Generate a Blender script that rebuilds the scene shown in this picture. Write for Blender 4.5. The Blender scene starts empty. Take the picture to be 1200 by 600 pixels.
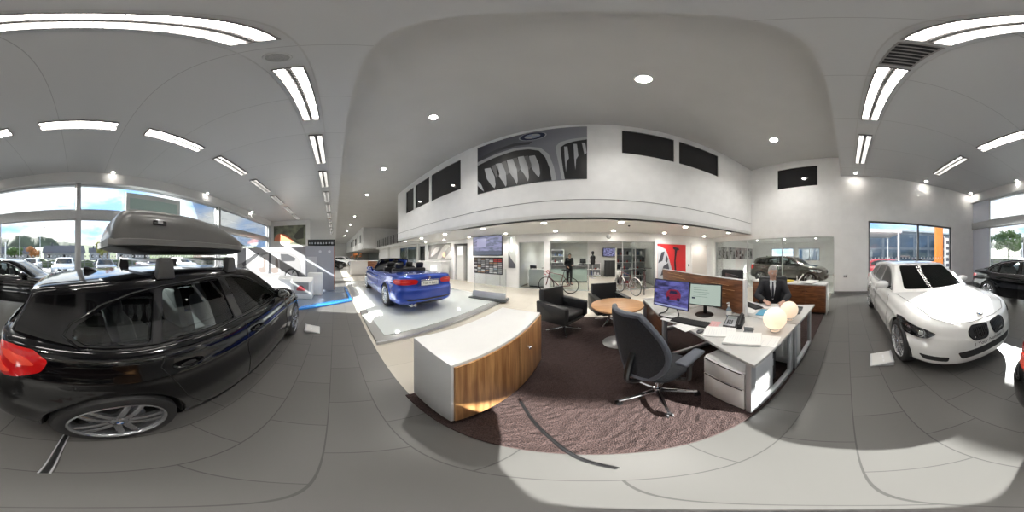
import bpy, bmesh, math, random
from mathutils import Vector, Matrix, geometry
from mathutils.bvhtree import BVHTree
from math import sin, cos, tan, pi, radians as R, atan2, sqrt

# ------------------------------------------------------------------ camera, sky, sun, exposure
SC = bpy.context.scene
COL = SC.collection
H = 1.53
cam_d = bpy.data.cameras.new('camera')
cam = bpy.data.objects.new('camera', cam_d)
COL.objects.link(cam)
cam.location = (0, 0, H)
cam.rotation_euler = (R(90), 0, R(27.6))
cam_d.type = 'PANO'
cam_d.panorama_type = 'EQUIRECTANGULAR'
cam_d.clip_start = 0.01
cam_d.clip_end = 1000
SC.camera = cam
SC.view_settings.view_transform = 'Standard'
SC.view_settings.look = 'None'
SC.view_settings.gamma = 1
SC.view_settings.use_curve_mapping = False
SC.view_settings.exposure = 1.24
try:
    SC.cycles.use_denoising = True
    SC.cycles.max_bounces = 10
    SC.cycles.diffuse_bounces = 6
    SC.cycles.glossy_bounces = 5
    SC.cycles.transparent_max_bounces = 16
    SC.cycles.transmission_bounces = 6
    SC.cycles.sample_clamp_indirect = 6
    SC.cycles.caustics_reflective = False
    SC.cycles.caustics_refractive = False
except Exception:
    pass

SUN_AZ, SUN_EL = 150.0, 26.5      # direction the sun stands in, clockwise from +Y
sun_d = bpy.data.lights.new('sun', 'SUN')
sun_d.energy = 15
sun_d.angle = R(0.6)
sun_d.color = (1, .97, .94)
sun = bpy.data.objects.new('sun', sun_d)
COL.objects.link(sun)
sv = Vector((sin(R(SUN_AZ)) * cos(R(SUN_EL)), cos(R(SUN_AZ)) * cos(R(SUN_EL)), sin(R(SUN_EL))))
sun.rotation_euler = sv.to_track_quat('Z', 'Y').to_euler()

world = bpy.data.worlds.new('world')
SC.world = world
world.use_nodes = True
wn, wl = world.node_tree.nodes, world.node_tree.links
bg = wn['Background']
tc = wn.new('ShaderNodeTexCoord')
mp = wn.new('ShaderNodeMapping')
mp.inputs['Scale'].default_value = (1.6, 1.6, 4.5)
nz = wn.new('ShaderNodeTexNoise')
nz.inputs['Scale'].default_value = 1.7
nz.inputs['Detail'].default_value = 7
nz.inputs['Roughness'].default_value = .55
cr = wn.new('ShaderNodeValToRGB')
cr.color_ramp.elements[0].position = .38
cr.color_ramp.elements[0].color = (.30, .52, .95, 1)
cr.color_ramp.elements[1].position = .56
cr.color_ramp.elements[1].color = (.95, .97, 1, 1)
wl.new(tc.outputs['Generated'], mp.inputs['Vector'])
wl.new(mp.outputs['Vector'], nz.inputs['Vector'])
wl.new(nz.outputs['Fac'], cr.inputs['Fac'])
wl.new(cr.outputs['Color'], bg.inputs['Color'])
bg.inputs['Strength'].default_value = .85

# ------------------------------------------------------------------ materials
MATS = {}
def mat(name, col, rough=.5, metal=0., coat=0., noise=0., nscale=20., bump=0., spec=.5, emit=None, es=0., trans=0.):
    """procedural principled material: base colour broken up a little by a noise texture"""
    if name in MATS: return MATS[name]
    m = bpy.data.materials.new(name); m.use_nodes = True
    n, l = m.node_tree.nodes, m.node_tree.links
    b = n['Principled BSDF']
    b.inputs['Roughness'].default_value = rough
    b.inputs['Metallic'].default_value = metal
    b.inputs['Coat Weight'].default_value = coat
    b.inputs['Coat Roughness'].default_value = .03
    b.inputs['Specular IOR Level'].default_value = spec
    b.inputs['Base Color'].default_value = (*col, 1)
    b.inputs['Transmission Weight'].default_value = trans
    if noise or bump:
        t = n.new('ShaderNodeTexCoord'); z = n.new('ShaderNodeTexNoise')
        z.inputs['Scale'].default_value = nscale; z.inputs['Detail'].default_value = 4
        l.new(t.outputs['Object'], z.inputs['Vector'])
        if noise:
            r = n.new('ShaderNodeValToRGB')
            a = tuple(max(0, c * (1 - noise)) for c in col); c2 = tuple(min(1, c * (1 + noise)) for c in col)
            r.color_ramp.elements[0].position = .3; r.color_ramp.elements[0].color = (*a, 1)
            r.color_ramp.elements[1].position = .7; r.color_ramp.elements[1].color = (*c2, 1)
            l.new(z.outputs['Fac'], r.inputs['Fac']); l.new(r.outputs['Color'], b.inputs['Base Color'])
        if bump:
            u = n.new('ShaderNodeBump'); u.inputs['Strength'].default_value = bump; u.inputs['Distance'].default_value = .01
            l.new(z.outputs['Fac'], u.inputs['Height']); l.new(u.outputs['Normal'], b.inputs['Normal'])
    if emit:
        b.inputs['Emission Color'].default_value = (*emit, 1); b.inputs['Emission Strength'].default_value = es
    MATS[name] = m
    return m

def glass(name, tint=(1, 1, 1), refl=1.0, body=0.0):
    """thin window glass: clear to light, mirror-like by its own angle"""
    if name in MATS: return MATS[name]
    m = bpy.data.materials.new(name); m.use_nodes = True
    n, l = m.node_tree.nodes, m.node_tree.links
    n.remove(n['Principled BSDF'])
    out = n['Material Output']
    t = n.new('ShaderNodeBsdfTransparent'); t.inputs['Color'].default_value = (*tint, 1)
    g = n.new('ShaderNodeBsdfGlossy'); g.inputs['Roughness'].default_value = .01
    f = n.new('ShaderNodeFresnel'); f.inputs['IOR'].default_value = 1.45
    mu = n.new('ShaderNodeMath'); mu.operation = 'MULTIPLY'; mu.inputs[1].default_value = refl
    mx = n.new('ShaderNodeMixShader')
    l.new(f.outputs[0], mu.inputs[0]); l.new(mu.outputs[0], mx.inputs[0])
    l.new(t.outputs[0], mx.inputs[1]); l.new(g.outputs[0], mx.inputs[2])
    l.new(mx.outputs[0], out.inputs['Surface'])
    MATS[name] = m
    return m

def node_mat(name, build, rough=.5, coat=0.):
    """material whose base colour comes from build(nodes, links) -> socket (or (colour, normal))"""
    if name in MATS: return MATS[name]
    m = bpy.data.materials.new(name); m.use_nodes = True
    n, l = m.node_tree.nodes, m.node_tree.links
    b = n['Principled BSDF']; b.inputs['Roughness'].default_value = rough; b.inputs['Coat Weight'].default_value = coat
    s = build(n, l)
    if isinstance(s, tuple):
        l.new(s[0], b.inputs['Base Color'])
        if s[1] is not None: l.new(s[1], b.inputs['Normal'])
    else: l.new(s, b.inputs['Base Color'])
    MATS[name] = m
    return m

def brick_floor(c1, c2, cm, w, h, off=(0, 0, 0), mortar=.004, var=True):
    def build(n, l):
        t = n.new('ShaderNodeTexCoord'); mp = n.new('ShaderNodeMapping')
        mp.inputs['Location'].default_value = off
        br = n.new('ShaderNodeTexBrick')
        br.inputs['Scale'].default_value = 1; br.inputs['Mortar Size'].default_value = mortar
        br.inputs['Mortar Smooth'].default_value = .2
        br.inputs['Brick Width'].default_value = w; br.inputs['Row Height'].default_value = h
        br.inputs['Color1'].default_value = (*c1, 1); br.inputs['Color2'].default_value = (*c2, 1)
        br.inputs['Mortar'].default_value = (*cm, 1); br.offset = .5
        l.new(t.outputs['Object'], mp.inputs['Vector']); l.new(mp.outputs['Vector'], br.inputs['Vector'])
        return br.outputs['Color']
    return build

def wood_build(c1, c2, scale=(1, 1, 1), dist=3.5, dark=None):
    def build(n, l):
        t = n.new('ShaderNodeTexCoord'); mp = n.new('ShaderNodeMapping'); mp.inputs['Scale'].default_value = scale
        z = n.new('ShaderNodeTexNoise'); z.inputs['Scale'].default_value = 3; z.inputs['Detail'].default_value = 6
        z.inputs['Distortion'].default_value = dist * .2
        r = n.new('ShaderNodeValToRGB')
        e = r.color_ramp.elements
        e[0].position = .35; e[0].color = (*c1, 1); e[1].position = .65; e[1].color = (*c2, 1)
        l.new(t.outputs['Object'], mp.inputs['Vector']); l.new(mp.outputs['Vector'], z.inputs['Vector'])
        l.new(z.outputs['Fac'], r.inputs['Fac'])
        return r.outputs['Color']
    return build

# ------------------------------------------------------------------ mesh helpers
def new_bm(): return bmesh.new()

def merge(dst, src, M=None):
    if M is not None: bmesh.ops.transform(src, matrix=M, verts=src.verts)
    me = bpy.data.meshes.new('tmp'); src.to_mesh(me); src.free()
    dst.from_mesh(me); bpy.data.meshes.remove(me)
    return dst

def box(bm, c, s, bev=0., rot=None, seg=2):
    """box centred at c with full sizes s"""
    b = bmesh.new(); bmesh.ops.create_cube(b, size=1)
    bmesh.ops.scale(b, vec=Vector(s), verts=b.verts)
    if bev: bmesh.ops.bevel(b, geom=b.edges[:], offset=bev, segments=seg, affect='EDGES', profile=.5, clamp_overlap=True)
    M = Matrix.Translation(Vector(c))
    if rot is not None: M = M @ rot
    return merge(bm, b, M)

def bx(bm, x0, x1, y0, y1, z0, z1, bev=0.):
    return box(bm, ((x0 + x1) / 2, (y0 + y1) / 2, (z0 + z1) / 2), (abs(x1 - x0), abs(y1 - y0), abs(z1 - z0)), bev)

def cyl(bm, p0, p1, r0, r1=None, seg=20, bev=0.):
    p0, p1 = Vector(p0), Vector(p1); r1 = r0 if r1 is None else r1
    b = bmesh.new(); L = (p1 - p0).length
    bmesh.ops.create_cone(b, cap_ends=True, cap_tris=False, segments=seg, radius1=r0, radius2=r1, depth=L)
    if bev:
        es = [e for e in b.edges if abs(e.verts[0].co.z - e.verts[1].co.z) < 1e-6]
        bmesh.ops.bevel(b, geom=es, offset=bev, segments=2, affect='EDGES', profile=.5)
    q = (p1 - p0).to_track_quat('Z', 'Y').to_matrix().to_4x4()
    return merge(bm, b, Matrix.Translation((p0 + p1) / 2) @ q)

def lathe(bm, prof, c=(0, 0, 0), axis='Z', seg=32, close=False):
    """prof = [(r, z)...]"""
    b = bmesh.new(); rings = []
    for r, z in prof:
        if r < 1e-6: rings.append([b.verts.new((0, 0, z))])
        else: rings.append([b.verts.new((r * cos(2 * pi * i / seg), r * sin(2 * pi * i / seg), z)) for i in range(seg)])
    pairs = list(zip(rings, rings[1:]))
    if close: pairs.append((rings[-1], rings[0]))
    for a, d in pairs:
        for i in range(seg):
            j = (i + 1) % seg
            if len(a) == 1 and len(d) == 1: continue
            if len(a) == 1: b.faces.new((a[0], d[j], d[i]))
            elif len(d) == 1: b.faces.new((a[i], a[j], d[0]))
            else: b.faces.new((a[i], a[j], d[j], d[i]))
    bmesh.ops.recalc_face_normals(b, faces=b.faces)
    M = Matrix.Translation(Vector(c))
    if axis == 'Y': M = M @ Matrix.Rotation(R(-90), 4, 'X')
    if axis == 'X': M = M @ Matrix.Rotation(R(90), 4, 'Y')
    return merge(bm, b, M)

def tube(bm, pts, r, seg=10, cap=True):
    pts = [Vector(p) for p in pts]; b = bmesh.new(); rings = []; n = len(pts)
    rr = r if isinstance(r, (list, tuple)) else [r] * n
    t0 = (pts[1] - pts[0]).normalized()
    up = Vector((0, 0, 1)) if abs(t0.z) < .9 else Vector((1, 0, 0))
    u = t0.cross(up).normalized()
    for i, p in enumerate(pts):
        t = (pts[min(i + 1, n - 1)] - pts[max(i - 1, 0)]).normalized()
        u = (u - t * u.dot(t)).normalized(); v = t.cross(u)
        rings.append([b.verts.new(p + (u * cos(2 * pi * k / seg) + v * sin(2 * pi * k / seg)) * rr[i]) for k in range(seg)])
    for a, d in zip(rings, rings[1:]):
        for k in range(seg): b.faces.new((a[k], a[(k + 1) % seg], d[(k + 1) % seg], d[k]))
    if cap: b.faces.new(rings[0][::-1]); b.faces.new(rings[-1])
    bmesh.ops.recalc_face_normals(b, faces=b.faces)
    return merge(bm, b)

def prism(bm, poly, z0, z1, M=None, bev=0.):
    """extrude a 2D outline (x,y) from z0 to z1"""
    b = bmesh.new()
    lo = [b.verts.new((x, y, z0)) for x, y in poly]; hi = [b.verts.new((x, y, z1)) for x, y in poly]
    n = len(poly); b.faces.new(lo[::-1]); top = b.faces.new(hi)
    for i in range(n): b.faces.new((lo[i], lo[(i + 1) % n], hi[(i + 1) % n], hi[i]))
    bmesh.ops.recalc_face_normals(b, faces=b.faces)
    if bev: bmesh.ops.bevel(b, geom=b.edges[:], offset=bev, segments=2, affect='EDGES', profile=.5, clamp_overlap=True)
    return merge(bm, b, M)

def ball(bm, c, r, u=20, v=14, scale=(1, 1, 1)):
    b = bmesh.new(); bmesh.ops.create_uvsphere(b, u_segments=u, v_segments=v, radius=r)
    bmesh.ops.scale(b, vec=Vector(scale), verts=b.verts)
    return merge(bm, b, Matrix.Translation(Vector(c)))

def grid_faces(b, rows, closed=False):
    for a, d in zip(rows, rows[1:]):
        n = len(a)
        for i in range(n if closed else n - 1):
            j = (i + 1) % n
            vs = []
            for v in (a[i], a[j], d[j], d[i]):
                if v not in vs: vs.append(v)
            if len(vs) > 2:
                try: b.faces.new(vs)
                except ValueError: pass

def cr_spline(P, n):
    """Catmull-Rom through P, n samples per span"""
    out = []; m = len(P); dim = len(P[0])
    for i in range(m - 1):
        p0 = P[max(i - 1, 0)]; p1 = P[i]; p2 = P[i + 1]; p3 = P[min(i + 2, m - 1)]
        for k in range(n):
            t = k / n
            out.append(tuple(.5 * (2 * p1[d] + (p2[d] - p0[d]) * t + (2 * p0[d] - 5 * p1[d] + 4 * p2[d] - p3[d]) * t * t
                       + (3 * p1[d] - p0[d] - 3 * p2[d] + p3[d]) * t ** 3) for d in range(dim)))
    out.append(tuple(P[-1]))
    return out

def mono(P):
    """smooth monotone interpolator y(x) through points sorted by x"""
    P = sorted(P); xs = [p[0] for p in P]; ys = [p[1] for p in P]; n = len(P)
    d = [(ys[i + 1] - ys[i]) / (xs[i + 1] - xs[i]) for i in range(n - 1)]
    m = [d[0]] + [0 if d[i - 1] * d[i] <= 0 else 2 * d[i - 1] * d[i] / (d[i - 1] + d[i]) for i in range(1, n - 1)] + [d[-1]]
    def f(x):
        if x <= xs[0]: return ys[0]
        if x >= xs[-1]: return ys[-1]
        i = 0
        while x > xs[i + 1]: i += 1
        h = xs[i + 1] - xs[i]; t = (x - xs[i]) / h
        return ((2 * t ** 3 - 3 * t * t + 1) * ys[i] + (t ** 3 - 2 * t * t + t) * h * m[i]
                + (-2 * t ** 3 + 3 * t * t) * ys[i + 1] + (t ** 3 - t * t) * h * m[i + 1])
    return f

def finish(bm, name, m=None, parent=None, smooth=30, loc=None, rot=None):
    """link bm as one mesh object, smooth shaded below the given edge angle"""
    bmesh.ops.remove_doubles(bm, verts=bm.verts, dist=1e-5)
    if smooth:
        for f in bm.faces: f.smooth = True
        lim = R(smooth)
        for e in bm.edges:
            if len(e.link_faces) == 2:
                if e.calc_face_angle(0) > lim: e.smooth = False
    me = bpy.data.meshes.new(name); bm.to_mesh(me); bm.free()
    o = bpy.data.objects.new(name, me); COL.objects.link(o)
    if m is not None:
        for q in (m if isinstance(m, (list, tuple)) else [m]): me.materials.append(q)
    if parent is not None: o.parent = parent
    if loc is not None: o.location = loc
    if rot is not None: o.rotation_euler = rot
    return o

def tag(o, label=None, cat=None, group=None, kind=None):
    if label: o['label'] = label
    if cat: o['category'] = cat
    if group: o['group'] = group
    if kind: o['kind'] = kind
    return o

def thing(name, label, cat, loc=(0, 0, 0), rz=0., group=None):
    o = bpy.data.objects.new(name, None); COL.objects.link(o)
    o.location = loc; o.rotation_euler = (0, 0, rz); o.empty_display_size = .1
    return tag(o, label, cat, group)

def struct(name, bm, m, smooth=30):
    o = finish(bm, name, m, smooth=smooth); o['kind'] = 'structure'; return o

KIDS = {}
def copy_tree(o, loc=None, rz=None, label=None, group=None, parent=None):
    c = o.copy(); COL.objects.link(c)
    if parent is not None: c.parent = parent
    if loc is not None: c.location = loc
    if rz is not None: c.rotation_euler = (0, 0, rz)
    if label: c['label'] = label
    if group: c['group'] = group
    for ch in list(o.children): copy_tree(ch, parent=c)
    return c

def shape2d(pts): return [Vector(p) for p in pts]

def fill_pts(poly, step):
    """triangulate a 2D outline with interior points: (verts, faces)"""
    P = []
    n = len(poly)
    for i in range(n):
        a, b = Vector(poly[i]), Vector(poly[(i + 1) % n]); k = max(1, int((b - a).length / step))
        for j in range(k): P.append(a.lerp(b, j / k))
    xs = [p.x for p in P]; ys = [p.y for p in P]; m = len(P)
    edges = [(i, (i + 1) % m) for i in range(m)]
    inner = []
    x = min(xs) + step * .5
    def inside(q):
        c = False
        for i in range(m):
            a, b = P[i], P[(i + 1) % m]
            if (a.y > q[1]) != (b.y > q[1]) and q[0] < (b.x - a.x) * (q[1] - a.y) / (b.y - a.y) + a.x: c = not c
        return c
    while x < max(xs):
        y = min(ys) + step * .5
        while y < max(ys):
            if inside((x, y)) and min((Vector((x, y)) - p).length for p in P) > step * .4: inner.append(Vector((x, y)))
            y += step
        x += step
    r = geometry.delaunay_2d_cdt(P + inner, edges, [], 1, 1e-6)
    return r[0], r[2]

def patch(poly, mapper, off=.003, thick=.006, step=.05, relax=0):
    """a thin shell over a surface: mapper(u, v) -> (point, normal); returned as bmesh"""
    vs, fs = fill_pts(poly, step)
    b = bmesh.new(); top, bot = [], []
    R_ = [mapper(v[0], v[1]) for v in vs]
    if relax and all(R_):
        nb = [set() for _ in vs]; ec = {}
        for f in fs:
            for i in range(len(f)):
                a, c = f[i], f[(i + 1) % len(f)]; nb[a].add(c); nb[c].add(a); k = tuple(sorted((a, c))); ec[k] = ec.get(k, 0) + 1
        rim = {i for k, n in ec.items() if n == 1 for i in k}; P = [r[0].copy() for r in R_]
        for _ in range(relax):
            P = [P[i] if i in rim else (P[i] + sum((P[j] for j in nb[i]), Vector()) / len(nb[i])) / 2 for i in range(len(P))]
        na = sum((r[1] for r in R_), Vector()).normalized()
        R_ = [(P[i], (R_[i][1] * .2 + na * .8).normalized()) for i in range(len(P))]
    for r in R_:
        if r is None: top.append(None); bot.append(None); continue
        p, n = r
        top.append(b.verts.new(p + n * off)); bot.append(b.verts.new(p + n * (off - thick)))
    cnt = {}
    ok = []
    for f in fs:
        if any(top[i] is None for i in f): continue
        ok.append(f)
        for i in range(len(f)):
            e = (f[i], f[(i + 1) % len(f)]); k = tuple(sorted(e)); cnt.setdefault(k, []).append(e)
    for f in ok:
        try: b.faces.new([top[i] for i in f]); b.faces.new([bot[i] for i in reversed(f)])
        except ValueError: pass
    for k, es in cnt.items():
        if len(es) == 1:
            i, j = es[0]
            try: b.faces.new((top[j], top[i], bot[i], bot[j]))
            except ValueError: pass
    bmesh.ops.recalc_face_normals(b, faces=b.faces)
    return b

def text_obj(name, s, size, m, parent=None, M=None, extrude=.001, align='CENTER', bold=0.):
    cu = bpy.data.curves.new(name, 'FONT'); cu.body = s; cu.size = size; cu.extrude = extrude
    cu.align_x = align; cu.align_y = 'CENTER'; cu.offset = bold
    to = bpy.data.objects.new(name, cu); COL.objects.link(to)
    me = bpy.data.meshes.new_from_object(to)
    bpy.data.objects.remove(to); bpy.data.curves.remove(cu)
    if M is not None: me.transform(M)
    me.materials.clear(); me.materials.append(m)
    o = bpy.data.objects.new(name, me); COL.objects.link(o)
    if parent is not None: o.parent = parent
    return o

# ------------------------------------------------------------------ building shell
XE, YW, XL, YB = 6.5, -6.4, -60.0, 7.0      # east wall, window wall, far west end, shopfront wall
ZL, ZH, ZS = 5.0, 6.03, 2.56                # low ceiling, high ceiling, soffit under the mezzanine
YM, YC = 4.3, .24                           # mezzanine front, edge between the two ceilings

M_white = mat('white_paint', (.86, .86, .86), .55, noise=.03, nscale=3)
M_white2 = mat('white_laminate', (.82, .82, .81), .3, noise=.02, nscale=5)
M_ceil = node_mat('ceiling_panels', brick_floor((.51, .515, .525), (.50, .505, .515), (.33, .335, .34), 1.35, 40, (.3, 8, 0), .006), .38)
M_ceil2 = mat('high_ceiling_paint', (.50, .50, .50), .6, noise=.03, nscale=1)
M_dark_tile = node_mat('dark_floor_tile', brick_floor((.095, .092, .088), (.108, .104, .10), (.045, .044, .042), .64, .335, (.26, .04, 0), .004), .36)
M_beige_tile = node_mat('beige_floor_tile', brick_floor((.56, .52, .45), (.58, .54, .47), (.42, .39, .34), .6, .6, (0, 0, 0), .003), .17)
M_alu = mat('aluminium_frame', (.52, .53, .54), .35, .6, noise=.05)
M_grey_frame = mat('grey_frame', (.42, .43, .44), .45)
M_dark_frame = mat('dark_window_frame', (.12, .12, .125), .4)
M_darkglass = mat('dark_interior_glass', (.018, .018, .02), .04, spec=.6)
M_glass = glass('window_glass', (.97, .99, .98), .8)
M_glass2 = glass('partition_glass', (.90, .93, .92), .8)
M_black = mat('black_plastic', (.012, .012, .013), .35)
M_blackmat = mat('black_matte', (.015, .015, .016), .7)
M_chrome = mat('chrome', (.8, .8, .82), .08, 1.)
M_steel = mat('brushed_steel', (.55, .56, .58), .3, .9, noise=.05)
M_groove_shadow = mat('shadow_groove', (.25, .25, .25), .8)

def wall_cells(bm, us, zs, holes, put):
    """wall made of cells between the hole edges; put(bm,u0,u1,z0,z1)"""
    U = sorted(set([us[0], us[1]] + [h[0] for h in holes] + [h[1] for h in holes]))
    for u0, u1 in zip(U, U[1:]):
        cuts = sorted([(h[2], h[3]) for h in holes if h[0] <= u0 + 1e-6 and h[1] >= u1 - 1e-6])
        z = zs[0]
        for a, b_ in cuts:
            if a > z + 1e-6: put(bm, u0, u1, z, a)
            z = b_
        if z < zs[1] - 1e-6: put(bm, u0, u1, z, zs[1])

# floors
b = new_bm(); bx(b, XL, XE, YW - .1, .6, -.12, 0); struct('floor', b, M_dark_tile)
b = new_bm(); bx(b, XL, XE, .6, 13, -.12, 0); struct('floor', b, M_beige_tile)
b = new_bm(); bx(b, XE, 13.5, -.1, 13, -.12, 0); struct('floor', b, mat('light_floor', (.5, .5, .48), .15, noise=.04))
# ceilings
b = new_bm(); bx(b, XL, XE + .3, YW - .3, YC, ZL, ZH + .3); struct('ceiling', b, M_ceil)
b = new_bm(); bx(b, XL, XE + .3, YC, 13, ZH, ZH + .3); struct('ceiling', b, M_ceil2)
# window-wall: head soffit, transom, posts, sill
b = new_bm(); bx(b, XL, XE + .2, YW - .25, YW + .25, 4.52, ZL); struct('trim_1', b, mat('soffit_paint', (.6, .6, .6), .4))
b = new_bm(); bx(b, -15, XE, YW - .1, YW + .12, 3.0, 3.36, .01); bx(b, -15, XE, YW - .12, YW + .1, 0, .16, .01)
struct('trim_2', b, M_alu)
for i, x in enumerate((0.0, -7.3, -14.6)):
    b = new_bm(); box(b, (x, YW + .06, 2.26), (.2, .3, 4.52), .015); struct('trim_%d' % (3 + i), b, M_alu)
n = 0
for x0, x1 in ((-14.6, -7.3), (-7.3, 0), (0, 5.35)):
    for z0, z1 in ((.16, 3.0), (3.36, 4.52)):
        n += 1
        w = thing('window_%d' % n, None, None); w['kind'] = 'structure'
        b = new_bm(); bx(b, x0 + .06, x1 - .02, YW - .02, YW, z0, z1); finish(b, 'pane', M_glass, w)
        b = new_bm()
        for xx in (x0 + .12, x1 - .05): bx(b, xx - .025, xx + .025, YW - .04, YW + .03, z0, z1)
        bx(b, x0 + .1, x1, YW - .04, YW + .03, z0, z0 + .05); bx(b, x0 + .1, x1, YW - .04, YW + .03, z1 - .05, z1)
        if z0 < 1 and x0 > -1: bx(b, 3.3, 3.34, YW - .04, YW + .02, z0, z1)
        finish(b, 'window_frame', M_alu, w)
# safety dots across the lower panes
b = new_bm()
x = -14.4
while x < 5.2:
    if abs(x) > .2 and abs(x + 7.3) > .2: bx(b, x, x + .05, YW - .003, YW + .006, 1.50, 1.55)
    x += .15
o = finish(b, 'safety_dots', mat('frosted_film', (.8, .82, .82), .7), smooth=0); o['kind'] = 'structure'
# end bay of the window wall: pale panel
b = new_bm(); bx(b, 5.33, XE, YW - .1, YW + .02, 0, 4.52); bx(b, -15.4, -14.7, YW - .1, YW + .1, 0, 4.52); struct('wall_south', b, mat('pale_lilac_panel', (.62, .65, .74), .4, noise=.02, nscale=2))
b = new_bm(); wall_cells(b, (XL, -15.4), (0, ZL), [(-24, -16.5, .3, 4.4), (-34, -25, .3, 4.4), (-44, -35, .3, 4.4), (-55, -45, .3, 4.4)], lambda bm, u0, u1, z0, z1: bx(bm, u0, u1, YW - .2, YW, z0, z1)); struct('wall_south', b, M_white)
for i_, (u0, u1) in enumerate(((-24, -16.5), (-34, -25), (-44, -35), (-55, -45))):  # unseen windows, added to bring daylight into the far hall
    w = thing('window_%d' % (10 + i_), None, None); w['kind'] = 'structure'
    b = new_bm(); bx(b, u0, u1, YW - .1, YW - .09, .3, 4.4); finish(b, 'pane', M_glass, w)
    for xx in (u0, (u0 + u1) / 2, u1): b = new_bm(); bx(b, xx - .05, xx + .05, YW - .13, YW - .05, .3, 4.4); finish(b, 'mullion', M_alu, w)

# east wall with door opening and glass room
def put_e(bm, u0, u1, z0, z1): bx(bm, XE, XE + .25, u0, u1, z0, z1)
b = new_bm()
wall_cells(b, (YW, 13), (0, ZH), [(-4.9, -.88, 0, 2.98), (.5, 6.8, .0, 2.33), (1.17, 2.93, 4.6, 5.65)], put_e)
struct('wall_east', b, M_white)
b = new_bm(); bx(b, XE - .015, XE, -.88, .5, 0, .1); bx(b, XE - .015, XE, YW, -4.9, 0, .1); struct('baseboard_east', b, mat('grey_skirting', (.2, .2, .2), .4))
def window_frame_x(name, X, y0, y1, z0, z1, splits, fm, gm, w=.05, depth=.08):
    t = thing(name, None, None); t['kind'] = 'structure'
    b = new_bm()
    for y in (y0 + w / 2, y1 - w / 2): bx(b, X, X + depth, y - w / 2, y + w / 2, z0, z1)
    for y in splits: bx(b, X, X + depth, y - w / 2, y + w / 2, z0, z1)
    bx(b, X, X + depth, y0, y1, z1 - w, z1); bx(b, X, X + depth, y0, y1, z0, z0 + w * .6)
    finish(b, 'window_frame', fm, t)
    b = new_bm(); bx(b, X + depth / 2 - .005, X + depth / 2 + .005, y0 + w, y1 - w, z0, z1 - w); finish(b, 'pane', gm, t)
    return t
window_frame_x('door_1', XE + .08, -4.9, -.88, 0, 2.98, [-3.1], M_dark_frame, M_glass2, .07)
b = new_bm(); y = -4.8
while y < -.95: bx(b, XE + .1, XE + .112, y, y + .05, 1.42, 1.47); y += .15
o = finish(b, 'safety_dots', MATS['frosted_film'], smooth=0); o['kind'] = 'structure'
window_frame_x('window_20', XE + .08, .5, 6.8, 0, 2.33, [2.75, 4.6], mat('slim_steel', (.62, .64, .64), .3, .5), glass('room_glass', (.95, .97, .96), .6), .025)
window_frame_x('window_21', XE + .04, 1.17, 2.93, 4.6, 5.65, [], M_darkglass, M_darkglass, .03)

# mezzanine front wall, with recessed windows
def put_m(bm, u0, u1, z0, z1): bx(bm, u0, u1, YM, YM + .2, z0, z1)
mz = [(-9.14, -8.16), (-7.95, -6.55), (-6.35, -4.40)]
mzr = [(.84, 2.42), (2.60, 4.28)]
holes = [(a, c, 4.22, 5.68) for a, c in mz] + [(a, c, 4.74, 5.80) for a, c in mzr]
b = new_bm(); wall_cells(b, (-10.5, XE), (ZS, ZH), holes, put_m)
wall_cells(b, (XL, -25), (ZS, ZH), [], put_m)
bx(b, -10.5, -10.3, YM + .2, 13, ZS, ZH); bx(b, -25.2, -25, YM + .2, 13, ZS, ZH)
struct('wall_mezzanine', b, M_white)
b = new_bm(); bx(b, -10.4, XE, YM - .006, YM + .001, 3.08, 3.10); struct('trim_7', b, M_groove_shadow)  # grey strip on the wall; the groove's shadow is in its colour
for i, (a, c, z0, z1) in enumerate(holes):
    t = thing('window_%d' % (22 + i), None, None); t['kind'] = 'structure'
    b = new_bm(); bx(b, a, c, YM + .05, YM + .07, z0, z1); finish(b, 'pane', M_darkglass, t)
    b = new_bm()
    for x in (a, c): bx(b, x - .012, x + .012, YM + .02, YM + .06, z0, z1)
    for z in (z0, z1): bx(b, a, c, YM + .02, YM + .06, z - .012, z + .012)
    finish(b, 'window_frame', M_dark_frame, t)
# soffit slab
b = new_bm(); bx(b, -10.5, XE, YM, 13, ZS, ZS + .12); bx(b, XL, -25, YM, 13, ZS, ZS + .12); struct('ceiling', b, mat('soffit_white', (.74, .735, .72), .5, noise=.02))
# gallery slab between the two mezzanines
b = new_bm(); bx(b, -25, -10.4, 6.6, 13, ZS, ZS + .35); struct('floor', b, M_white2)

# shopfront wall
def put_b(bm, u0, u1, z0, z1): bx(bm, u0, u1, YB, YB + .2, z0, z1)
b = new_bm()
wall_cells(b, (-25, XE), (0, ZS), [(-3.3, 2.92, 0, 2.19), (-7.75, -6.6, 0, 2.3), (-10.9, -8.0, 1.25, 2.4), (-16.5, -11.3, .9, 2.4)], put_b)
struct('wall_north', b, M_white)
b = new_bm(); bx(b, -25, XE, YB + .2, YB + .22, 2.4, ZS); bx(b, XL, XE + 7, 12.9, 13, 0, ZH); struct('wall_north', b, mat('shop_back_wall', (.62, .62, .61), .6, noise=.05, nscale=2))
b = new_bm(); bx(b, XL - .1, XL, YW, 13, 0, ZH + .2); struct('wall_west', b, M_white)
def window_frame_y(name, Y, x0, x1, z0, z1, splits, fm, gm, w=.05, depth=.08, pane=True):
    t = thing(name, None, None); t['kind'] = 'structure'
    b = new_bm()
    for x in [x0 + w / 2, x1 - w / 2] + list(splits): bx(b, x - w / 2, x + w / 2, Y, Y + depth, z0, z1)
    bx(b, x0, x1, Y, Y + depth, z1 - w, z1); bx(b, x0, x1, Y, Y + depth, z0, z0 + w * .6)
    finish(b, 'window_frame', fm, t)
    if pane:
        b = new_bm()
        for a, c in pane if isinstance(pane, list) else [(x0, x1)]: bx(b, a + w, c - w, Y + depth / 2 - .005, Y + depth / 2 + .005, z0, z1 - w)
        finish(b, 'pane', gm, t)
    return t
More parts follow.
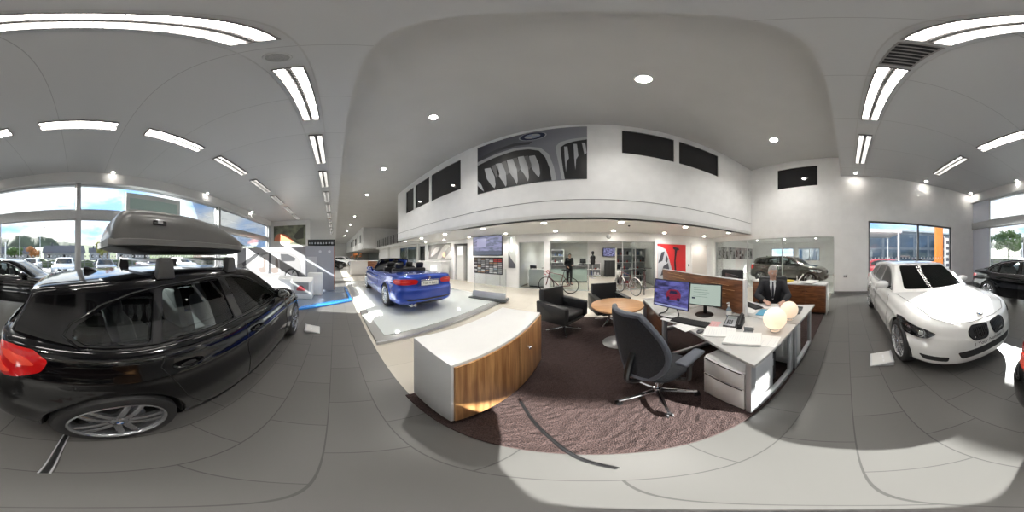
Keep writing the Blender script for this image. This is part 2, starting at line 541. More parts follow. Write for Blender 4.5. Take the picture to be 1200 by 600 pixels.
window_frame_y('window_30', YB + .05, -3.3, 2.92, 0, 2.19, [-2.05, -1.82, -.1, 1.42, 2.0], MATS['slim_steel'], M_glass2, .03, pane=[(-3.3, -.1), (1.42, 2.92)])
window_frame_y('window_31', YB + .05, -16.5, -11.3, .9, 2.4, [-14.7, -13], MATS['slim_steel'], M_glass2, .04)
window_frame_y('door_2', YB - .03, 4.95, 6.1, 0, 2.2, [], M_white2, M_white, .07, .03, pane=False)
b = new_bm(); bx(b, 5.02, 6.03, YB - .012, YB, .03, 2.13); struct('door_3', b, mat('door_leaf_white', (.7, .66, .62), .5))
b = new_bm(); bx(b, -2.06, -1.8, YB - .01, YB + .3, 0, 2.3); bx(b, 2.92, 3.0, YB - .03, YB + .1, 0, 2.2); struct('trim_8', b, M_white)
# side walls of the shop behind the glass
b = new_bm(); bx(b, -3.6, -3.4, YB + .2, 13, 0, ZS); bx(b, 3.2, 3.4, YB + .2, 13, 0, ZS); struct('wall_shop', b, M_white)

# glass room to the east
b = new_bm(); bx(b, XE, 13.5, 8.6, 8.8, 0, 2.9); struct('wall_room', b, M_white)
b = new_bm(); bx(b, XE + .25, 13.5, -.1, .1, 0, 2.9)
def put_r(bm, u0, u1, z0, z1): bx(bm, 13.3, 13.5, u0, u1, z0, z1)
wall_cells(b, (-.1, 8.8), (0, 2.9), [(2.2, 4.1, 1.15, 2.2), (4.5, 6.6, 1.15, 2.2)], put_r)
struct('wall_room', b, M_white)
window_frame_x('window_40', 13.35, 2.2, 4.1, 1.15, 2.2, [3.1], M_grey_frame, M_glass, .05)
window_frame_x('window_41', 13.35, 4.5, 6.6, 1.15, 2.2, [5.5], M_grey_frame, M_glass, .05)
b = new_bm(); bx(b, XE + .2, 13.5, -.1, 8.8, 2.7, 3.0); struct('ceiling', b, M_white)
# west-side partition wall carrying the tall poster
b = new_bm(); bx(b, -15.3, -15.1, YW, -2.3, 0, ZL); struct('wall_partition', b, M_white)

# ------------------------------------------------------------------ ceiling fixtures
M_tube = mat('fluorescent_tube', (.9, .9, .88), .4, emit=(1, .96, .89), es=15.)
M_down = mat('downlight_lens', (.9, .9, .88), .4, emit=(1, .95, .86), es=60.)
M_louvre = mat('louvre_aluminium', (.09, .09, .09), .35, 0)
def louvre_light(x, y, lit=True, proto=[None, None]):
    k = 0 if lit else 1
    lab = 'slim recessed fluorescent ceiling light with louvres in the run of lights over the %s'
    if proto[k]:
        return copy_tree(proto[k], loc=(x, y, ZL))
    t = thing('ceiling_light', 'x', 'ceiling light', (x, y, ZL)); proto[k] = t
    b = new_bm()
    for s in (-1, 1): bx(b, -.80, .80, s * .16 - .008 * s - .006, s * .16 + .006, -.052, 0); bx(b, s * .8 - .006, s * .8 + .006, -.166, .166, -.052, 0)
    bx(b, -.8, .8, -.012, .012, -.03, 0)
    bx(b, -.8, .8, -.16, .16, -.004, 0)
    finish(b, 'housing', mat('fixture_housing', (.2, .19, .19), .4), t)
    b = new_bm()
    for s in (-1, 1): bx(b, -.78, .78, s * .09 - .055, s * .09 + .055, -.012, -.004)
    finish(b, 'tube', M_tube, t)
    b = new_bm()
    for i in range(1, 36): bx(b, -.8 + i * .0445 - .0012, -.8 + i * .0445 + .0012, -.155, .155, -.05, -.012)
    for s in (-1, 1):
        for q in (-.055, 0, .055): bx(b, -.78, .78, s * .09 + q - .001, s * .09 + q + .001, -.034, -.012)
    finish(b, 'louvre', M_louvre, t)
    return t
PX = 2.27
def order(k): return ['', 'one place', 'two places', 'three places', 'four places', 'five places', 'six places', 'seven places', 'eight places', 'nine places', 'ten places', 'eleven places'][k]
for row, y in (('the central run', -.44), ('the window-side run', -3.3)):
    for k in range(-11 if y > -1 else -6, 3):
        t = louvre_light(k * PX, y)
        if k == 0: w = 'in %s, just above the black hatchback tail' % row
        elif k < 0: w = 'in %s, %s towards the blue convertible' % (row, order(-k))
        else: w = 'in %s, %s towards the east wall' % (row, order(k))
        t['label'] = 'long louvred ceiling light ' + w; t['group'] = 'louvred lights in ' + row
# air grille and round speaker between lights
t = thing('air_grille', 'black slatted air grille set in the ceiling light run towards the white hatchback', 'air vent', (1.135, -.44, ZL))
b = new_bm(); bx(b, -.27, .27, -.15, .15, -.006, 0); finish(b, 'backing', M_blackmat, t)
b = new_bm()
for i in range(8): bx(b, -.27 + i * .074, -.27 + i * .074 + .02, -.15, .15, -.025, -.004)
for s in (-1, 1): bx(b, -.27, .27, s * .15 - .01, s * .15 + .01, -.025, 0)
finish(b, 'slat', mat('grille_grey', (.3, .28, .28), .4), t)
t = thing('ceiling_speaker', 'small round grey speaker flush in the ceiling between two long lights', 'speaker', (-1.2, -.44, ZL))
b = new_bm(); cyl(b, (0, 0, -.012), (0, 0, 0), .1, .1, 32, .004); finish(b, 'speaker_grille', mat('speaker_grey', (.3, .3, .3), .6, noise=.3, nscale=200), t)
b = new_bm(); lathe(b, [(.1, 0), (.1, -.015), (.115, -.012), (.12, 0)], seg=32); finish(b, 'rim', M_ceil2, t)
# light trough strip that carries the central run
b = new_bm(); bx(b, XL, XE, -.67, -.655, ZL - .008, ZL); bx(b, XL, XE, -.225, -.21, ZL - .008, ZL); struct('trim_9', b, mat('trough_edge', (.45, .45, .45), .5))

dl_proto = []
def downlight(x, y, z, r, label, group, power=32):
    if dl_proto:
        t = copy_tree(dl_proto[0], loc=(x, y, z), label=label, group=group)
    else:
        t = thing('downlight', label, 'downlight', (x, y, z), group=group); dl_proto.append(t)
        b = new_bm(); lathe(b, [(.075, -.002), (.08, -.012), (.095, -.012), (.1, 0)], seg=28); finish(b, 'rim', M_white2, t)
        b = new_bm(); lathe(b, [(0, -.006), (.076, -.006), (.076, 0), (0, 0)], seg=28); finish(b, 'lens', M_down, t)
    t.scale = (r / .1, r / .1, 1)
    ld = bpy.data.lights.new('downlight_beam', 'SPOT'); ld.energy = power; ld.spot_size = R(130); ld.spot_blend = .8; ld.shadow_soft_size = .07; ld.color = (1, .965, .91)
    lo = bpy.data.objects.new('downlight_beam', ld); COL.objects.link(lo); lo.location = (x, y, z - .03)
    return t
hl = ['over the desks', 'above the wooden cabinet', 'above the rear of the blue car', 'far beyond the blue car', 'high over the entrance hall']
for i, x in enumerate((4.7, .76, -3.24, -7.25, -11.2)):
    downlight(x, 2.25, ZH, .15 if i < 2 else .12, 'round white downlight in the high ceiling ' + ['near the east wall', 'over the round table and desks', 'above the rear of the blue car', 'beyond the front of the blue car', 'farthest along towards the entrance hall'][i], 'downlights in the high ceiling', 160)
sx = [-10.3, -8.1, -5.95, -3.7, -1.41, .91, 3.14, 5.4]
near = ['beyond the blue car by the reflective artwork', 'by the white locker doorway', 'left of the wall television', 'right of the wall television', 'in front of the road bicycle', 'in front of the counter television', 'in front of the red poster', 'in the corner by the white door']
for r_, y in enumerate((4.78, 6.45)):
    for i, x in enumerate(sx):
        downlight(x, y, ZS, .1, 'small round downlight under the mezzanine %s, %s row' % (near[i], ['front', 'back'][r_]), 'downlights under the mezzanine')
for i, x in enumerate((-10.9, -6.1, -1.3, 3.5)):
    downlight(x, -6.02, ZL, .07, 'tiny downlight over the tall windows ' + ['farthest down the window wall', 'next beyond the roof box', 'above the black hatchback', 'above the dark saloon'][i], 'downlights along the window wall', 1)
for i, y in enumerate((-5.9, -3.3, -.35)):
    downlight(6.2, y, ZL, .08, 'tiny downlight over the east wall ' + ['in the window corner', 'above the glass doors', 'left of the glass doors'][i], 'downlights along the east wall', 1.5)
for i, (x, y) in enumerate(((8.2, 2), (10.5, 2), (8.2, 4.2), (10.5, 4.2), (8.2, 6.4), (10.5, 6.4))):
    downlight(x, y, 2.7, .1, 'small downlight in the glass room %s the brown car, %s' % (['over the bonnet of', 'behind the bonnet of', 'over the doors of', 'behind the doors of', 'over the tail of', 'behind the tail of'][i], ['near pane side', 'far wall side'][i % 2]), 'downlights in the glass room', 75)
for i, (x, y) in enumerate(((-2.4, 9), (-.2, 9), (2, 9), (-2.4, 11.4), (-.2, 11.4), (2, 11.4))):
    downlight(x, y, ZS, .1, 'small downlight inside the accessories shop, %s row, %s' % (['front', 'back'][i // 3], ['behind the road bicycle', 'behind the counter', 'behind the parked bicycles'][i % 3]), 'downlights in the shop', 55)
# ------------------------------------------------------------------ cars
M_tyre = mat('tyre_rubber', (.018, .018, .019), .65, bump=.1, nscale=60)
M_carint = mat('car_interior_fabric', (.07, .07, .075), .7, noise=.2, nscale=40)
M_trimblk = mat('gloss_black_trim', (.01, .01, .011), .12, coat=.5)
M_carglass = glass('car_glass', (.78, .81, .80), 1.1)
M_rim = mat('wheel_rim_silver', (.62, .63, .65), .22, .85)
M_rimdark = mat('wheel_well_dark', (.02, .02, .02), .6)
M_disc = mat('brake_disc_steel', (.25, .25, .26), .35, .9)
M_red = mat('tail_light_red', (.42, .004, .006), .08, coat=1, emit=(1, .02, .01), es=.03)
M_redhi = mat('tail_light_orange', (.62, .05, .03), .1, coat=1, emit=(1, .10, .05), es=.06)
M_lens = glass('clear_lens', (.92, .94, .95), 1.3)
M_refl = mat('lamp_reflector', (.75, .76, .78), .12, .95)
M_plate = mat('number_plate_white', (.82, .82, .83), .4)
M_ink = mat('black_ink', (.02, .02, .02), .5)
M_rblue = mat('roundel_blue', (.02, .16, .5), .2)
M_rwhite = mat('roundel_white', (.85, .85, .86), .25)
M_seam = mat('panel_gap', (.006, .006, .006), .9)
M_mirror = mat('mirror_glass', (.8, .82, .83), .02, 1.)

def solid(bm_):
    me = bpy.data.meshes.new('solid'); bmesh.ops.recalc_face_normals(bm_, faces=bm_.faces); bm_.to_mesh(me); bm_.free()
    o = bpy.data.objects.new('solid', me); COL.objects.link(o); return o

def boolean(base, ops):
    """base object minus/plus solids, evaluated to a new bmesh"""
    mods = []
    for tool, op in ops:
        md = base.modifiers.new('b', 'BOOLEAN'); md.object = tool; md.operation = op; md.solver = 'EXACT'
    dg = bpy.context.evaluated_depsgraph_get(); dg.update()
    ev = base.evaluated_get(dg); b = bmesh.new(); me = ev.to_mesh(); b.from_mesh(me); ev.to_mesh_clear()
    for o in [base] + [t for t, _ in ops]:
        m_ = o.data; bpy.data.objects.remove(o); bpy.data.meshes.remove(m_)
    return b

SECT = [(0, 0), (.55, 0), (.86, .005), (.945, .06), (.975, .16), (.99, .30), (1.0, .44), (.985, .56), (.982, .66), (.992, .735), (.972, .80), (.955, .90), (.915, .965), (.83, .992), (.6, 1.0), (.3, 1.0), (0, 1.0)]

def cap_quads(b, r):
    n = len(r); h = n // 2
    for i in range(h):
        q = []
        for v in (r[i], r[i + 1], r[(n - i - 1) % n], r[(n - i) % n]):
            if v not in q: q.append(v)
        if len(q) > 2:
            try: b.faces.new(q)
            except ValueError: pass

def lower_body(C, inset=0.):
    """closed lower body: x forward, y left"""
    xr, xf = C['xr'], C['xf']; W0 = C['W'] / 2 - inset
    zt, zb, crown = mono(C['top']), mono(C['bottom']), C.get('crown', .035)
    rl, fl, nr, nf = C.get('rl', .34), C.get('fl', .55), C.get('nr', 3.4), C.get('nf', 2.7)
    S = []
    K = 20
    for i in range(K + 1):
        a = (pi / 2) * i / K
        S.append((xr + rl - rl * cos(a) ** (2 / nr), max(1e-3, sin(a)) ** (2 / nr)))
    x = xr + rl
    nmid = int((xf - fl - x) / .045)
    for i in range(1, nmid): S.append((x + (xf - fl - x) * i / nmid, 1.))
    for i in range(K + 1):
        a = (pi / 2) * (1 - i / K)
        S.append((xf - fl + fl * cos(a) ** (2 / nf), max(1e-3, sin(a)) ** (2 / nf)))
    wf = mono(C.get('plan', [(xr, .97), (-.6, 1), (.6, 1), (xf, .95)]))
    sec = cr_spline(SECT, 3)
    b = bmesh.new(); rows = []
    for x, w in S:
        t, bo = zt(x) - inset * .6, zb(x) + inset
        W = W0 * w * wf(x)
        ra = max(0, min(1, (xr + .5 - x) / .5)); fa = max(0, min(1, (x - xf + .6) / .6))
        pts = []
        for yy, zz in sec:
            z = bo + (t - bo) * zz + crown * (1 - yy * yy) * (1 if zz > .93 else 0)
            y = yy * W
            # arch flares
            for ax in (C['axr'], C['axf']):
                r = sqrt((x - ax) ** 2 + (z - C['wr']) ** 2)
                if yy > .9 and .1 < z < .8: y += .014 * math.exp(-((r - C['wr'] * 1.16) / .035) ** 2) * (1 if inset == 0 else 0)
            X = x
            if ra > 0: X += ra * ra * C['rdx'](z)
            if fa > 0: X -= fa * fa * C['fdx'](z)
            if inset: X = max(xr + .25, min(xf - .9, X))
            pts.append((X, y, z))
        ring = [b.verts.new(p) for p in pts]
        ring2 = [ring[0]] + [b.verts.new((p[0], -p[1], p[2])) for p in pts[1:-1]] + [ring[-1]]
        rows.append(ring + ring2[1:-1][::-1])
    grid_faces(b, rows, closed=True)
    cap_quads(b, rows[0]); cap_quads(b, rows[-1])
    bmesh.ops.remove_doubles(b, verts=b.verts, dist=1e-4)
    bmesh.ops.recalc_face_normals(b, faces=b.faces)
    return b

def greenhouse(C, inset=0.):
    G = C['green']
    T = mono(G['roof']); x0, x1 = G['roof'][0][0], G['roof'][-1][0]
    zb = G['base'] - (0 if not inset else .35)
    wb, wt, zt_ = G['wb'], G['wt'], G['zt']
    b = bmesh.new(); rows = []
    N = int((x1 - x0) / .035)
    for i in range(N + 1):
        x = x0 + (x1 - x0) * i / N
        t = T(x) - inset
        if inset: t = max(t, G['base'] + .0)
        def w(z): return wb - max(0, z - G['base']) * (wb - wt) / (zt_ - G['base']) - inset
        zr = max(zb + .004, t - .075)
        zmid = (zb + zr) / 2
        tw = w(zr)
        ctrl = [(0, zb), (w(zb) * .6, zb), (w(zb), zb), (w(zmid), zmid), (tw, zr), (tw - .03, zr + (t - zr) * .55), (tw - .10, zr + (t - zr) * .82), (tw * .5, t - (t - zr) * .04), (0, t)]
        flat = [ctrl[0], ctrl[1]] + [(w(zb + (zr - zb) * k / 8), zb + (zr - zb) * k / 8) for k in range(9)]
        arc = cr_spline([ctrl[3], ctrl[4], ctrl[5], ctrl[6], ctrl[7], ctrl[8]], 3)[4:]
        sec = flat + arc
        fb = max(0, min(1, (x - (x1 - .9)) / .9)); rb = max(0, min(1, ((x0 + .6) - x) / .6))
        pts = []
        for y, z in sec:
            q = (y / wb) ** 2
            X = x - G.get('fbow', .22) * q * fb + G.get('rbow', .12) * q * rb
            y = y * (1 - G.get('rtaper', .12) * rb ** 1.6)
            if inset: X = min(max(X, x0 + .06), x1 - .06)
            pts.append((X, y, z))
        ring = [b.verts.new(p) for p in pts]
        ring2 = [b.verts.new((p[0], -p[1], p[2])) for p in pts[1:-1]]
        rows.append(ring + ring2[::-1])
    grid_faces(b, rows, closed=True)
    cap_quads(b, rows[0]); cap_quads(b, rows[-1])
    bmesh.ops.remove_doubles(b, verts=b.verts, dist=1e-4)
    bmesh.ops.recalc_face_normals(b, faces=b.faces)
    return b

def ray_map(bvh, kind, side=1, pivot=None):
    def f(u, v):
        if kind == 'side': o, d = Vector((u, side * 3, v)), Vector((0, -side, 0))
        elif kind == 'front': o, d = Vector((4, u, v)), Vector((-1, 0, 0))
        elif kind == 'rear': o, d = Vector((-4, u, v)), Vector((1, 0, 0))
        elif kind == 'top': o, d = Vector((u, v, 3)), Vector((0, 0, -1))
        elif kind == 'wrap':      # u = angle in degrees from straight ahead (or back), v = z ; pivot = (x, y, sign)
            a = R(u); dx = pivot[2] * cos(a); dy = side * sin(a)
            d = -Vector((dx, dy, 0)); o = Vector((pivot[0], side * pivot[1], v)) - d * 2.5
        h = bvh.ray_cast(o, d)
        if h[0] is None: return None
        n = h[1]
        if n.dot(d) > 0: n = -n
        if n.dot(-d) < .15: n = -d
        return h[0], n
    return f

def wheel_proto(C, style, rimmat):
    r, w = C['wr'], C.get('ww', .225)
    rr = r * .735
    t = bpy.data.objects.new('wheel', None); COL.objects.link(t)
    b = new_bm()
    lathe(b, [(rr - .01, -w / 2 + .015), (rr + .01, -w / 2), (r - .02, -w / 2 + .005), (r - .004, -w / 2 + .03), (r, -w / 2 + .06), (r, w / 2 - .06), (r - .004, w / 2 - .03), (r - .02, w / 2 - .004), (r - .045, w / 2 + .002), (rr + .01, w / 2), (rr - .01, w / 2 - .012)], axis='Y', seg=64, close=True)
    finish(b, 'tyre', M_tyre, t)
    b = new_bm(); Y = w / 2
    lathe(b, [(rr + .004, Y + .001), (rr - .006, Y + .004), (rr - .014, Y - .004), (rr - .02, Y - .03), (rr - .03, -Y + .02), (rr - .01, -Y), (rr + .004, -Y)], axis='Y', seg=64)
    lathe(b, [(.0, Y - .008), (.033, Y - .008), (.045, Y - .018), (.066, Y - .03), (.07, Y - .06), (0, Y - .06)], axis='Y', seg=32)
    n = style.get('n', 5); dbl = style.get('double', True); tw = style.get('tw', .1)
    for k in range(n):
        a0 = 2 * pi * k / n + style.get('ph', .3)
        for s in ((-1, 1) if dbl else (0,)):
            prof = []
            L0, L1 = .045, rr - .01
            half = style.get('half', .016)
            ctr = [(L0, s * .020), ((L0 + L1) * .45, s * .030 + .0), (L1, s * (tw * .5 + .02))]
            cs = cr_spline(ctr, 5)
            left, right = [], []
            for i, (px_, py_) in enumerate(cs):
                f = i / (len(cs) - 1); h_ = half * (1 - .25 * f) * (1.0 if dbl else 1.3)
                left.append((px_, py_ + h_)); right.append((px_, py_ - h_))
            bb = bmesh.new(); rows = []
            for (lx, ly), (rx, ry), i in zip(left, right, range(99)):
                f = i / (len(cs) - 1); y1 = Y - .016 + .010 * sin(pi * f) + (.004 if f > .9 else 0); y0 = y1 - .035
                rows.append([bb.verts.new((lx, y0, ly)), bb.verts.new((lx, y1 - .006, ly)), bb.verts.new((lx, y1, ly * .7 + ry * .3)), bb.verts.new((rx, y1, ry * .7 + ly * .3)), bb.verts.new((rx, y1 - .006, ry)), bb.verts.new((rx, y0, ry))])
            grid_faces(bb, rows, closed=True); bb.faces.new(rows[0]); bb.faces.new(rows[-1])
            bmesh.ops.recalc_face_normals(bb, faces=bb.faces)
            merge(b, bb, Matrix.Rotation(a0, 4, 'Y'))
    rim = finish(b, 'rim', rimmat, t, smooth=40)
    b = new_bm(); lathe(b, [(.06, Y - .075), (.155, Y - .075), (.155, Y - .095), (.06, Y - .095)], axis='Y', seg=48, close=True); finish(b, 'brake_disc', M_disc, t)
    b = new_bm(); lathe(b, [(0, -Y + .03), (rr - .02, -Y + .03), (rr - .02, -Y + .04), (0, -Y + .05)], axis='Y', seg=48); finish(b, 'inner_barrel', M_rimdark, t)
    roundel(t, Matrix.Translation((0, Y - .006, 0)) @ Matrix.Rotation(R(-90), 4, 'X'), .028)
    return t

def roundel(parent, M, r):
    """round emblem: black ring, blue and white quarters; local +z outward"""
    b = new_bm(); lathe(b, [(0, 0), (r, 0), (r, .002), (r * .95, .003), (0, .003)], seg=24); bmesh.ops.transform(b, matrix=M, verts=b.verts)
    e = finish(b, 'emblem', M_ink, parent)
    for k in range(4):
        pts = [(0, 0)] + [(r * .62 * cos(pi / 2 * (k + i / 6)), r * .62 * sin(pi / 2 * (k + i / 6))) for i in range(7)]
        b = new_bm(); prism(b, pts, .003, .0036, M); finish(b, 'quarter', M_rblue if k % 2 else M_rwhite, e)
    b = new_bm(); lathe(b, [(r * .97, 0), (r * 1.04, 0), (r * 1.04, .004), (r * .97, .004)], seg=24, close=True); bmesh.ops.transform(b, matrix=M, verts=b.verts); finish(b, 'ring', M_chrome, e)
    return e

def seat(parent, x, y, z, m, rear=False):
    t = bpy.data.objects.new('seat', None); COL.objects.link(t); t.parent = parent; t.location = (x, y, z)
    w = .5 if not rear else 1.25
    b = new_bm(); box(b, (0, 0, .06), (.52, w, .16), .05); finish(b, 'cushion', m, t)
    b = new_bm(); box(b, (-.28, 0, .38), (.13, w * .94, .62), .05, Matrix.Rotation(R(-14), 4, 'Y')); finish(b, 'backrest', m, t)
    for yy in ((0,) if not rear else (-.36, .36)):
        b = new_bm(); box(b, (-.375, yy, .76), (.09, .26, .17), .04, Matrix.Rotation(R(-10), 4, 'Y')); finish(b, 'headrest', m, t)
    return t

def build_car(name, label, paint, C, group=None):
    root = thing(name, label, 'car', group=group)
    lb = lower_body(C)
    full = lb.copy()
    G = C.get('green')
    if G:
        gb = greenhouse(C); merge(full, gb.copy())
    bvh = BVHTree.FromBMesh(full)
    lower_bvh = BVHTree.FromBMesh(lb)
    full.free()
    base = solid(lb); ops = []
    if G: ops.append((solid(gb), 'UNION'))
    # cabin cavity
    cav = new_bm()
    if G:
        g2 = greenhouse(C, inset=.05); merge(cav, g2)
        ops.append((solid(cav), 'DIFFERENCE'))
    # wheel arches
    for ax in (C['axf'], C['axr']):
        for s in (-1, 1):
            c_ = new_bm(); cyl(c_, (ax, s * (C['W'] / 2 - .27), C['wr'] - .0), (ax, s * (C['W'] / 2 + .2), C['wr']), C['wr'] * 1.10, seg=56)
            ops.append((solid(c_), 'DIFFERENCE'))
            c_ = new_bm(); bx(c_, ax - C['wr'] * 1.02, ax + C['wr'] * 1.02, s * (C['W'] / 2 - .27), s * (C['W'] / 2 + .2), -.2, C['wr'] * .8)
            ops.append((solid(c_), 'DIFFERENCE'))
    # openings for the panes
    for poly in C.get('side_windows', []):
        c_ = new_bm()
        M = Matrix(((1, 0, 0, 0), (0, 0, 1, 0), (0, 1, 0, 0), (0, 0, 0, 1)))
        prism(c_, poly, -1.2, 1.2, M); ops.append((solid(c_), 'DIFFERENCE'))
    for key in ('windscreen', 'rear_window'):
        if key in C:
            poly = C[key]['poly']; sgn = C[key]['dir']
            c_ = new_bm()
            M = Matrix(((0, 0, 1, 0), (1, 0, 0, 0), (0, 1, 0, 0), (0, 0, 0, 1)))     # (y,z) outline swept along x
            prism(c_, poly, C[key]['x0'], C[key]['x1'], M); ops.append((solid(c_), 'DIFFERENCE'))
    for cut in C.get('cuts', []): ops.append((solid(cut()), 'DIFFERENCE'))
    body = boolean(base, ops)
    finish(body, 'body', paint, root, smooth=28)
    b = new_bm()
    bmk = lambda k, m_=None: None
    # liners and floor pan
    for ax in (C['axf'], C['axr']):
        for s in (-1, 1):
            b = new_bm(); r1 = C['wr'] * 1.10 - .003; y0, y1 = s * (C['W'] / 2 - .265), s * (C['W'] / 2 - .035)
            rows = []
            for i in range(25):
                a = R(-8 + 196 * i / 24)
                px_, pz = ax + r1 * cos(a), C['wr'] + r1 * sin(a)
                rows.append([b.verts.new((px_, y0, pz)), b.verts.new((px_, y1, pz)), b.verts.new((ax + (r1 + .012) * cos(a), y1, C['wr'] + (r1 + .012) * sin(a))), b.verts.new((ax + (r1 + .012) * cos(a), y0, C['wr'] + (r1 + .012) * sin(a)))])
            grid_faces(b, rows, closed=True); bmesh.ops.recalc_face_normals(b, faces=b.faces)
            cyl(b, (ax, y0 - s * .004, C['wr'] + .05), (ax, y0, C['wr'] + .05), r1 - .05, seg=40)
            finish(b, 'arch_liner', M_rimdark, root)
    # glass
    for s in (-1, 1):
        mp_ = ray_map(bvh, 'side', s)
        for poly in C.get('side_windows', []):
            finish(patch([(p[0], p[1]) for p in poly], mp_, -.008, .004, .05, relax=25), 'side_window', M_carglass, root)
        for poly in C.get('black_pillars', []):
            finish(patch(poly, mp_, .002, .006, .06), 'pillar_trim', M_trimblk, root)
        for poly in C.get('trim_lines', []):
            finish(strip(poly, mp_, .007, .003), 'window_trim', C.get('trim_mat', M_trimblk), root)
        for poly in C.get('seams', []):
            finish(strip(poly, mp_, .0035, .0008), 'door_gap', M_seam, root)
        for (hx, hz) in C.get('handles', []):
            p, n_ = mp_(hx, hz)
            b = new_bm(); y = p.y
            pts = cr_spline([(hx + .10, y - s * .004, hz - .004), (hx + .07, y + s * .028, hz), (hx, y + s * .036, hz + .004), (hx - .07, y + s * .028, hz + .006), (hx - .10, y - s * .004, hz + .004)], 5)
            tube(b, pts, .013, 10)
            finish(b, 'door_handle', C.get('handle_mat', paint), root)
            b = new_bm(); ball(b, (hx, y - s * .002, hz - .006), .05, 16, 8, (1.2, .14, .42)); finish(b, 'handle_recess', M_blackmat, root)
        for poly, m_, off in C.get('side_patches', []):
            finish(patch(poly, mp_, off, off + .006, .05), 'side_trim', m_, root)
    for key in ('windscreen', 'rear_window'):
        if key in C:
            mp_ = ray_map(bvh, 'front' if C[key]['dir'] > 0 else 'rear')
            finish(patch(C[key]['poly'], mp_, -.006, .004, .06, relax=25), key, M_carglass, root)
    # wrap-round lamps
    for s in (-1, 1):
        for L in C.get('lamps', []):
            mp_ = ray_map(lower_bvh if L.get('low', True) else bvh, 'wrap', s, L['pivot'])
            lamp = finish(patch(L['poly'], lambda u, v: mp_(u, v), L.get('off', .004), .012, L.get('step', .03) if False else L.get('step', 4)), L['name'], L['mat'], root) if L.get('raw') else \
                finish(patch_scaled(L['poly'], mp_, L.get('off', .004)), L['name'], L['mat'], root)
            for sub in L.get('subs', []):
                finish(patch_scaled(sub['poly'], mp_, sub.get('off', .007)), sub['name'], sub['mat'], lamp)
            for (a, z, r) in L.get('rings', []):
                q = mp_(a, z)
                if q:
                    b = new_bm(); M = Matrix.Translation(q[0] + q[1] * .006) @ q[1].to_track_quat('Z', 'Y').to_matrix().to_4x4()
                    lathe(b, [(r, 0), (r * .84, .004), (r * .8, 0)], seg=24); lathe(b, [(0, .004), (r * .55, .003), (r * .6, 0)], seg=20)
                    bmesh.ops.transform(b, matrix=M, verts=b.verts); finish(b, 'lamp_ring', M_refl, lamp)
    # end patches
    for E in C.get('ends', []):
        mp_ = ray_map(lower_bvh, E['kind'])
        sides = (1, -1) if E.get('mirror') else (1,)
        for s in sides:
            poly = [(p[0] * s, p[1]) for p in E['poly']]
            g_ = finish(patch(poly, mp_, E.get('off', .003), .012, .04), E['name'], E['mat'], root)
            if E.get('bars'):
                x0, x1, z0, z1, nb = E['bars']
                for i in range(nb):
                    u = x0 + (x1 - x0) * (i + .5) / nb
                    pts = [mp_(u * s, z0 + (z1 - z0) * k / 5) for k in range(6)]
                    if all(pts):
                        b = new_bm(); tube(b, [p[0] + p[1] * (E.get('off', .003) + .003) for p in pts], .0045, 6); finish(b, 'grille_bar', E.get('barmat', M_trimblk), g_)
            if E.get('rim'):
                b = strip(poly + [poly[0]], mp_, E.get('rimw', .006), .004); finish(b, 'surround', E['rim'], g_)
    # emblem, plate
    for kind, y, z, r in C.get('emblems', []):
        q = ray_map(lower_bvh, kind)(y, z)
        n_ = q[1]
        M = Matrix.Translation(q[0] + n_ * .003) @ n_.to_track_quat('Z', 'Y').to_matrix().to_4x4()
        roundel(root, M, r)
    for P_ in C.get('plates', []):
        d = 1 if P_['kind'] == 'front' else -1
        q = ray_map(lower_bvh, P_['kind'])(0, P_['z'])
        x = q[0].x + d * .012
        if P_.get('board', True):
            b = new_bm(); box(b, (x, 0, P_['z']), (.012, .52, .112), .003, Matrix.Rotation(R(P_.get('tilt', 0)), 4, 'Y')); pl = finish(b, 'number_plate', M_plate, root)
        else: pl = root
        M = Matrix.Translation((x + d * .0065, 0, P_['z'])) @ Matrix.Rotation(R(P_.get('tilt', 0)), 4, 'Y') @ (Matrix(((0, 0, 1, 0), (1, 0, 0, 0), (0, 1, 0, 0), (0, 0, 0, 1))) if d > 0 else Matrix(((0, 0, -1, 0), (-1, 0, 0, 0), (0, 1, 0, 0), (0, 0, 0, 1))))
        text_obj('lettering', P_['text'], P_.get('size', .062), M_ink, pl, M)
    # mirrors
    for s in (-1, 1):
        mx, mz = C['mirror']; q = ray_map(bvh, 'side', s)(mx, mz)
        y = q[0].y
        m_ = bpy.data.objects.new('wing_mirror', None); COL.objects.link(m_); m_.parent = root
        b = new_bm(); tube(b, [(mx, y - s * .02, mz), (mx - .01, y + s * .05, mz + .01), (mx - .02, y + s * .09, mz + .03)], [.03, .022, .02], 10); finish(b, 'mirror_arm', M_trimblk, m_)
        b = new_bm(); c_ = Vector((mx - .02, y + s * .14, mz + .055))
        bb = bmesh.new(); bmesh.ops.create_uvsphere(bb, u_segments=20, v_segments=14, radius=1)
        for v in bb.verts:
            v.co = Vector((max(-.05, v.co.x * .085) if v.co.x < 0 else v.co.x * .095, v.co.y * .125, (abs(v.co.z) ** .75) * math.copysign(.07, v.co.z)))
        merge(b, bb, Matrix.Translation(c_) @ Matrix.Rotation(R(-6 * s), 4, 'Z')); finish(b, 'mirror_cap', C.get('mirror_mat', paint), m_)
        b = new_bm(); ball(b, c_ + Vector((-.052, 0, 0)), 1, 20, 12, (.004, .108, .058)); finish(b, 'mirror_glass', M_mirror, m_)
    # wheels
    wp = wheel_proto(C, C.get('rim', {}), C.get('rimmat', M_rim))
    first = True
    for ax in (C['axf'], C['axr']):
        for s in (1, -1):
            w_ = wp if first else copy_tree(wp)
            first = False
            w_.parent = root; w_.location = (ax, s * (C['W'] / 2 - C.get('ww', .225) / 2 - .012), C['wr']); w_.rotation_euler = (0, C.get('spin', .3) * (1 if ax > 0 else 1.7), 0 if s > 0 else pi)
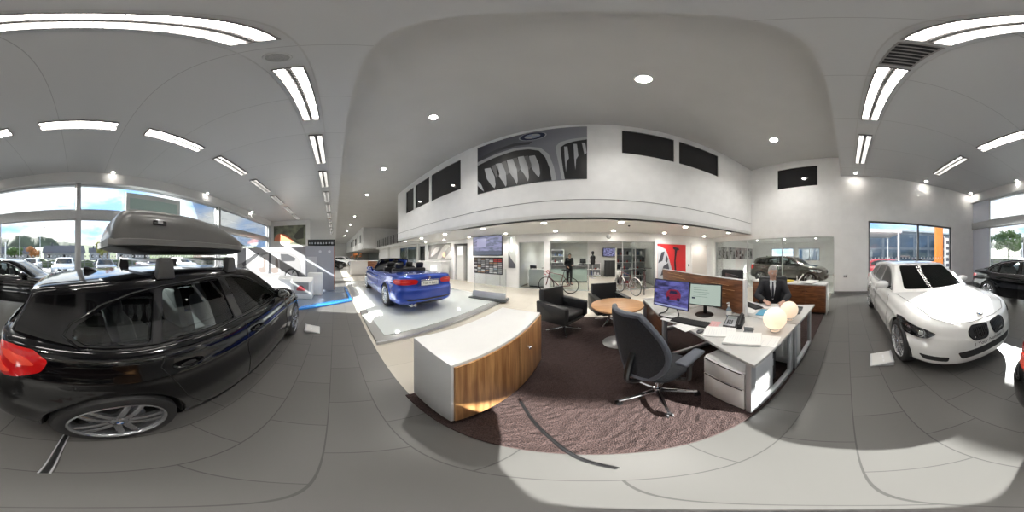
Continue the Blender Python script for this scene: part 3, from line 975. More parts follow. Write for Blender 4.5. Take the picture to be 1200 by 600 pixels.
    # interior
    if G or C.get('open'):
        I = C['interior']
        b = new_bm(); bx(b, I['x0'], I['x1'], -.68, .68, .28, .34); finish(b, 'cabin_floor', M_carint, root)
        for s in (-1, 1): seat(root, I['seat'], s * .37, .42, C.get('seatmat', M_carint))
        seat(root, I['rear'], 0, .42, C.get('seatmat', M_carint), True)
        b = new_bm(); box(b, (I['dash'], 0, .84), (.36, 1.3, .2), .05); box(b, (I['dash'] - .3, 0, .55), (.6, .22, .3), .04); finish(b, 'dashboard', M_carint, root)
        b = new_bm(); s = C.get('drive', -1)
        M = Matrix.Translation((I['dash'] - .33, s * .37, .90)) @ Matrix.Rotation(R(68), 4, 'Y')
        bb = new_bm(); tube(bb, [(.185 * cos(a * pi / 16), .185 * sin(a * pi / 16), 0) for a in range(33)], .015, 8, cap=False)
        for a in (0, pi / 2 + .6, -pi / 2 - .6): tube(bb, [(0, 0, -.01), (.18 * cos(a + pi), .18 * sin(a + pi), 0)], .018, 6)
        cyl(bb, (0, 0, -.02), (0, 0, .02), .06); merge(b, bb, M); finish(b, 'steering_wheel', M_trimblk, root)
    for fn in C.get('extra', []): fn(root, bvh, lower_bvh, paint)
    return root

def strip(poly, mp_, w, off):
    """thin raised strip following a polyline on the surface"""
    b = new_bm(); P = []
    for a, c in zip(poly, poly[1:]):
        n = max(1, int(sqrt((a[0] - c[0]) ** 2 + (a[1] - c[1]) ** 2) / .04))
        for k in range(n): P.append((a[0] + (c[0] - a[0]) * k / n, a[1] + (c[1] - a[1]) * k / n))
    P.append(poly[-1])
    pts = []
    for p in P:
        q = mp_(*p)
        if q: pts.append(q[0] + q[1] * off)
    out = [pts[0]]
    for p in pts[1:]:
        if (p - out[-1]).length > .004: out.append(p)
    if len(out) > 1: tube(b, out, w, 6)
    return b

def patch_scaled(poly, mp_, off):
    """outline in (degrees, z): scaled so that both axes have about the same size"""
    k = 100.
    P = roundpoly([(u, z * k) for u, z in poly], 3, 3)
    return patch(P, lambda u, v: mp_(u, v / k), off, .014, 2.0)

def smoothpoly(pts, n=4):
    """closed rounded outline through points"""
    m = len(pts); out = []
    for i in range(m):
        p0, p1, p2, p3 = pts[i - 1], pts[i], pts[(i + 1) % m], pts[(i + 2) % m]
        for k in range(n):
            t = k / n
            out.append(tuple(.5 * (2 * p1[d] + (p2[d] - p0[d]) * t + (2 * p0[d] - 5 * p1[d] + 4 * p2[d] - p3[d]) * t * t + (3 * p1[d] - p0[d] - 3 * p2[d] + p3[d]) * t ** 3) for d in (0, 1)))
    return out
def roundpoly(pts, r=.03, n=4):
    """outline with rounded corners"""
    out = []; m = len(pts)
    for i in range(m):
        a, p, c = Vector(pts[i - 1]), Vector(pts[i]), Vector(pts[(i + 1) % m])
        rr = min(r, (a - p).length * .45, (c - p).length * .45)
        s, e = p + (a - p).normalized() * rr, p + (c - p).normalized() * rr
        for k in range(n + 1):
            t = k / n; q = s * (1 - t) ** 2 + p * 2 * t * (1 - t) + e * t * t
            out.append((q.x, q.y))
    return out
P_black = mat('car_paint_black', (.002, .002, .0025), .10, coat=.35, spec=.35)
P_white = mat('car_paint_white', (.80, .80, .79), .18, coat=1)
P_blue = mat('car_paint_blue', (.02, .07, .46), .22, .3, coat=1)
P_brown = mat('car_paint_grey_brown', (.09, .082, .075), .2, .6, coat=1)
P_jet = mat('car_paint_jet', (.002, .002, .003), .1, coat=.4, spec=.4)

def hatch_spec():
    C = dict(xr=-2.12, xf=2.17, W=1.765, wr=.325, axf=1.39, axr=-1.30,
        top=[(-2.12, 1.01), (-1.9, 1.035), (-1.2, .985), (0, .945), (.9, .935), (1.3, .905), (1.75, .83), (2.02, .745), (2.17, .66)],
        bottom=[(-2.12, .30), (-1.7, .22), (-.8, .185), (.8, .185), (1.7, .20), (2.17, .20)],
        rdx=mono([(.2, .06), (.45, 0), (.62, .0), (.70, .06), (1.0, .09)]),
        fdx=mono([(.15, .04), (.3, .0), (.5, .0), (.66, .05), (.8, .10)]),
        plan=[(-2.12, .955), (-1.3, .985), (-.4, 1), (.8, 1), (1.4, .985), (2.17, .93)], rl=.42, fl=.62, nr=3.0, nf=2.5)
    C['green'] = dict(base=.88, wb=.80, wt=.565, zt=1.36, fbow=.26, rbow=.10,
        roof=[(-2.035, .90), (-1.99, 1.02), (-1.92, 1.15), (-1.86, 1.245), (-1.84, 1.315), (-1.74, 1.345), (-1.3, 1.385), (-.6, 1.42), (-.1, 1.42), (.25, 1.385), (.6, 1.23), (.95, 1.04), (1.22, .90)])
    C['side_windows'] = [roundpoly([(.68, .975), (.52, 1.085), (.30, 1.195), (.08, 1.28), (-.12, 1.315), (-.245, 1.32), (-.20, .965)], .03),
                         roundpoly([(-.32, .965), (-.345, 1.322), (-.62, 1.322), (-.93, 1.30), (-1.02, .985)], .03),
                         roundpoly([(-1.09, .99), (-1.0, 1.293), (-1.16, 1.272), (-1.33, 1.22), (-1.50, 1.12), (-1.53, 1.06), (-1.45, 1.01)], .03)]
    C['black_pillars'] = [[(-.205, .955), (-.31, .955), (-.345, 1.33), (-.25, 1.33)], [(-1.03, .975), (-1.085, .98), (-.995, 1.30), (-.935, 1.31)]]
    C['trim_lines'] = [[(.78, .955), (0, .948), (-.7, .955), (-1.2, .975), (-1.48, 1.0), (-1.57, 1.06), (-1.53, 1.13), (-1.35, 1.235), (-1.15, 1.292), (-.93, 1.322), (-.5, 1.342), (-.15, 1.338), (.1, 1.30), (.35, 1.195), (.58, 1.075), (.78, .955)]]
    C['seams'] = [[(.80, .93), (.86, .75), (.83, .5), (.78, .24)], [(-.26, .95), (-.27, .7), (-.24, .24)],
                  [(-.24, .245), (.78, .245)], [(-1.02, .97), (-1.08, .85), (-.98, .66), (-.93, .5), (-.80, .30), (-.68, .25), (-.24, .245)]]
    C['handles'] = [(-.08, .80), (-.90, .82)]
    C['mirror'] = (.62, .97)
    C['windscreen'] = dict(poly=roundpoly([(-.60, .985), (.60, .985), (.50, 1.345), (-.50, 1.345)], .05), dir=1, x0=.1, x1=1.6)
    C['rear_window'] = dict(poly=roundpoly([(-.56, 1.03), (.56, 1.03), (.48, 1.28), (-.48, 1.28)], .06), dir=-1, x0=-2.4, x1=-1.55)
    C['interior'] = dict(x0=-1.6, x1=1.0, seat=.05, rear=-.85, dash=.72)
    pv = (-1.62, .45, -1)
    C['lamps'] = [
        dict(name='tail_light', mat=M_red, pivot=pv, poly=[(40, .97), (42, .83), (52, .775), (66, .81), (84, .87), (89, .95), (76, 1.0), (56, 1.01), (43, 1.0)],
             subs=[dict(name='lens_band', mat=M_redhi, poly=[(43, .90), (46, .83), (53, .81), (64, .84), (54, .865), (47, .91)], off=.009),
                   dict(name='lens_band', mat=M_redhi, poly=[(48, .96), (64, .895), (80, .915), (72, .955), (56, .975)], off=.009)]),
        dict(name='headlight', mat=M_trimblk, pivot=(1.35, .45, 1), poly=[(20, .655), (32, .615), (52, .625), (72, .665), (88, .735), (70, .735), (45, .715), (26, .70)], off=.003,
             rings=[(34, .66, .048), (54, .675, .05)],
             subs=[dict(name='indicator', mat=M_refl, poly=[(66, .69), (80, .72), (70, .722), (62, .712)], off=.008),
                   dict(name='lens', mat=M_lens, poly=[(20, .655), (32, .615), (52, .625), (72, .665), (88, .735), (70, .735), (45, .715), (26, .70)], off=.016)])]
    kid = roundpoly([(.03, .685), (.04, .56), (.08, .505), (.26, .52), (.32, .59), (.31, .66), (.25, .70)], .03)
    C['ends'] = [dict(kind='front', name='radiator_grille', mat=M_blackmat, poly=kid, mirror=True, bars=(.05, .26, .545, .668, 8), rim=M_chrome, rimw=.006, off=.006),
                 dict(kind='front', name='lower_intake', mat=M_blackmat, poly=roundpoly([(-.42, .385), (-.40, .29), (.40, .29), (.42, .385)], .03), off=.003),
                 dict(kind='front', name='side_intake', mat=M_blackmat, poly=roundpoly([(.52, .40), (.50, .33), (.70, .325), (.74, .40)], .03), mirror=True, off=.003),
                 dict(kind='rear', name='diffuser', mat=M_blackmat, poly=roundpoly([(-.6, .40), (-.55, .29), (.55, .29), (.6, .40)], .03), off=.003)]
    C['emblems'] = [('rear', 0, .93, .042)]
    C['rim'] = dict(n=5, tw=.035, half=.021)
    return C

def bonnet_badge(x):
    def f(root, bvh, lbvh, paint):
        q = ray_map(lbvh, 'top')(x, 0)
        roundel(root, Matrix.Translation(q[0] + q[1] * .002) @ q[1].to_track_quat('Z', 'X').to_matrix().to_4x4(), .041)
    return f
def bonnet_lines(pts):
    def f(root, bvh, lbvh, paint):
        mp_ = ray_map(lbvh, 'top')
        for s in (-1, 1):
            finish(strip([(x, s * y) for x, y in pts], mp_, .003, .0005), 'bonnet_gap', M_seam, root)
    return f
def plate_text(kind, z, text, size):
    def f(root, bvh, lbvh, paint):
        mp_ = ray_map(lbvh, kind)
        d = 1 if kind == 'front' else -1
        o = text_obj('lettering', text, size, M_ink, root, None, extrude=.0005)
        for v in o.data.vertices:
            q = mp_(v.co.x * d, z + v.co.y)
            v.co = q[0] + q[1] * (.002 + v.co.z)
    return f
def roof_gadgets(root, bvh, lbvh, paint):
    b = new_bm(); q = ray_map(bvh, 'top')(-1.35, 0)
    prism(b, [(-.09, 0), (.08, 0), (-.05, .055), (-.085, .05)], -.012, .012, Matrix.Translation(q[0] - Vector((0, 0, .006))) @ Matrix.Rotation(R(90), 4, 'X'), .004)
    finish(b, 'roof_aerial', paint, root)

# black hatchback in the foreground, seen from its right side
C = hatch_spec(); C['extra'] = [bonnet_badge(1.98), bonnet_lines([(.98, .76), (1.4, .70), (1.85, .62), (2.0, .45), (2.05, .2), (2.055, .02)]), roof_gadgets]
C['spin'] = .15; C['rimmat'] = mat('wheel_rim_grey', (.36, .37, .39), .2, .85)
black_car = build_car('hatchback_car', 'large glossy black hatchback with a grey roof box, beside the dark tiled aisle', P_black, C)
black_car.location = (-1.485, -1.575, 0); black_car.rotation_euler = (0, 0, pi)
# roof box and its bars on the black hatchback (the car faces -X)
def roof_box():
    t = thing('roof_box', 'large dark grey plastic roof box on bars over the black hatchback', 'roof box', (-1.19, -1.56, .01), pi)
    t.scale = (.93, 1, 1)
    Wf = mono([(-1.02, .30), (-.98, .36), (-.85, .40), (0, .405), (.6, .38), (.85, .30), (.97, .2), (1.0, .08)])
    Zt = mono([(-1.02, 1.70), (-.96, 1.84), (-.86, 1.93), (-.60, 1.945), (-.2, 1.94), (.2, 1.90), (.6, 1.80), (.88, 1.68), (1.0, 1.60)])
    def shell(z0, top, inset, sgn):
        b = bmesh.new(); rows = []
        xs = [-1.02 + 2.02 * i / 60 for i in range(61)]
        for x in xs:
            w = Wf(x) - inset; h = max(.012, top(x) - z0) if sgn > 0 else min(-.012, top(x) - z0)
            r = []
            for k in range(25):
                a = pi * k / 24
                c_, s_ = cos(a), sin(a)
                yy = w * math.copysign(abs(c_) ** .38, c_); zz = z0 + h * abs(s_) ** .42
                yy *= 1 - .14 * abs(s_) ** 2 * (1 if sgn > 0 else 1.5)
                r.append(b.verts.new((x, yy, zz)))
            rows.append(r)
        grid_faces(b, rows, closed=True); b.faces.new(rows[0]); b.faces.new(rows[-1])
        bmesh.ops.recalc_face_normals(b, faces=b.faces); return b
    finish(shell(1.615, Zt, 0, 1), 'lid', mat('roof_box_grey', (.085, .083, .08), .32, coat=.35, noise=.04, nscale=6), t, smooth=50)
    b = bmesh.new(); rows = []
    for x in [-1.04 + 2.06 * i / 50 for i in range(51)]:
        w = Wf(max(-1.0, min(.985, x))) + .008
        rows.append([b.verts.new((x, y, z)) for y, z in ((-w + .02, 1.60), (-w, 1.605), (-w, 1.65), (-w + .015, 1.66), (w - .015, 1.66), (w, 1.65), (w, 1.605), (w - .02, 1.60))])
    grid_faces(b, rows, closed=True); b.faces.new(rows[0]); b.faces.new(rows[-1]); bmesh.ops.recalc_face_normals(b, faces=b.faces)
    finish(b, 'lip', mat('roof_box_lip', (.12, .118, .115), .4), t, smooth=50)
    Zb = mono([(-1.02, 1.60), (-.8, 1.545), (-.5, 1.53), (.6, 1.535), (.9, 1.57), (1.0, 1.60)])
    finish(shell(1.603, Zb, .02, -1), 'tray', M_blackmat, t, smooth=50)
    for i, s in enumerate((-1, 1)):
        b = new_bm(); box(b, (-.60, -s * .398, 1.79), (.13, .02, .038), .006); l_ = finish(b, 'latch', M_trimblk, t)
        b = new_bm(); box(b, (-.60, -s * .411, 1.795), (.05, .006, .02), .002); finish(b, 'lock', M_steel, l_)
    return t
roof_box()
t = thing('roof_bars', 'pair of black roof bars with grey feet clamped to the black hatchback roof', 'roof bars', (-1.0, -1.575, 0))
for x in (-.6, -1.37):
    b = new_bm(); box(b, (x + 1.0, 0, 1.495), (.08, 1.16, .028), .012); finish(b, 'bar', M_steel, t)
    for s in (-1, 1):
        b = new_bm(); prism(b, [(-.075, 1.365), (.075, 1.365), (.055, 1.50), (.035, 1.52), (-.035, 1.52), (-.055, 1.50)], -.035, .035, Matrix.Translation((x + 1.0, s * .545, 0)) @ Matrix.Rotation(R(90), 4, 'X'), .01)
        finish(b, 'foot', mat('foot_plastic', (.05, .05, .052), .45), t)

# white hatchback, three-quarter front view
C = hatch_spec()
C['ends'][1] = dict(kind='front', name='lower_intake', mat=M_blackmat, poly=roundpoly([(-.46, .40), (-.42, .30), (.42, .30), (.46, .40)], .025), off=.003)
C['ends'][2] = dict(kind='front', name='side_intake', mat=M_blackmat, poly=roundpoly([(.54, .345), (.55, .28), (.74, .30), (.78, .375)], .02), mirror=True, off=.003)
C['rim'] = dict(n=5, tw=.02, half=.018, ph=.9); C['ends'][0]['rim'] = M_trimblk
C['extra'] = [bonnet_badge(1.98), bonnet_lines([(.98, .76), (1.4, .70), (1.85, .62), (2.0, .45), (2.05, .2), (2.055, .02)]), roof_gadgets, plate_text('front', .455, '1 Your Number 1', .075)]
C['lamps'][1]['mat'] = mat('headlamp_inner', (.06, .06, .065), .15, .5, coat=.5)
C['lamps'][1]['poly'] = [(16, .655), (26, .60), (50, .60), (74, .645), (88, .73), (70, .755), (45, .735), (26, .705)]
C['lamps'][1]['rings'] = [(31, .655, .05), (48, .665, .055)]
C['lamps'][1]['subs'][1]['poly'] = C['lamps'][1]['poly']
C['emblems'] = [('rear', 0, .90, .042)]
white_car = build_car('hatchback_car', 'glossy white hatchback facing the camera on the dark tiles by the glass doors', P_white, C)
white_car.location = (3.40, -1.515, 0); white_car.rotation_euler = (0, 0, pi)

# black saloon by the window wall
def saloon_spec():
    C = dict(xr=-2.30, xf=2.32, W=1.81, wr=.335, axf=1.52, axr=-1.29,
        top=[(-2.30, .97), (-2.05, 1.02), (-1.5, 1.01), (0, .95), (.95, .94), (1.35, .91), (1.85, .83), (2.15, .75), (2.32, .66)],
        bottom=[(-2.3, .30), (-1.8, .22), (-.8, .19), (.9, .19), (1.8, .2), (2.32, .2)],
        rdx=mono([(.2, .06), (.45, 0), (.7, .03), (1.0, .08)]), fdx=mono([(.15, .04), (.3, 0), (.5, 0), (.66, .05), (.8, .1)]),
        plan=[(-2.3, .94), (-1.3, .985), (-.4, 1), (.9, 1), (1.5, .985), (2.32, .93)], rl=.45, fl=.62, nr=3, nf=2.5)
    C['green'] = dict(base=.89, wb=.81, wt=.56, zt=1.38, fbow=.26, rbow=.22, rtaper=.10,
        roof=[(-1.90, .92), (-1.55, 1.12), (-1.15, 1.30), (-.85, 1.375), (-.3, 1.43), (.15, 1.42), (.45, 1.365), (.75, 1.24), (1.1, 1.04), (1.35, .92)])
    C['side_windows'] = [roundpoly([(.85, .98), (.68, 1.09), (.42, 1.215), (.18, 1.295), (-.05, 1.33), (-.13, 1.33), (-.09, .975)], .03),
                         roundpoly([(-.20, .975), (-.235, 1.332), (-.55, 1.32), (-.86, 1.27), (-.93, .99)], .03),
                         roundpoly([(-1.0, .995), (-.93, 1.25), (-1.12, 1.19), (-1.33, 1.08), (-1.28, 1.01)], .025)]
    C['black_pillars'] = [[(-.10, .965), (-.19, .965), (-.23, 1.34), (-.135, 1.34)]]
    C['trim_lines'] = [[(.95, .96), (0, .955), (-.8, .965), (-1.2, .985), (-1.36, 1.02), (-1.36, 1.09), (-1.15, 1.20), (-.88, 1.295), (-.5, 1.345), (-.1, 1.352), (.2, 1.32), (.45, 1.23), (.7, 1.10), (.95, .96)]]
    C['seams'] = [[(.95, .94), (1.0, .7), (.92, .24)], [(-.15, .95), (-.15, .24)], [(-1.0, .97), (-1.03, .8), (-.9, .6), (-.72, .26)], [(-.72, .25), (.92, .25)]]
    C['handles'] = [(.05, .81), (-.85, .83)]
    C['mirror'] = (.78, .98)
    C['windscreen'] = dict(poly=roundpoly([(-.60, 1.0), (.60, 1.0), (.49, 1.345), (-.49, 1.345)], .05), dir=1, x0=.25, x1=1.7)
    C['rear_window'] = dict(poly=roundpoly([(-.54, 1.05), (.54, 1.05), (.45, 1.33), (-.45, 1.33)], .05), dir=-1, x0=-2.2, x1=-.95)
    C['interior'] = dict(x0=-1.5, x1=1.1, seat=.15, rear=-.78, dash=.85)
    C['lamps'] = [dict(name='tail_light', mat=M_red, pivot=(-1.8, .45, -1), poly=[(22, .90), (26, .80), (50, .78), (80, .84), (84, .90), (60, .93), (40, .93)]),
                  dict(name='headlight', mat=MATS['headlamp_inner'], pivot=(1.45, .45, 1), poly=[(20, .66), (32, .61), (52, .62), (74, .66), (88, .73), (66, .745), (40, .72)], rings=[(34, .66, .045), (52, .67, .048)], off=.003)]
    C['ends'] = [dict(kind='front', name='radiator_grille', mat=M_blackmat, poly=kid_poly, mirror=True, bars=(.05, .26, .545, .668, 8), rim=M_chrome, off=.002),
                 dict(kind='front', name='lower_intake', mat=M_blackmat, poly=roundpoly([(-.5, .38), (-.46, .28), (.46, .28), (.5, .38)], .03), off=.003)]
    C['emblems'] = [('rear', 0, .90, .042)]
    C['rim'] = dict(n=5, tw=.03, half=.02)
    return C
kid_poly = roundpoly([(.03, .685), (.04, .56), (.08, .505), (.26, .52), (.32, .59), (.31, .66), (.25, .70)], .03)
C = saloon_spec(); C['trim_mat'] = M_chrome; C['extra'] = [bonnet_badge(2.1), roof_gadgets]
saloon = build_car('saloon_car', 'black saloon car parked along the window wall behind the two hatchbacks', P_jet, C)
saloon.location = (2.25, -5.05, 0); saloon.rotation_euler = (0, 0, pi)

# grey-brown estate-type car in the glass room, heading towards -Y
C = dict(xr=-2.24, xf=2.24, W=1.80, wr=.35, axf=1.42, axr=-1.34,
    top=[(-2.24, 1.05), (-1.9, 1.10), (-1.2, 1.07), (0, 1.04), (.9, 1.03), (1.3, 1.0), (1.8, .93), (2.08, .84), (2.24, .74)],
    bottom=[(-2.24, .36), (-1.7, .28), (-.8, .26), (.9, .26), (1.8, .26), (2.24, .28)],
    rdx=mono([(.25, .06), (.5, 0), (.75, .03), (1.1, .10)]), fdx=mono([(.2, .04), (.35, 0), (.6, 0), (.78, .05), (.9, .10)]),
    plan=[(-2.24, .95), (-1.3, .985), (-.4, 1), (.8, 1), (1.4, .985), (2.24, .93)], rl=.42, fl=.6, nr=3.0, nf=2.6)
C['green'] = dict(base=.97, wb=.81, wt=.62, zt=1.48, fbow=.24, rbow=.12,
    roof=[(-2.12, 1.0), (-2.02, 1.18), (-1.88, 1.36), (-1.78, 1.44), (-1.3, 1.50), (-.5, 1.545), (0, 1.54), (.35, 1.49), (.7, 1.33), (1.05, 1.13), (1.3, .99)])
C['side_windows'] = [roundpoly([(.78, 1.08), (.6, 1.19), (.38, 1.31), (.15, 1.40), (-.12, 1.44), (-.2, 1.44), (-.16, 1.07)], .03),
                     roundpoly([(-.27, 1.07), (-.30, 1.445), (-.6, 1.44), (-.93, 1.41), (-1.0, 1.09)], .03),
                     roundpoly([(-1.07, 1.10), (-1.0, 1.40), (-1.3, 1.36), (-1.6, 1.25), (-1.62, 1.14)], .03)]
C['black_pillars'] = [[(-.17, 1.06), (-.26, 1.06), (-.30, 1.45), (-.205, 1.45)]]
C['trim_lines'] = [[(.85, 1.06), (0, 1.055), (-.9, 1.07), (-1.6, 1.11), (-1.68, 1.16), (-1.6, 1.28), (-1.2, 1.40), (-.6, 1.455), (-.1, 1.455), (.2, 1.41), (.5, 1.28), (.85, 1.06)]]
C['seams'] = [[(.9, 1.03), (.92, .7), (.86, .33)], [(-.21, 1.04), (-.2, .33)], [(-1.05, 1.07), (-1.06, .85), (-.9, .65), (-.74, .34)], [(-.74, .33), (.86, .33)]]
C['handles'] = [(-.0, .90), (-.88, .92)]; C['mirror'] = (.72, 1.08)
C['windscreen'] = dict(poly=roundpoly([(-.62, 1.09), (.62, 1.09), (.53, 1.45), (-.53, 1.45)], .05), dir=1, x0=.2, x1=1.6)
C['rear_window'] = dict(poly=roundpoly([(-.55, 1.16), (.55, 1.16), (.5, 1.38), (-.5, 1.38)], .05), dir=-1, x0=-2.5, x1=-1.6)
C['interior'] = dict(x0=-1.6, x1=1.0, seat=.1, rear=-.85, dash=.8)
C['lamps'] = [dict(name='tail_light', mat=M_red, pivot=(-1.7, .45, -1), poly=[(30, 1.05), (32, .86), (50, .80), (72, .84), (80, .93), (64, 1.0), (50, 1.06)]),
              dict(name='headlight', mat=M_refl, pivot=(1.4, .45, 1), poly=[(20, .77), (30, .70), (52, .70), (74, .75), (88, .84), (66, .85), (40, .83)], rings=[(34, .76, .05), (54, .77, .05)])]
C['ends'] = [dict(kind='front', name='radiator_grille', mat=M_blackmat, poly=[(p[0], p[1] + .1) for p in kid_poly], mirror=True, bars=(.05, .26, .645, .768, 8), rim=M_chrome, off=.002),
             dict(kind='front', name='lower_intake', mat=M_blackmat, poly=roundpoly([(-.6, .52), (-.55, .34), (.55, .34), (.6, .52)], .04), off=.003)]
C['side_patches'] = [(roundpoly([(-.72, .30), (.86, .30), (.86, .40), (-.72, .40)], .02), M_blackmat, .004)]
C['emblems'] = [('rear', 0, 1.0, .042)]
C['rim'] = dict(n=5, tw=.05, half=.024); C['extra'] = [bonnet_badge(2.06), roof_gadgets]
suv = build_car('estate_car', 'grey-brown crossover car in the glass-walled room behind the seated man', P_brown, C)
suv.location = (8.75, 3.25, 0); suv.rotation_euler = (0, 0, -pi / 2)

# blue convertible on the plinth
C = dict(xr=-2.30, xf=2.30, W=1.78, wr=.335, axf=1.52, axr=-1.24,
    top=[(-2.30, .93), (-2.1, .985), (-1.6, .985), (-1.0, .955), (0, .91), (.95, .93), (1.35, .90), (1.85, .82), (2.15, .74), (2.30, .66)],
    bottom=[(-2.3, .27), (-1.8, .21), (-.8, .18), (.9, .18), (1.8, .2), (2.30, .2)],
    rdx=mono([(.2, .05), (.4, 0), (.62, .0), (.70, .045), (1.0, .07)]), fdx=mono([(.15, .04), (.3, 0), (.5, 0), (.66, .05), (.8, .1)]),
    plan=[(-2.3, .955), (-1.3, .99), (-.4, 1), (.9, 1), (1.5, .985), (2.3, .93)], rl=.42, fl=.62, nr=3.4, nf=2.5)
def cabin_cut():
    b = new_bm()
    prism(b, roundpoly([(-1.10, -.62), (.85, -.70), (1.0, -.45), (1.0, .45), (.85, .70), (-1.10, .62)], .08), .36, 1.4); return b
C['cuts'] = [cabin_cut]; C['open'] = True
C['interior'] = dict(x0=-1.08, x1=.95, seat=.05, rear=-.72, dash=.86)
C['seatmat'] = mat('black_leather', (.02, .02, .021), .38, bump=.1, nscale=30)
C['seams'] = [[(.95, .9), (1.0, .7), (.92, .24)], [(-.42, .90), (-.45, .6), (-.42, .24)], [(-.42, .25), (.92, .25)]]
C['handles'] = [(-.25, .80)]; C['mirror'] = (.72, .93)
C['lamps'] = [dict(name='tail_light', mat=M_red, pivot=(-1.75, .40, -1), poly=[(-8, .855), (-4, .775), (30, .755), (56, .76), (78, .80), (82, .85), (60, .89), (30, .90), (0, .89)],
                   subs=[dict(name='lens_band', mat=M_redhi, poly=[(4, .84), (30, .82), (55, .82), (74, .835), (52, .85), (28, .855)], off=.008)]),
              dict(name='headlight', mat=M_refl, pivot=(1.45, .45, 1), poly=[(20, .66), (32, .61), (52, .62), (74, .66), (88, .73), (66, .745), (40, .72)], off=.003)]
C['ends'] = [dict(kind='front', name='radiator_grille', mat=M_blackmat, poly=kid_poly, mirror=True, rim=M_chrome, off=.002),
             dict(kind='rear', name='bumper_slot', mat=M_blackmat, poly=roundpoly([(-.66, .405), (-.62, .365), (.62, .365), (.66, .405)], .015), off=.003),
             dict(kind='rear', name='plate_recess', mat=mat('car_paint_blue_shaded', (.01, .035, .25), .3, .3), poly=roundpoly([(-.36, .86), (-.34, .70), (.34, .70), (.36, .86)], .02), off=.002),  # flat patch; shade of the recess put into a darker blue
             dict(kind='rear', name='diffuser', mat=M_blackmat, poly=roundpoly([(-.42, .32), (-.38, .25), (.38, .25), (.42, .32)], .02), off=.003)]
C['plates'] = [dict(kind='rear', z=.785, text='Your M Sport', size=.075)]
C['emblems'] = [('rear', 0, .905, .038)]
C['rim'] = dict(n=7, tw=.03, half=.016, double=True)
def open_top(root, bvh, lbvh, paint):
    fr = cr_spline([(.70, -.70, .90), (.50, -.655, 1.10), (.27, -.58, 1.30), (.22, -.50, 1.335), (.26, -.2, 1.355), (.26, .2, 1.355), (.22, .50, 1.335), (.27, .58, 1.30), (.50, .655, 1.10), (.70, .70, .90)], 4)
    b = new_bm(); tube(b, fr, .03, 10); finish(b, 'windscreen_frame', M_trimblk, root)
    b = bmesh.new(); rows = []
    for i in range(9):
        v = i / 8
        r = []
        for k in range(13):
            u = -1 + k / 6; y = u * (.69 * (1 - v) + .52 * v)
            x0 = .98 - .26 * u * u; x1 = .27 - .05 * u * u
            r.append(b.verts.new((x0 * (1 - v) + x1 * v, y, .91 * (1 - v) + 1.345 * v)))
        rows.append(r)
    grid_faces(b, rows)
    finish(b, 'windscreen', M_carglass, root)
    b = new_bm(); tube(b, [(-1.14, y_, .975) for y_ in (-.6, 0, .6)], .02, 8); box(b, (-1.30, 0, .985), (.34, 1.22, .03), .012); finish(b, 'roof_cover', mat('roof_cover_dark', (.03, .03, .035), .5), root)
    for s in (-1, 1):
        b = new_bm(); tube(b, cr_spline([(-1.02, s * .22, .78), (-1.02, s * .22, 1.02), (-1.02, s * .36, 1.10), (-1.02, s * .50, 1.02), (-1.02, s * .50, .78)], 5), .022, 8); finish(b, 'roll_hoop', M_trimblk, root)
    b = new_bm(); tube(b, [(.30, 0, 1.34), (.22, 0, 1.27)], .012, 6); box(b, (.2, 0, 1.26), (.03, .22, .06), .012); finish(b, 'interior_mirror', M_black, root)
    # chrome belt strip, exhaust pipes, boot gap
    for s in (-1, 1):
        mp_ = ray_map(bvh, 'top')
        b = new_bm(); pts = []
        for x in (.75, .4, 0, -.4, -.8, -1.1):
            q = mp_(x, s * (.725 if x > -.5 else .70));
            if q: pts.append(q[0] + Vector((0, 0, .004)))
        if len(pts) > 1: tube(b, pts, .007, 6); finish(b, 'belt_trim', M_chrome, root)
        mr = ray_map(bvh, 'side', s)
    q = ray_map(bvh, 'rear')
    for y_ in (.46, .56):
        b = new_bm(); lathe(b, [(.036, 0), (.042, 0), (.042, .12), (.036, .12)], (-2.33, y_, .265), 'X', 24, close=True); lathe(b, [(0, .05), (.036, .05), (.036, .06), (0, .06)], (-2.33, y_, .265), 'X', 24); finish(b, 'exhaust_pipe', M_chrome, root)
    finish(strip([(-.45, .93), (-.46, .88), (-.43, .70), (-.36, .66), (.36, .66), (.43, .70), (.46, .88), (.45, .93)], q, .003, .0008), 'boot_gap', M_seam, root)
    b = new_bm(); box(b, (-2.275, 0, .872), (.02, .56, .02), .006); finish(b, 'boot_handle', M_chrome, root)
    o = text_obj('lettering', '330i', .055, M_chrome, root, Matrix.Translation((-2.262, -.56, .9)) @ Matrix(((0, 0, -1, 0), (-1, 0, 0, 0), (0, 1, 0, 0), (0, 0, 0, 1))))
C['extra'] = [bonnet_badge(2.05), open_top]
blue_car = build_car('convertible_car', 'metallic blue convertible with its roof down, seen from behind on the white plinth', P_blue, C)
blue_car.location = (-5.72, 2.30, .06); blue_car.rotation_euler = (0, 0, pi)
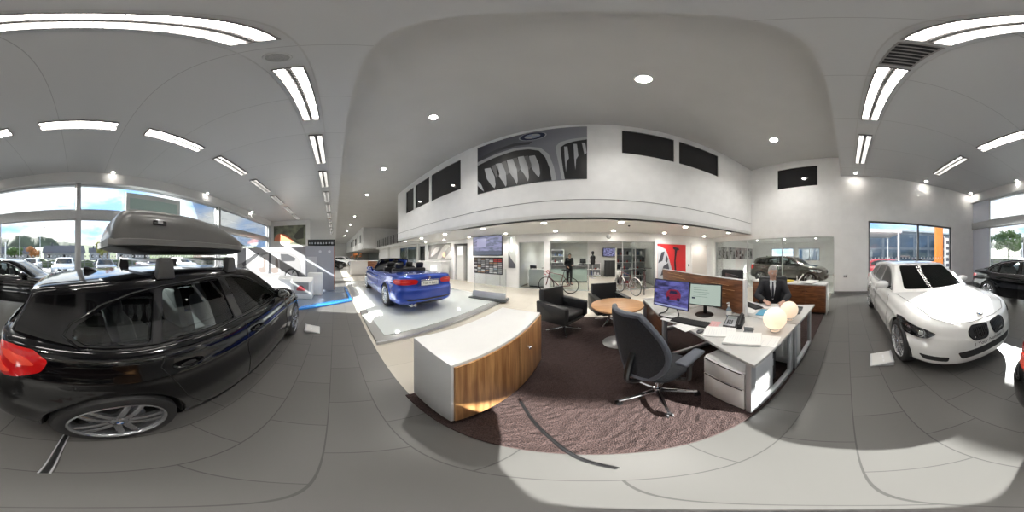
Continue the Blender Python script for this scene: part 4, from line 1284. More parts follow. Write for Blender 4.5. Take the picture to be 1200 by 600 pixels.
# ------------------------------------------------------------------ showroom furniture
M_walnut = node_mat('walnut_veneer', wood_build((.13, .045, .018), (.28, .11, .045), (1.2, 1.2, 9)), .28, .3)
M_zebra = node_mat('striped_oak', wood_build((.30, .13, .045), (.62, .34, .14), (9, 9, .6), 2), .3, .3)
M_oak = node_mat('light_oak', wood_build((.50, .26, .12), (.66, .38, .19), (1, 10, 1)), .3, .3)
M_leather = mat('black_leather', (.02, .02, .021), .38, bump=.1, nscale=30)
M_fabric = mat('dark_grey_fabric', (.03, .032, .038), .85, noise=.3, nscale=80, bump=.3)
M_pearl = mat('desk_top_pearl', (.56, .555, .54), .28, noise=.02, nscale=8)
M_silver = mat('silver_paint', (.55, .56, .58), .35, .5)
M_paper = mat('paper_white', (.82, .82, .80), .8)
M_print = mat('printed_grey', (.68, .69, .71), .8)
def rug_nodes(n, l):
    t = n.new('ShaderNodeTexCoord'); z = n.new('ShaderNodeTexNoise'); z.inputs['Scale'].default_value = 125; z.inputs['Detail'].default_value = 5
    r = n.new('ShaderNodeValToRGB'); r.color_ramp.elements[0].position = .32; r.color_ramp.elements[0].color = (.011, .0055, .005, 1)
    r.color_ramp.elements[1].position = .68; r.color_ramp.elements[1].color = (.088, .052, .048, 1)
    u = n.new('ShaderNodeBump'); u.inputs['Strength'].default_value = 1; u.inputs['Distance'].default_value = .02
    l.new(t.outputs['Object'], z.inputs['Vector']); l.new(z.outputs['Fac'], r.inputs['Fac']); l.new(z.outputs['Fac'], u.inputs['Height'])
    return r.outputs['Color'], u.outputs['Normal']
M_rug = node_mat('shag_rug_brown', rug_nodes, .95)

# rug with a rough pile
b = bmesh.new(); random.seed(3)
bmesh.ops.create_grid(b, x_segments=150, y_segments=96, size=1)
for v in b.verts:
    v.co.x = 1.4 + v.co.x * 2.6; v.co.y = 2.20 + v.co.y * 1.64
    v.co.z = .018 + random.uniform(-.005, .006)
ex = [e for e in b.edges if e.is_boundary]
r_ = bmesh.ops.extrude_edge_only(b, edges=ex)
for v in r_['geom']:
    if isinstance(v, bmesh.types.BMVert): v.co.z = .001
tag(finish(b, 'rug', M_rug, smooth=0), 'dark brown shaggy rug under the desks and armchairs', 'rug')

# curved-front cabinet
t = thing('storage_cabinet', 'low white cabinet with a bowed striped-wood door, standing on the rug corner', 'cabinet', (-.90, 1.24, .027))
def cab_outline(g=0, front=0):
    P = []
    for i in range(13):
        s = i / 12; y = -.655 + 1.30 * s
        P.append((.225 - g + .045 * sin(pi * s) + .075 * s - .04 * 0, y + (g if i == 0 else -g if i == 12 else 0)))
    Q = []
    for i in range(13):
        s = 1 - i / 12; y = -.63 + 1.27 * s
        Q.append((-.255 + g + .03 * sin(pi * s) + .03 * s, y + (g if i == 12 else -g if i == 0 else 0)))
    return P + Q
b = new_bm(); prism(b, cab_outline(), .06, .79, bev=.004); finish(b, 'carcass', M_white2, t)
b = new_bm(); prism(b, cab_outline(.03), .015, .06); finish(b, 'plinth', M_blackmat, t)
P = [(x + .002, y) for x, y in cab_outline()[:13]]
P[0] = (P[0][0], P[0][1] + .018); P[-1] = (P[-1][0], P[-1][1] - .018)
b = new_bm(); prism(b, P + [(x + .016, y) for x, y in P[::-1]], .075, .768, bev=.002); d_ = finish(b, 'door', M_zebra, t)
b = new_bm(); q = P[8]; cyl(b, (q[0] + .014, q[1], .52), (q[0] + .024, q[1], .52), .022, bev=.003); box(b, (q[0] + .034, q[1], .535), (.02, .006, .035), .002); finish(b, 'lock', M_chrome, d_)
b = new_bm(); bx(b, P[6][0] + .0165, P[6][0] + .0195, P[6][1] - .0015, P[6][1] + .0015, .075, .768); finish(b, 'door_gap', M_seam, d_)

# round table
t = thing('round_table', 'round light-oak pedestal table between the armchairs and the office chair', 'table', (.43, 2.55, .027))
b = new_bm(); cyl(b, (0, 0, .685), (0, 0, .715), .42, seg=64, bev=.006); finish(b, 'tabletop', M_oak, t)
b = new_bm(); cyl(b, (0, 0, .02), (0, 0, .69), .04, seg=32); cyl(b, (0, 0, .665), (0, 0, .686), .13, seg=32); finish(b, 'column', M_steel, t)
b = new_bm(); lathe(b, [(0, .022), (.05, .022), (.23, .012), (.24, .006), (.24, 0), (0, 0)], seg=48); finish(b, 'base', M_steel, t)

# tub armchairs on chrome star bases (local +x is the sitting direction)
def armchair(label, loc, rz):
    t = thing('armchair', label, 'armchair', loc, rz, 'black leather tub armchairs')
    b = new_bm(); box(b, (.03, 0, .40), (.52, .50, .14), .045, seg=3); finish(b, 'seat', M_leather, t)
    b = new_bm()
    prism(b, roundpoly([(-.34, .34), (-.22, .34), (-.24, .88), (-.36, .86)], .03), -.30, .30, Matrix.Rotation(R(90), 4, 'X'), .02); finish(b, 'backrest', M_leather, t)
    for s in (-1, 1):
        b = new_bm(); prism(b, roundpoly([(-.34, .28), (.30, .30), (.31, .615), (-.36, .655)], .035), -.055, .055, Matrix.Translation((0, s * .315, 0)) @ Matrix.Rotation(R(90), 4, 'X'), .018); finish(b, 'arm', M_leather, t)
    b = new_bm(); box(b, (-.01, 0, .30), (.6, .52, .05), .015); finish(b, 'seat_base', M_leather, t)
    b = new_bm(); cyl(b, (0, 0, .07), (0, 0, .29), .028); finish(b, 'column', M_chrome, t)
    for k in range(4):
        a = pi / 4 + k * pi / 2
        b = new_bm(); tube(b, [(.03 * cos(a), .03 * sin(a), .085), (.18 * cos(a), .18 * sin(a), .05), (.33 * cos(a), .33 * sin(a), .022)], [.02, .015, .012], 8); cyl(b, (.32 * cos(a), .32 * sin(a), 0), (.32 * cos(a), .32 * sin(a), .02), .016); finish(b, 'leg', M_chrome, t)
    return t
armchair('black leather tub armchair nearest the bowed wooden cabinet, turned towards the round table', (-.50, 3.02, .027), R(-28))
a2 = armchair('black leather tub armchair behind the round table', (.40, 3.50, .027), R(-72))

# office chair in front of the near desk
def office_chair(label, loc, rz):
    t = thing('office_chair', label, 'office chair', loc, rz)
    for k in range(5):
        a = R(20 + 72 * k)
        b = new_bm(); tube(b, [(.03 * cos(a), .03 * sin(a), .105), (.17 * cos(a), .17 * sin(a), .088), (.32 * cos(a), .32 * sin(a), .062)], [.024, .018, .014], 8); g_ = finish(b, 'base_arm', M_chrome, t)
        b = new_bm()
        for s in (-1, 1): cyl(b, (.32 * cos(a) - s * .008 * sin(a), .32 * sin(a) + s * .008 * cos(a), .027), (.32 * cos(a) - s * .024 * sin(a), .32 * sin(a) + s * .024 * cos(a), .027), .027, bev=.004)
        cyl(b, (.32 * cos(a), .32 * sin(a), .03), (.32 * cos(a), .32 * sin(a), .06), .01); finish(b, 'caster', M_black, g_)
    b = new_bm(); cyl(b, (0, 0, .06), (0, 0, .14), .035, bev=.004); cyl(b, (0, 0, .12), (0, 0, .40), .016); finish(b, 'gas_column', M_chrome, t)
    b = new_bm(); box(b, (-.02, 0, .41), (.24, .16, .05), .015); finish(b, 'tilt_mechanism', M_black, t)
    b = bmesh.new(); bmesh.ops.create_uvsphere(b, u_segments=32, v_segments=16, radius=1)
    for v in b.verts:
        x, y, z = v.co
        v.co = Vector((math.copysign(abs(x) ** .55, x) * .245 + .03, math.copysign(abs(y) ** .55, y) * .245, .475 + z * .045 - (.03 * max(0, x) ** 2)))
    finish(b, 'seat', M_fabric, t, smooth=60)
    # curved mesh back with a thick frame loop
    def bp(u, v):      # u across -1..1, v up 0..1
        w = .275 * sin(pi * (v + .13) / 1.27) ** .62
        return Vector((-.25 - .06 * sin(pi * v) * -1 - .10 * v + .05 * (u * u), u * w, .50 + .62 * v))
    b = bmesh.new(); rows = [[b.verts.new(bp(-1 + k / 8, i / 16)) for k in range(17)] for i in range(17)]
    rows2 = [[b.verts.new(v.co + Vector((-.018, 0, 0))) for v in r] for r in rows]
    grid_faces(b, rows); grid_faces(b, [r[::-1] for r in rows2])
    loop = [rows[0][k] for k in range(17)] + [rows[i][16] for i in range(1, 17)] + [rows[16][k] for k in range(15, -1, -1)] + [rows[i][0] for i in range(15, 0, -1)]
    l2 = [rows2[0][k] for k in range(17)] + [rows2[i][16] for i in range(1, 17)] + [rows2[16][k] for k in range(15, -1, -1)] + [rows2[i][0] for i in range(15, 0, -1)]
    for i in range(len(loop)): b.faces.new((loop[i], loop[(i + 1) % len(loop)], l2[(i + 1) % len(loop)], l2[i]))
    bmesh.ops.recalc_face_normals(b, faces=b.faces); finish(b, 'backrest', M_fabric, t, smooth=50)
    b = new_bm(); pts = [bp(-1, i / 12) for i in range(13)] + [bp(-1 + k / 4, 1) for k in range(1, 8)] + [bp(1, 1 - i / 12) for i in range(13)] + [bp(1 - k / 4, 0) for k in range(1, 9)]
    tube(b, [p + Vector((-.01, 0, 0)) for p in pts], .021, 8); finish(b, 'back_frame', mat('chair_frame_grey', (.11, .12, .145), .45), t)
    b = new_bm(); tube(b, cr_spline([(-.04, 0, .40), (-.20, 0, .39), (-.30, 0, .46), (-.285, 0, .62), (-.25, 0, .74)], 5), .025, 8); finish(b, 'back_bracket', M_black, t)
    for s in (-1, 1):
        b = new_bm(); tube(b, cr_spline([(-.03, s * .20, .43), (-.01, s * .29, .44), (0, s * .30, .52), (.0, s * .30, .66)], 5), [.02] * 16, 8); a_ = finish(b, 'arm_post', M_black, t)
        b = new_bm(); box(b, (.03, s * .295, .675), (.27, .095, .035), .015, seg=3); finish(b, 'armrest', MATS['chair_frame_grey'], t)
    return t
office_chair('dark grey mesh-backed office chair with armrests and chrome star base on the rug', (.52, 1.20, .027), R(24))

# ---- desks
def desk(label, outline, z, frames, M_top=M_pearl):
    xs = [p[0] for p in outline]; ys = [p[1] for p in outline]
    t = thing('desk', label, 'desk', (0, 0, 0))
    b = new_bm(); prism(b, outline, z - .028, z, bev=.004); finish(b, 'desktop', M_top, t)
    for fr in frames:
        x0, x1, y = fr
        b = new_bm()
        for x in (x0, x1): box(b, (x, y, (z - .028) / 2 + .012), (.06, .05, z - .052), .008)
        box(b, ((x0 + x1) / 2, y, .055), (x1 - x0, .05, .06), .008); box(b, ((x0 + x1) / 2, y, z - .05), (x1 - x0, .05, .044), .006)
        finish(b, 'leg_frame', M_silver, t)
    return t
edge = cr_spline([(.845, .535), (.905, .90), (.935, 1.30), (.90, 1.65), (.855, 1.94)], 5)
d1 = desk('pearl-white curved desk with two monitors and spread papers, nearest the office chair', edge + [(1.68, 1.94), (1.70, .535)], .735, [(.90, 1.655, .60), (.92, 1.655, 1.88)])
b = new_bm(); bx(b, 1.60, 1.62, .66, 1.84, .3, .68); finish(b, 'modesty_panel', M_white2, d1)
d2 = desk('pearl-white desk in front of the seated man with the second globe lamp', [(1.715, .53), (1.715, 2.05), (2.36, 2.05), (2.30, 1.35), (2.55, .50)], .735, [(1.76, 2.49, .58), (1.76, 2.38, 1.98)])
b = new_bm(); bx(b, 1.76, 1.78, .66, 1.9, .3, .68); finish(b, 'modesty_panel', M_white2, d2)
d3 = desk('pearl-white desk end behind the big monitor, beyond the near desk', [(.86, 1.955), (.94, 2.84), (1.62, 2.90), (1.66, 1.955)], .735, [(.96, 1.58, 2.78)])
b = new_bm(); prism(b, [(.93, 2.0), (.99, 2.76), (1.02, 2.76), (.96, 2.0)], .08, .70); finish(b, 'wooden_panel', M_walnut, d3)
# privacy screen between the desks
t = thing('desk_screen', 'walnut privacy screen with white edge between the near desk and the man', 'screen divider', (1.66, 0, 0))
b = new_bm(); box(b, (0, 2.33, .99), (.035, 2.26, .46), .004); finish(b, 'panel', M_walnut, t)
b = new_bm(); box(b, (0, 1.19, .98), (.055, .035, .50), .004); box(b, (0, 2.33, 1.226), (.042, 2.26, .012), .003); finish(b, 'edge_trim', M_white2, t)
for z, ya, yb in ((1.13, 1.45, 1.9), (1.07, 1.35, 1.75), (1.01, 1.5, 1.95), (1.16, 2.6, 3.2), (1.10, 2.5, 3.1)): b = new_bm(); box(b, (-.02, (ya + yb) / 2, z), (.003, yb - ya, .008)); finish(b, 'inlay_stripe', M_oak, t)
for y in (1.4, 2.6, 3.3): b = new_bm(); box(b, (0, y, .752), (.03, .05, .026), .003); finish(b, 'clamp', M_silver, t)

# drawer pedestals
def pedestal(label, x, y, w, d, h, dark=False):
    t = thing('drawer_pedestal', label, 'drawer unit', (x, y, .035))
    b = new_bm(); bx(b, -w / 2 + .012, w / 2, -d / 2, d / 2, 0, h, .004); finish(b, 'carcass', M_white2, t)
    z = .01
    for i, hh in enumerate((h * .58, h * .36)):
        b = new_bm(); bx(b, -w / 2 - .006, -w / 2 + .012, -d / 2 + .004, d / 2 - .004, z, z + hh, .003); dr = finish(b, 'drawer', M_white2, t)
        b = new_bm(); bx(b, -w / 2 - .012, -w / 2 - .005, -d / 2 + .02, d / 2 - .02, z + hh - .012, z + hh - .004); finish(b, 'pull_edge', M_black, dr)
        z += hh + .01
    for sx in (-1, 1):
        for sy in (-1, 1): b = new_bm(); cyl(b, (sx * (w / 2 - .06), sy * (d / 2 - .05) - .01, .008), (sx * (w / 2 - .06), sy * (d / 2 - .05) + .01, .008), .016); finish(b, 'caster', M_black, t)
    return t
pedestal('white two-drawer pedestal under the near desk beside the office chair', 1.09, .84, .42, .42, .54)
pedestal('white pedestal under the seated man\'s desk', 1.97, .80, .34, .36, .54)
t = thing('computer_tower', 'black computer case standing under the near desk', 'computer', (1.40, .9, .025))
b = new_bm(); box(b, (0, 0, .21), (.18, .42, .42), .008); finish(b, 'case', M_black, t)
b = new_bm(); box(b, (-.02, -.212, .3), (.1, .006, .1), .001); finish(b, 'drive_bay', M_silver, t)

# dark wooden cabinet at the far end of the rug
t = thing('wooden_cabinet', 'dark walnut cabinet with a white top behind the seated man', 'cabinet', (4.22, 1.55, .001))
b = new_bm(); bx(b, -.22, .22, -1.04, 1.04, .06, .78, .004); finish(b, 'carcass', M_walnut, t)
b = new_bm(); bx(b, -.24, .24, -1.06, 1.06, .78, .815, .004); bx(b, -.22, .235, -1.058, -1.04, .0, .78, .002); finish(b, 'top', M_white2, t)
b = new_bm(); bx(b, -.2, .2, -1.0, 1.0, 0, .06); finish(b, 'plinth', M_blackmat, t)
for i in range(4):
    b = new_bm(); bx(b, -.236, -.22, -1.02 + .51 * i + .003, -1.02 + .51 * (i + 1) - .003, .075, .77, .002); dd = finish(b, 'door', M_walnut, t)
    b = new_bm(); yy = -1.02 + .51 * i + (.46 if i % 2 == 0 else .05); cyl(b, (-.236, yy, .62), (-.25, yy, .62), .008); finish(b, 'knob', M_chrome, dd)

# ---- things on the desks
ZD = .7355
def monitor(label, x, y, rz, w, h, zb, body, screen, chin=.0, foot='oval', tilt=-6):
    """screen faces local +x; zb = bottom edge above the desk"""
    t = thing('monitor', label, 'monitor', (x, y, ZD), rz)
    M = Matrix.Translation((0, 0, zb + h / 2)) @ Matrix.Rotation(R(tilt), 4, 'Y')
    b = new_bm(); box(b, (0, 0, 0), (.022, w, h), .006); bmesh.ops.transform(b, matrix=M, verts=b.verts); finish(b, 'housing', body, t)
    b = new_bm(); bx(b, .0111, .0125, -w / 2 + .014, w / 2 - .014, -h / 2 + .014 + chin, h / 2 - .014); bmesh.ops.transform(b, matrix=M, verts=b.verts); s_ = finish(b, 'display', screen, t)
    b = new_bm()
    if foot == 'loop': tube(b, cr_spline([(-.03, -.04, zb + .04), (-.03, -.1, .02), (.06, -.13, .008), (.13, -.08, .008), (.13, .08, .008), (.06, .13, .008), (-.03, .1, .02), (-.03, .04, zb + .04)], 5), .008, 8)
    else:
        lathe(b, [(0, 0), (.12, 0), (.12, .008), (.03, .014), (0, .014)], seg=32); box(b, (-.035, 0, (zb + h * .5) / 2), (.02, .05, zb + h * .5), .005); bx(b, -.035, -.01, -.03, .03, zb + h * .4, zb + h * .5)
    finish(b, 'stand', M_black, t)
    return t, M, s_
def scr_mat(name, build, es=1.1):
    if name in MATS: return MATS[name]
    m = bpy.data.materials.new(name); m.use_nodes = True; n, l = m.node_tree.nodes, m.node_tree.links
    b = n['Principled BSDF']; b.inputs['Roughness'].default_value = .15; b.inputs['Base Color'].default_value = (.01, .01, .012, 1)
    if callable(build): l.new(build(n, l), b.inputs['Emission Color'])
    else: b.inputs['Emission Color'].default_value = (*build, 1)
    b.inputs['Emission Strength'].default_value = es; MATS[name] = m; return m
def streaks(c1, c2, sc=(1, 2, 7)):
    def f(n, l):
        t = n.new('ShaderNodeTexCoord'); mp = n.new('ShaderNodeMapping'); mp.inputs['Scale'].default_value = sc; mp.inputs['Rotation'].default_value = (R(25), 0, 0)
        z = n.new('ShaderNodeTexNoise'); z.inputs['Scale'].default_value = 3; z.inputs['Detail'].default_value = 4
        r = n.new('ShaderNodeValToRGB'); r.color_ramp.elements[0].position = .38; r.color_ramp.elements[0].color = (*c1, 1); r.color_ramp.elements[1].position = .62; r.color_ramp.elements[1].color = (*c2, 1)
        l.new(t.outputs['Object'], mp.inputs['Vector']); l.new(mp.outputs['Vector'], z.inputs['Vector']); l.new(z.outputs['Fac'], r.inputs['Fac']); return r.outputs['Color']
    return f
t, M, sc_ = monitor('large black monitor showing a red car picture on the near desk', 1.0, 1.86, R(206), .56, .38, .10, M_black, scr_mat('screen_blue', streaks((.02, .02, .07), (.13, .13, .40)), .42), foot='loop')
def flat(poly, x, M, m, name, parent, th=.0006):
    b = new_bm(); prism(b, poly, x, x + th, Matrix(((0, 0, 1, 0), (1, 0, 0, 0), (0, 1, 0, 0), (0, 0, 0, 1)))); bmesh.ops.transform(b, matrix=M, verts=b.verts); return finish(b, name, m, parent)
flat(smoothpoly([(-.05, -.06), (-.07, .0), (-.03, .055), (.05, .07), (.12, .06), (.16, .0), (.13, -.06), (.02, -.075)]), .0127, M, scr_mat('screen_red', (.22, .02, .04), .4), 'screen_car', sc_)
flat([(-.02, .012), (.0, .05), (.09, .05), (.12, .012)], .0134, M, scr_mat('screen_dark', (.01, .01, .03), .6), 'screen_glass', sc_)
for q in (-.03, .125): flat([(q + .024 * cos(a * pi / 6), -.055 + .024 * sin(a * pi / 6)) for a in range(12)], .0134, M, MATS['screen_dark'], 'screen_wheel', sc_)
b = new_bm(); bx(b, .0128, .0136, -.264, .264, -.172, -.15); bmesh.ops.transform(b, matrix=M, verts=b.verts); finish(b, 'taskbar', scr_mat('screen_bar', (.35, .38, .62), .38), sc_)
t, M, sc_ = monitor('slimmer monitor with a pale green display beside the large one', 1.36, 1.62, R(210), .47, .30, .13, M_black, scr_mat('screen_pale', (.42, .50, .44), .42))
for i in range(5): flat([(-.15, .09 - i * .03), (.03 + .02 * (i % 3), .09 - i * .03), (.03 + .02 * (i % 3), .096 - i * .03), (-.15, .096 - i * .03)], .0127, M, scr_mat('screen_text', (.25, .32, .27), .35), 'screen_line', sc_)
flat([(-.17, -.06), (-.12, -.06), (-.12, -.04), (-.17, -.04)], .0127, M, MATS['screen_dark'], 'screen_icon', sc_)
monitor('black monitor seen from behind beside the seated man', 2.12, 1.78, R(-28), .58, .36, .12, M_black, scr_mat('screen_back', (.3, .35, .4), .8))

def keyboard(label, x, y, rz):
    t = thing('keyboard', label, 'keyboard', (x, y, ZD), rz)
    b = new_bm(); box(b, (0, 0, .008), (.15, .44, .014), .004); finish(b, 'case', M_black, t)
    b = new_bm()
    for r_ in range(5):
        for k in range(17): box(b, (-.055 + r_ * .027, -.2 + k * .025, .018), (.022, .021, .007), .002)
    finish(b, 'keys', mat('key_black', (.025, .025, .027), .5), t)
    return t
keyboard('black keyboard on the near desk in front of the two monitors', 1.05, 1.50, R(27))
t = thing('phone', 'grey desk telephone with black handset on the near desk by the screen', 'telephone', (1.36, 1.12, ZD), R(205))
b = new_bm(); prism(b, [(-.10, 0), (.10, 0), (.10, .02), (-.08, .085), (-.10, .085)], -.10, .10, Matrix.Rotation(R(90), 4, 'X'), .005); finish(b, 'base', M_black, t)
Mt = Matrix.Translation((.01, -.03, .056)) @ Matrix.Rotation(R(20), 4, 'Y')
b = new_bm(); box(b, (0, 0, 0), (.165, .115, .006), .002, None); bmesh.ops.transform(b, matrix=Mt, verts=b.verts); finish(b, 'face_plate', mat('phone_silver', (.35, .36, .38), .4, .3), t)
b = new_bm()
for i in range(4):
    for k in range(3): box(b, (.0 + i * .018, -.03 + k * .022, .006), (.012, .015, .005), .001)
bmesh.ops.transform(b, matrix=Mt, verts=b.verts); finish(b, 'keypad', M_black, t)
b = new_bm(); box(b, (-.05, 0, .006), (.04, .08, .003)); bmesh.ops.transform(b, matrix=Mt, verts=b.verts); finish(b, 'display', mat('lcd_grey', (.30, .34, .33), .2), t)
b = new_bm(); tube(b, cr_spline([(-.09, .07, .105), (-.07, .07, .125), (0, .07, .112), (.07, .07, .072), (.09, .07, .045)], 4), .015, 8); ball(b, (-.085, .07, .10), .026, scale=(1, 1, .7)); ball(b, (.085, .07, .05), .026, scale=(1, 1, .7)); finish(b, 'handset', M_black, t)
t = thing('mouse', 'small dark computer mouse on the near desk in front of the keyboard', 'mouse', (.985, 1.235, ZD), R(25))
b = new_bm(); ball(b, (0, 0, .012), 1, scale=(.055, .032, .02)); finish(b, 'shell', mat('mouse_grey', (.10, .10, .11), .4), t)
b = new_bm(); cyl(b, (-.03, -.004, .03), (-.03, .004, .03), .007); finish(b, 'wheel', M_black, t)
t = thing('pump_bottle', 'small clear pump bottle beside the pale monitor', 'bottle', (1.545, 1.36, ZD))
b = new_bm(); lathe(b, [(0, 0), (.032, 0), (.035, .01), (.035, .09), (.014, .125), (.014, .14), (0, .14)], seg=24); finish(b, 'body', mat('clear_plastic', (.55, .62, .72), .15, trans=.5), t)
b = new_bm(); cyl(b, (0, 0, .138), (0, 0, .16), .016); cyl(b, (0, 0, .16), (0, 0, .185), .005); box(b, (-.015, 0, .188), (.045, .014, .009), .003); finish(b, 'pump', M_white2, t)
b = new_bm(); lathe(b, [(.0356, .025), (.0356, .08)], seg=24); finish(b, 'band', M_white2, t)

def sheet(name, label, cat, x, y, rz, w, h, m, th=.002, lines=0, z=ZD, group=None, curl=.0):
    t = thing(name, label, cat, (x, y, z), rz, group)
    b = bmesh.new(); rows = []
    for i in range(9):
        u = -w / 2 + w * i / 8; zz = th + curl * abs(u / w * 2) ** 3
        rows.append([b.verts.new((u, -h / 2, zz - th)), b.verts.new((u, h / 2, zz - th)), b.verts.new((u, h / 2, zz)), b.verts.new((u, -h / 2, zz))])
    grid_faces(b, rows, closed=True); b.faces.new(rows[0]); b.faces.new(rows[-1]); bmesh.ops.recalc_face_normals(b, faces=b.faces)
    finish(b, 'sheet', m, t)
    if lines:
        b = new_bm(); random.seed(int(x * 1000))
        for k in range(lines):
            yy = h * .42 - h * .84 * k / (lines - 1); x1 = w * random.uniform(.1, .42)
            uu = [-w * .42, x1]
            bx(b, uu[0], uu[1], yy - .0015, yy + .0015, th + .0002, th + .0006)
        finish(b, 'print', M_print, t)
    return t
sheet('paper_sheet', 'printed sheet at the left corner of the near desk, partly under another', 'paper', .985, 1.62 + .12, R(115), .21, .297, M_paper, .001, 9)
sheet('paper_sheet', 'printed sheet nearest the office chair back, left of the open file', 'paper', 1.0, 1.44, R(98), .21, .297, M_paper, .0012, 9, z=ZD + .0012)
sheet('open_file', 'white document folder lying open left of the thick paper stack', 'folder', 1.125, 1.10, R(40), .235, .31, M_paper, .012, 12)
sheet('paper_stack', 'thicker stack of printed pages nearest the desk edge', 'paper', 1.13, .83, R(28), .24, .31, M_paper, .02, 14, curl=.006)
sheet('paper_sheet', 'white page sticking out under the thicker stack at the desk edge', 'paper', 1.22, .70, R(10), .21, .297, M_paper, .001, 6, z=ZD)
sheet('paper_sheet', 'small pink note beside the grey telephone', 'paper', 1.24, 1.30, R(30), .15, .12, mat('paper_pink', (.72, .42, .42), .8), .001, 4)
t = thing('business_card_holder', 'clear acrylic card holder on the near desk beside the paper stack', 'card holder', (1.32, .90, ZD), R(20))
b = new_bm(); box(b, (0, 0, .006), (.10, .09, .012), .003); box(b, (-.02, 0, .035), (.006, .09, .06), .002, Matrix.Rotation(R(-18), 4, 'Y')); box(b, (.02, 0, .025), (.005, .09, .035), .002); finish(b, 'holder', mat('acrylic_clear', (.78, .82, .86), .08, trans=.7), t)
b = new_bm(); box(b, (0, 0, .03), (.018, .084, .045), .001); finish(b, 'cards', M_paper, t)
t = thing('folder', 'light blue folder lying on the desk next to the globe lamps', 'folder', (1.93, .98, ZD), R(12))
b = new_bm(); box(b, (0, 0, .006), (.24, .32, .012), .002); finish(b, 'cover', mat('folder_blue', (.10, .36, .55), .5), t)
b = new_bm(); box(b, (.01, .01, .0135), (.09, .05, .002), 0); finish(b, 'title_label', M_paper, t)
sheet('paper_sheet', 'white page lying between the blue folder and the walnut screen', 'paper', 1.90, 1.33, R(5), .21, .297, M_paper, .001, 8)
sheet('paper_stack', 'papers under the seated man\'s hands', 'paper', 2.23, 1.10, R(20), .25, .34, M_paper, .008, 12)
t = thing('tray', 'small dark tray behind the second globe lamp', 'tray', (2.16, .72, ZD), R(5))
b = new_bm(); box(b, (0, 0, .004), (.28, .2, .008), .003)
for s in (-1, 1): box(b, (s * .14, 0, .014), (.006, .2, .022), .002); box(b, (0, s * .1, .014), (.28, .006, .022), .002)
finish(b, 'tray_body', mat('tray_grey', (.08, .085, .09), .4), t)
keyboard('black keyboard in front of the seated man', 2.10, 1.40, R(160))

def globe_lamp(label, x, y, r, es):
    t = thing('globe_lamp', label, 'lamp', (x, y, ZD), group=None)
    b = new_bm(); lathe(b, [(0, 0), (.05, 0), (.05, .012), (.032, .022), (.032, .034), (0, .034)], seg=32); finish(b, 'base', M_chrome, t)
    b = new_bm(); lathe(b, [(max(0, r * sin(a)), .03 + r - r * cos(a)) for a in [pi * k / 24 for k in range(25)]], seg=40)
    finish(b, 'glass_globe', mat('glowing_globe_%d' % int(es * 100), (.75, .68, .6), .4, emit=(1, .70, .45), es=es), t)
    return t
globe_lamp('glowing cream globe lamp on the near desk corner, the larger and brighter one', 1.45, .68, .118, .40)
globe_lamp('glowing peach globe lamp farther along, on the seated man\'s desk', 1.80, .66, .108, .27)
# items on the walnut cabinet
t = thing('tent_card', 'white folded card leaning open on the walnut cabinet top', 'card', (4.15, 1.30, .837), R(20))
b = new_bm(); box(b, (0, -.09, .10), (.2, .006, .27), .001, Matrix.Rotation(R(38), 4, 'X')); box(b, (0, 0, .08), (.2, .006, .16), .001); finish(b, 'card', M_paper, t)
t = thing('brochure', 'yellow brochure on the walnut cabinet top', 'brochure', (4.18, 1.58, .837), R(70))
b = new_bm(); box(b, (0, 0, .012), (.22, .3, .024), .002); finish(b, 'cover', mat('brochure_yellow', (.8, .62, .06), .5), t)
sheet('paper_stack', 'low stack of white papers along the walnut cabinet top', 'paper', 4.2, .95, R(80), .3, .5, M_paper, .02, 0, z=.837)
# high-backed black chair behind the man's screen
t = thing('office_chair', 'black high-backed office chair half hidden behind the walnut screen', 'office chair', (2.75, 2.45, .027), R(200))
for k in range(5):
    a = R(72 * k); b = new_bm(); tube(b, [(0, 0, .10), (.3 * cos(a), .3 * sin(a), .06)], [.024, .014], 8); ball(b, (.3 * cos(a), .3 * sin(a), .03), .03); finish(b, 'base_arm', M_chrome, t)
b = new_bm(); cyl(b, (0, 0, .06), (0, 0, .42), .022); finish(b, 'gas_column', M_chrome, t)
b = new_bm(); box(b, (0, 0, .47), (.5, .52, .1), .04); finish(b, 'seat', M_leather, t)
b = new_bm(); box(b, (-.26, 0, .84), (.09, .56, .68), .04, Matrix.Rotation(R(-8), 4, 'Y'), 3); finish(b, 'backrest', M_leather, t)
for s in (-1, 1): b = new_bm(); tube(b, [(-.15, s * .28, .48), (-.15, s * .30, .68), (.15, s * .30, .69)], .02, 8); finish(b, 'armrest', M_black, t)

# floor price stands by the cars
def wedge(label, x, y, rz):
    t = thing('price_stand', label, 'floor sign', (x, y, 0), rz)
    b = new_bm(); prism(b, [(-.14, 0), (.14, 0), (.14, .012), (-.12, .065), (-.14, .065)], -.16, .16, Matrix.Rotation(R(90), 4, 'X'), .003); finish(b, 'wedge', M_silver, t)
    b = new_bm(); box(b, (.005, 0, .045), (.235, .30, .004), .001, Matrix.Rotation(R(11.5), 4, 'Y')); finish(b, 'card', mat('stand_card', (.6, .6, .59), .3), t)
    b = new_bm(); box(b, (-.135, 0, .068), (.018, .32, .02), .004); finish(b, 'lip', M_steel, t)
    for yy, ww in ((.09, .05), (-.02, .08)): b = new_bm(); box(b, (-.02, yy, .054), (.02, ww, .002), 0, Matrix.Rotation(R(11.5), 4, 'Y')); finish(b, 'print', M_print, t)
    return t
wedge('low silver wedge-shaped card stand on the floor by the black hatchback nose', -3.10, -.42, R(95))
wedge('low silver wedge-shaped card stand on the floor by the white hatchback wheel', 2.02, -.44, R(82))
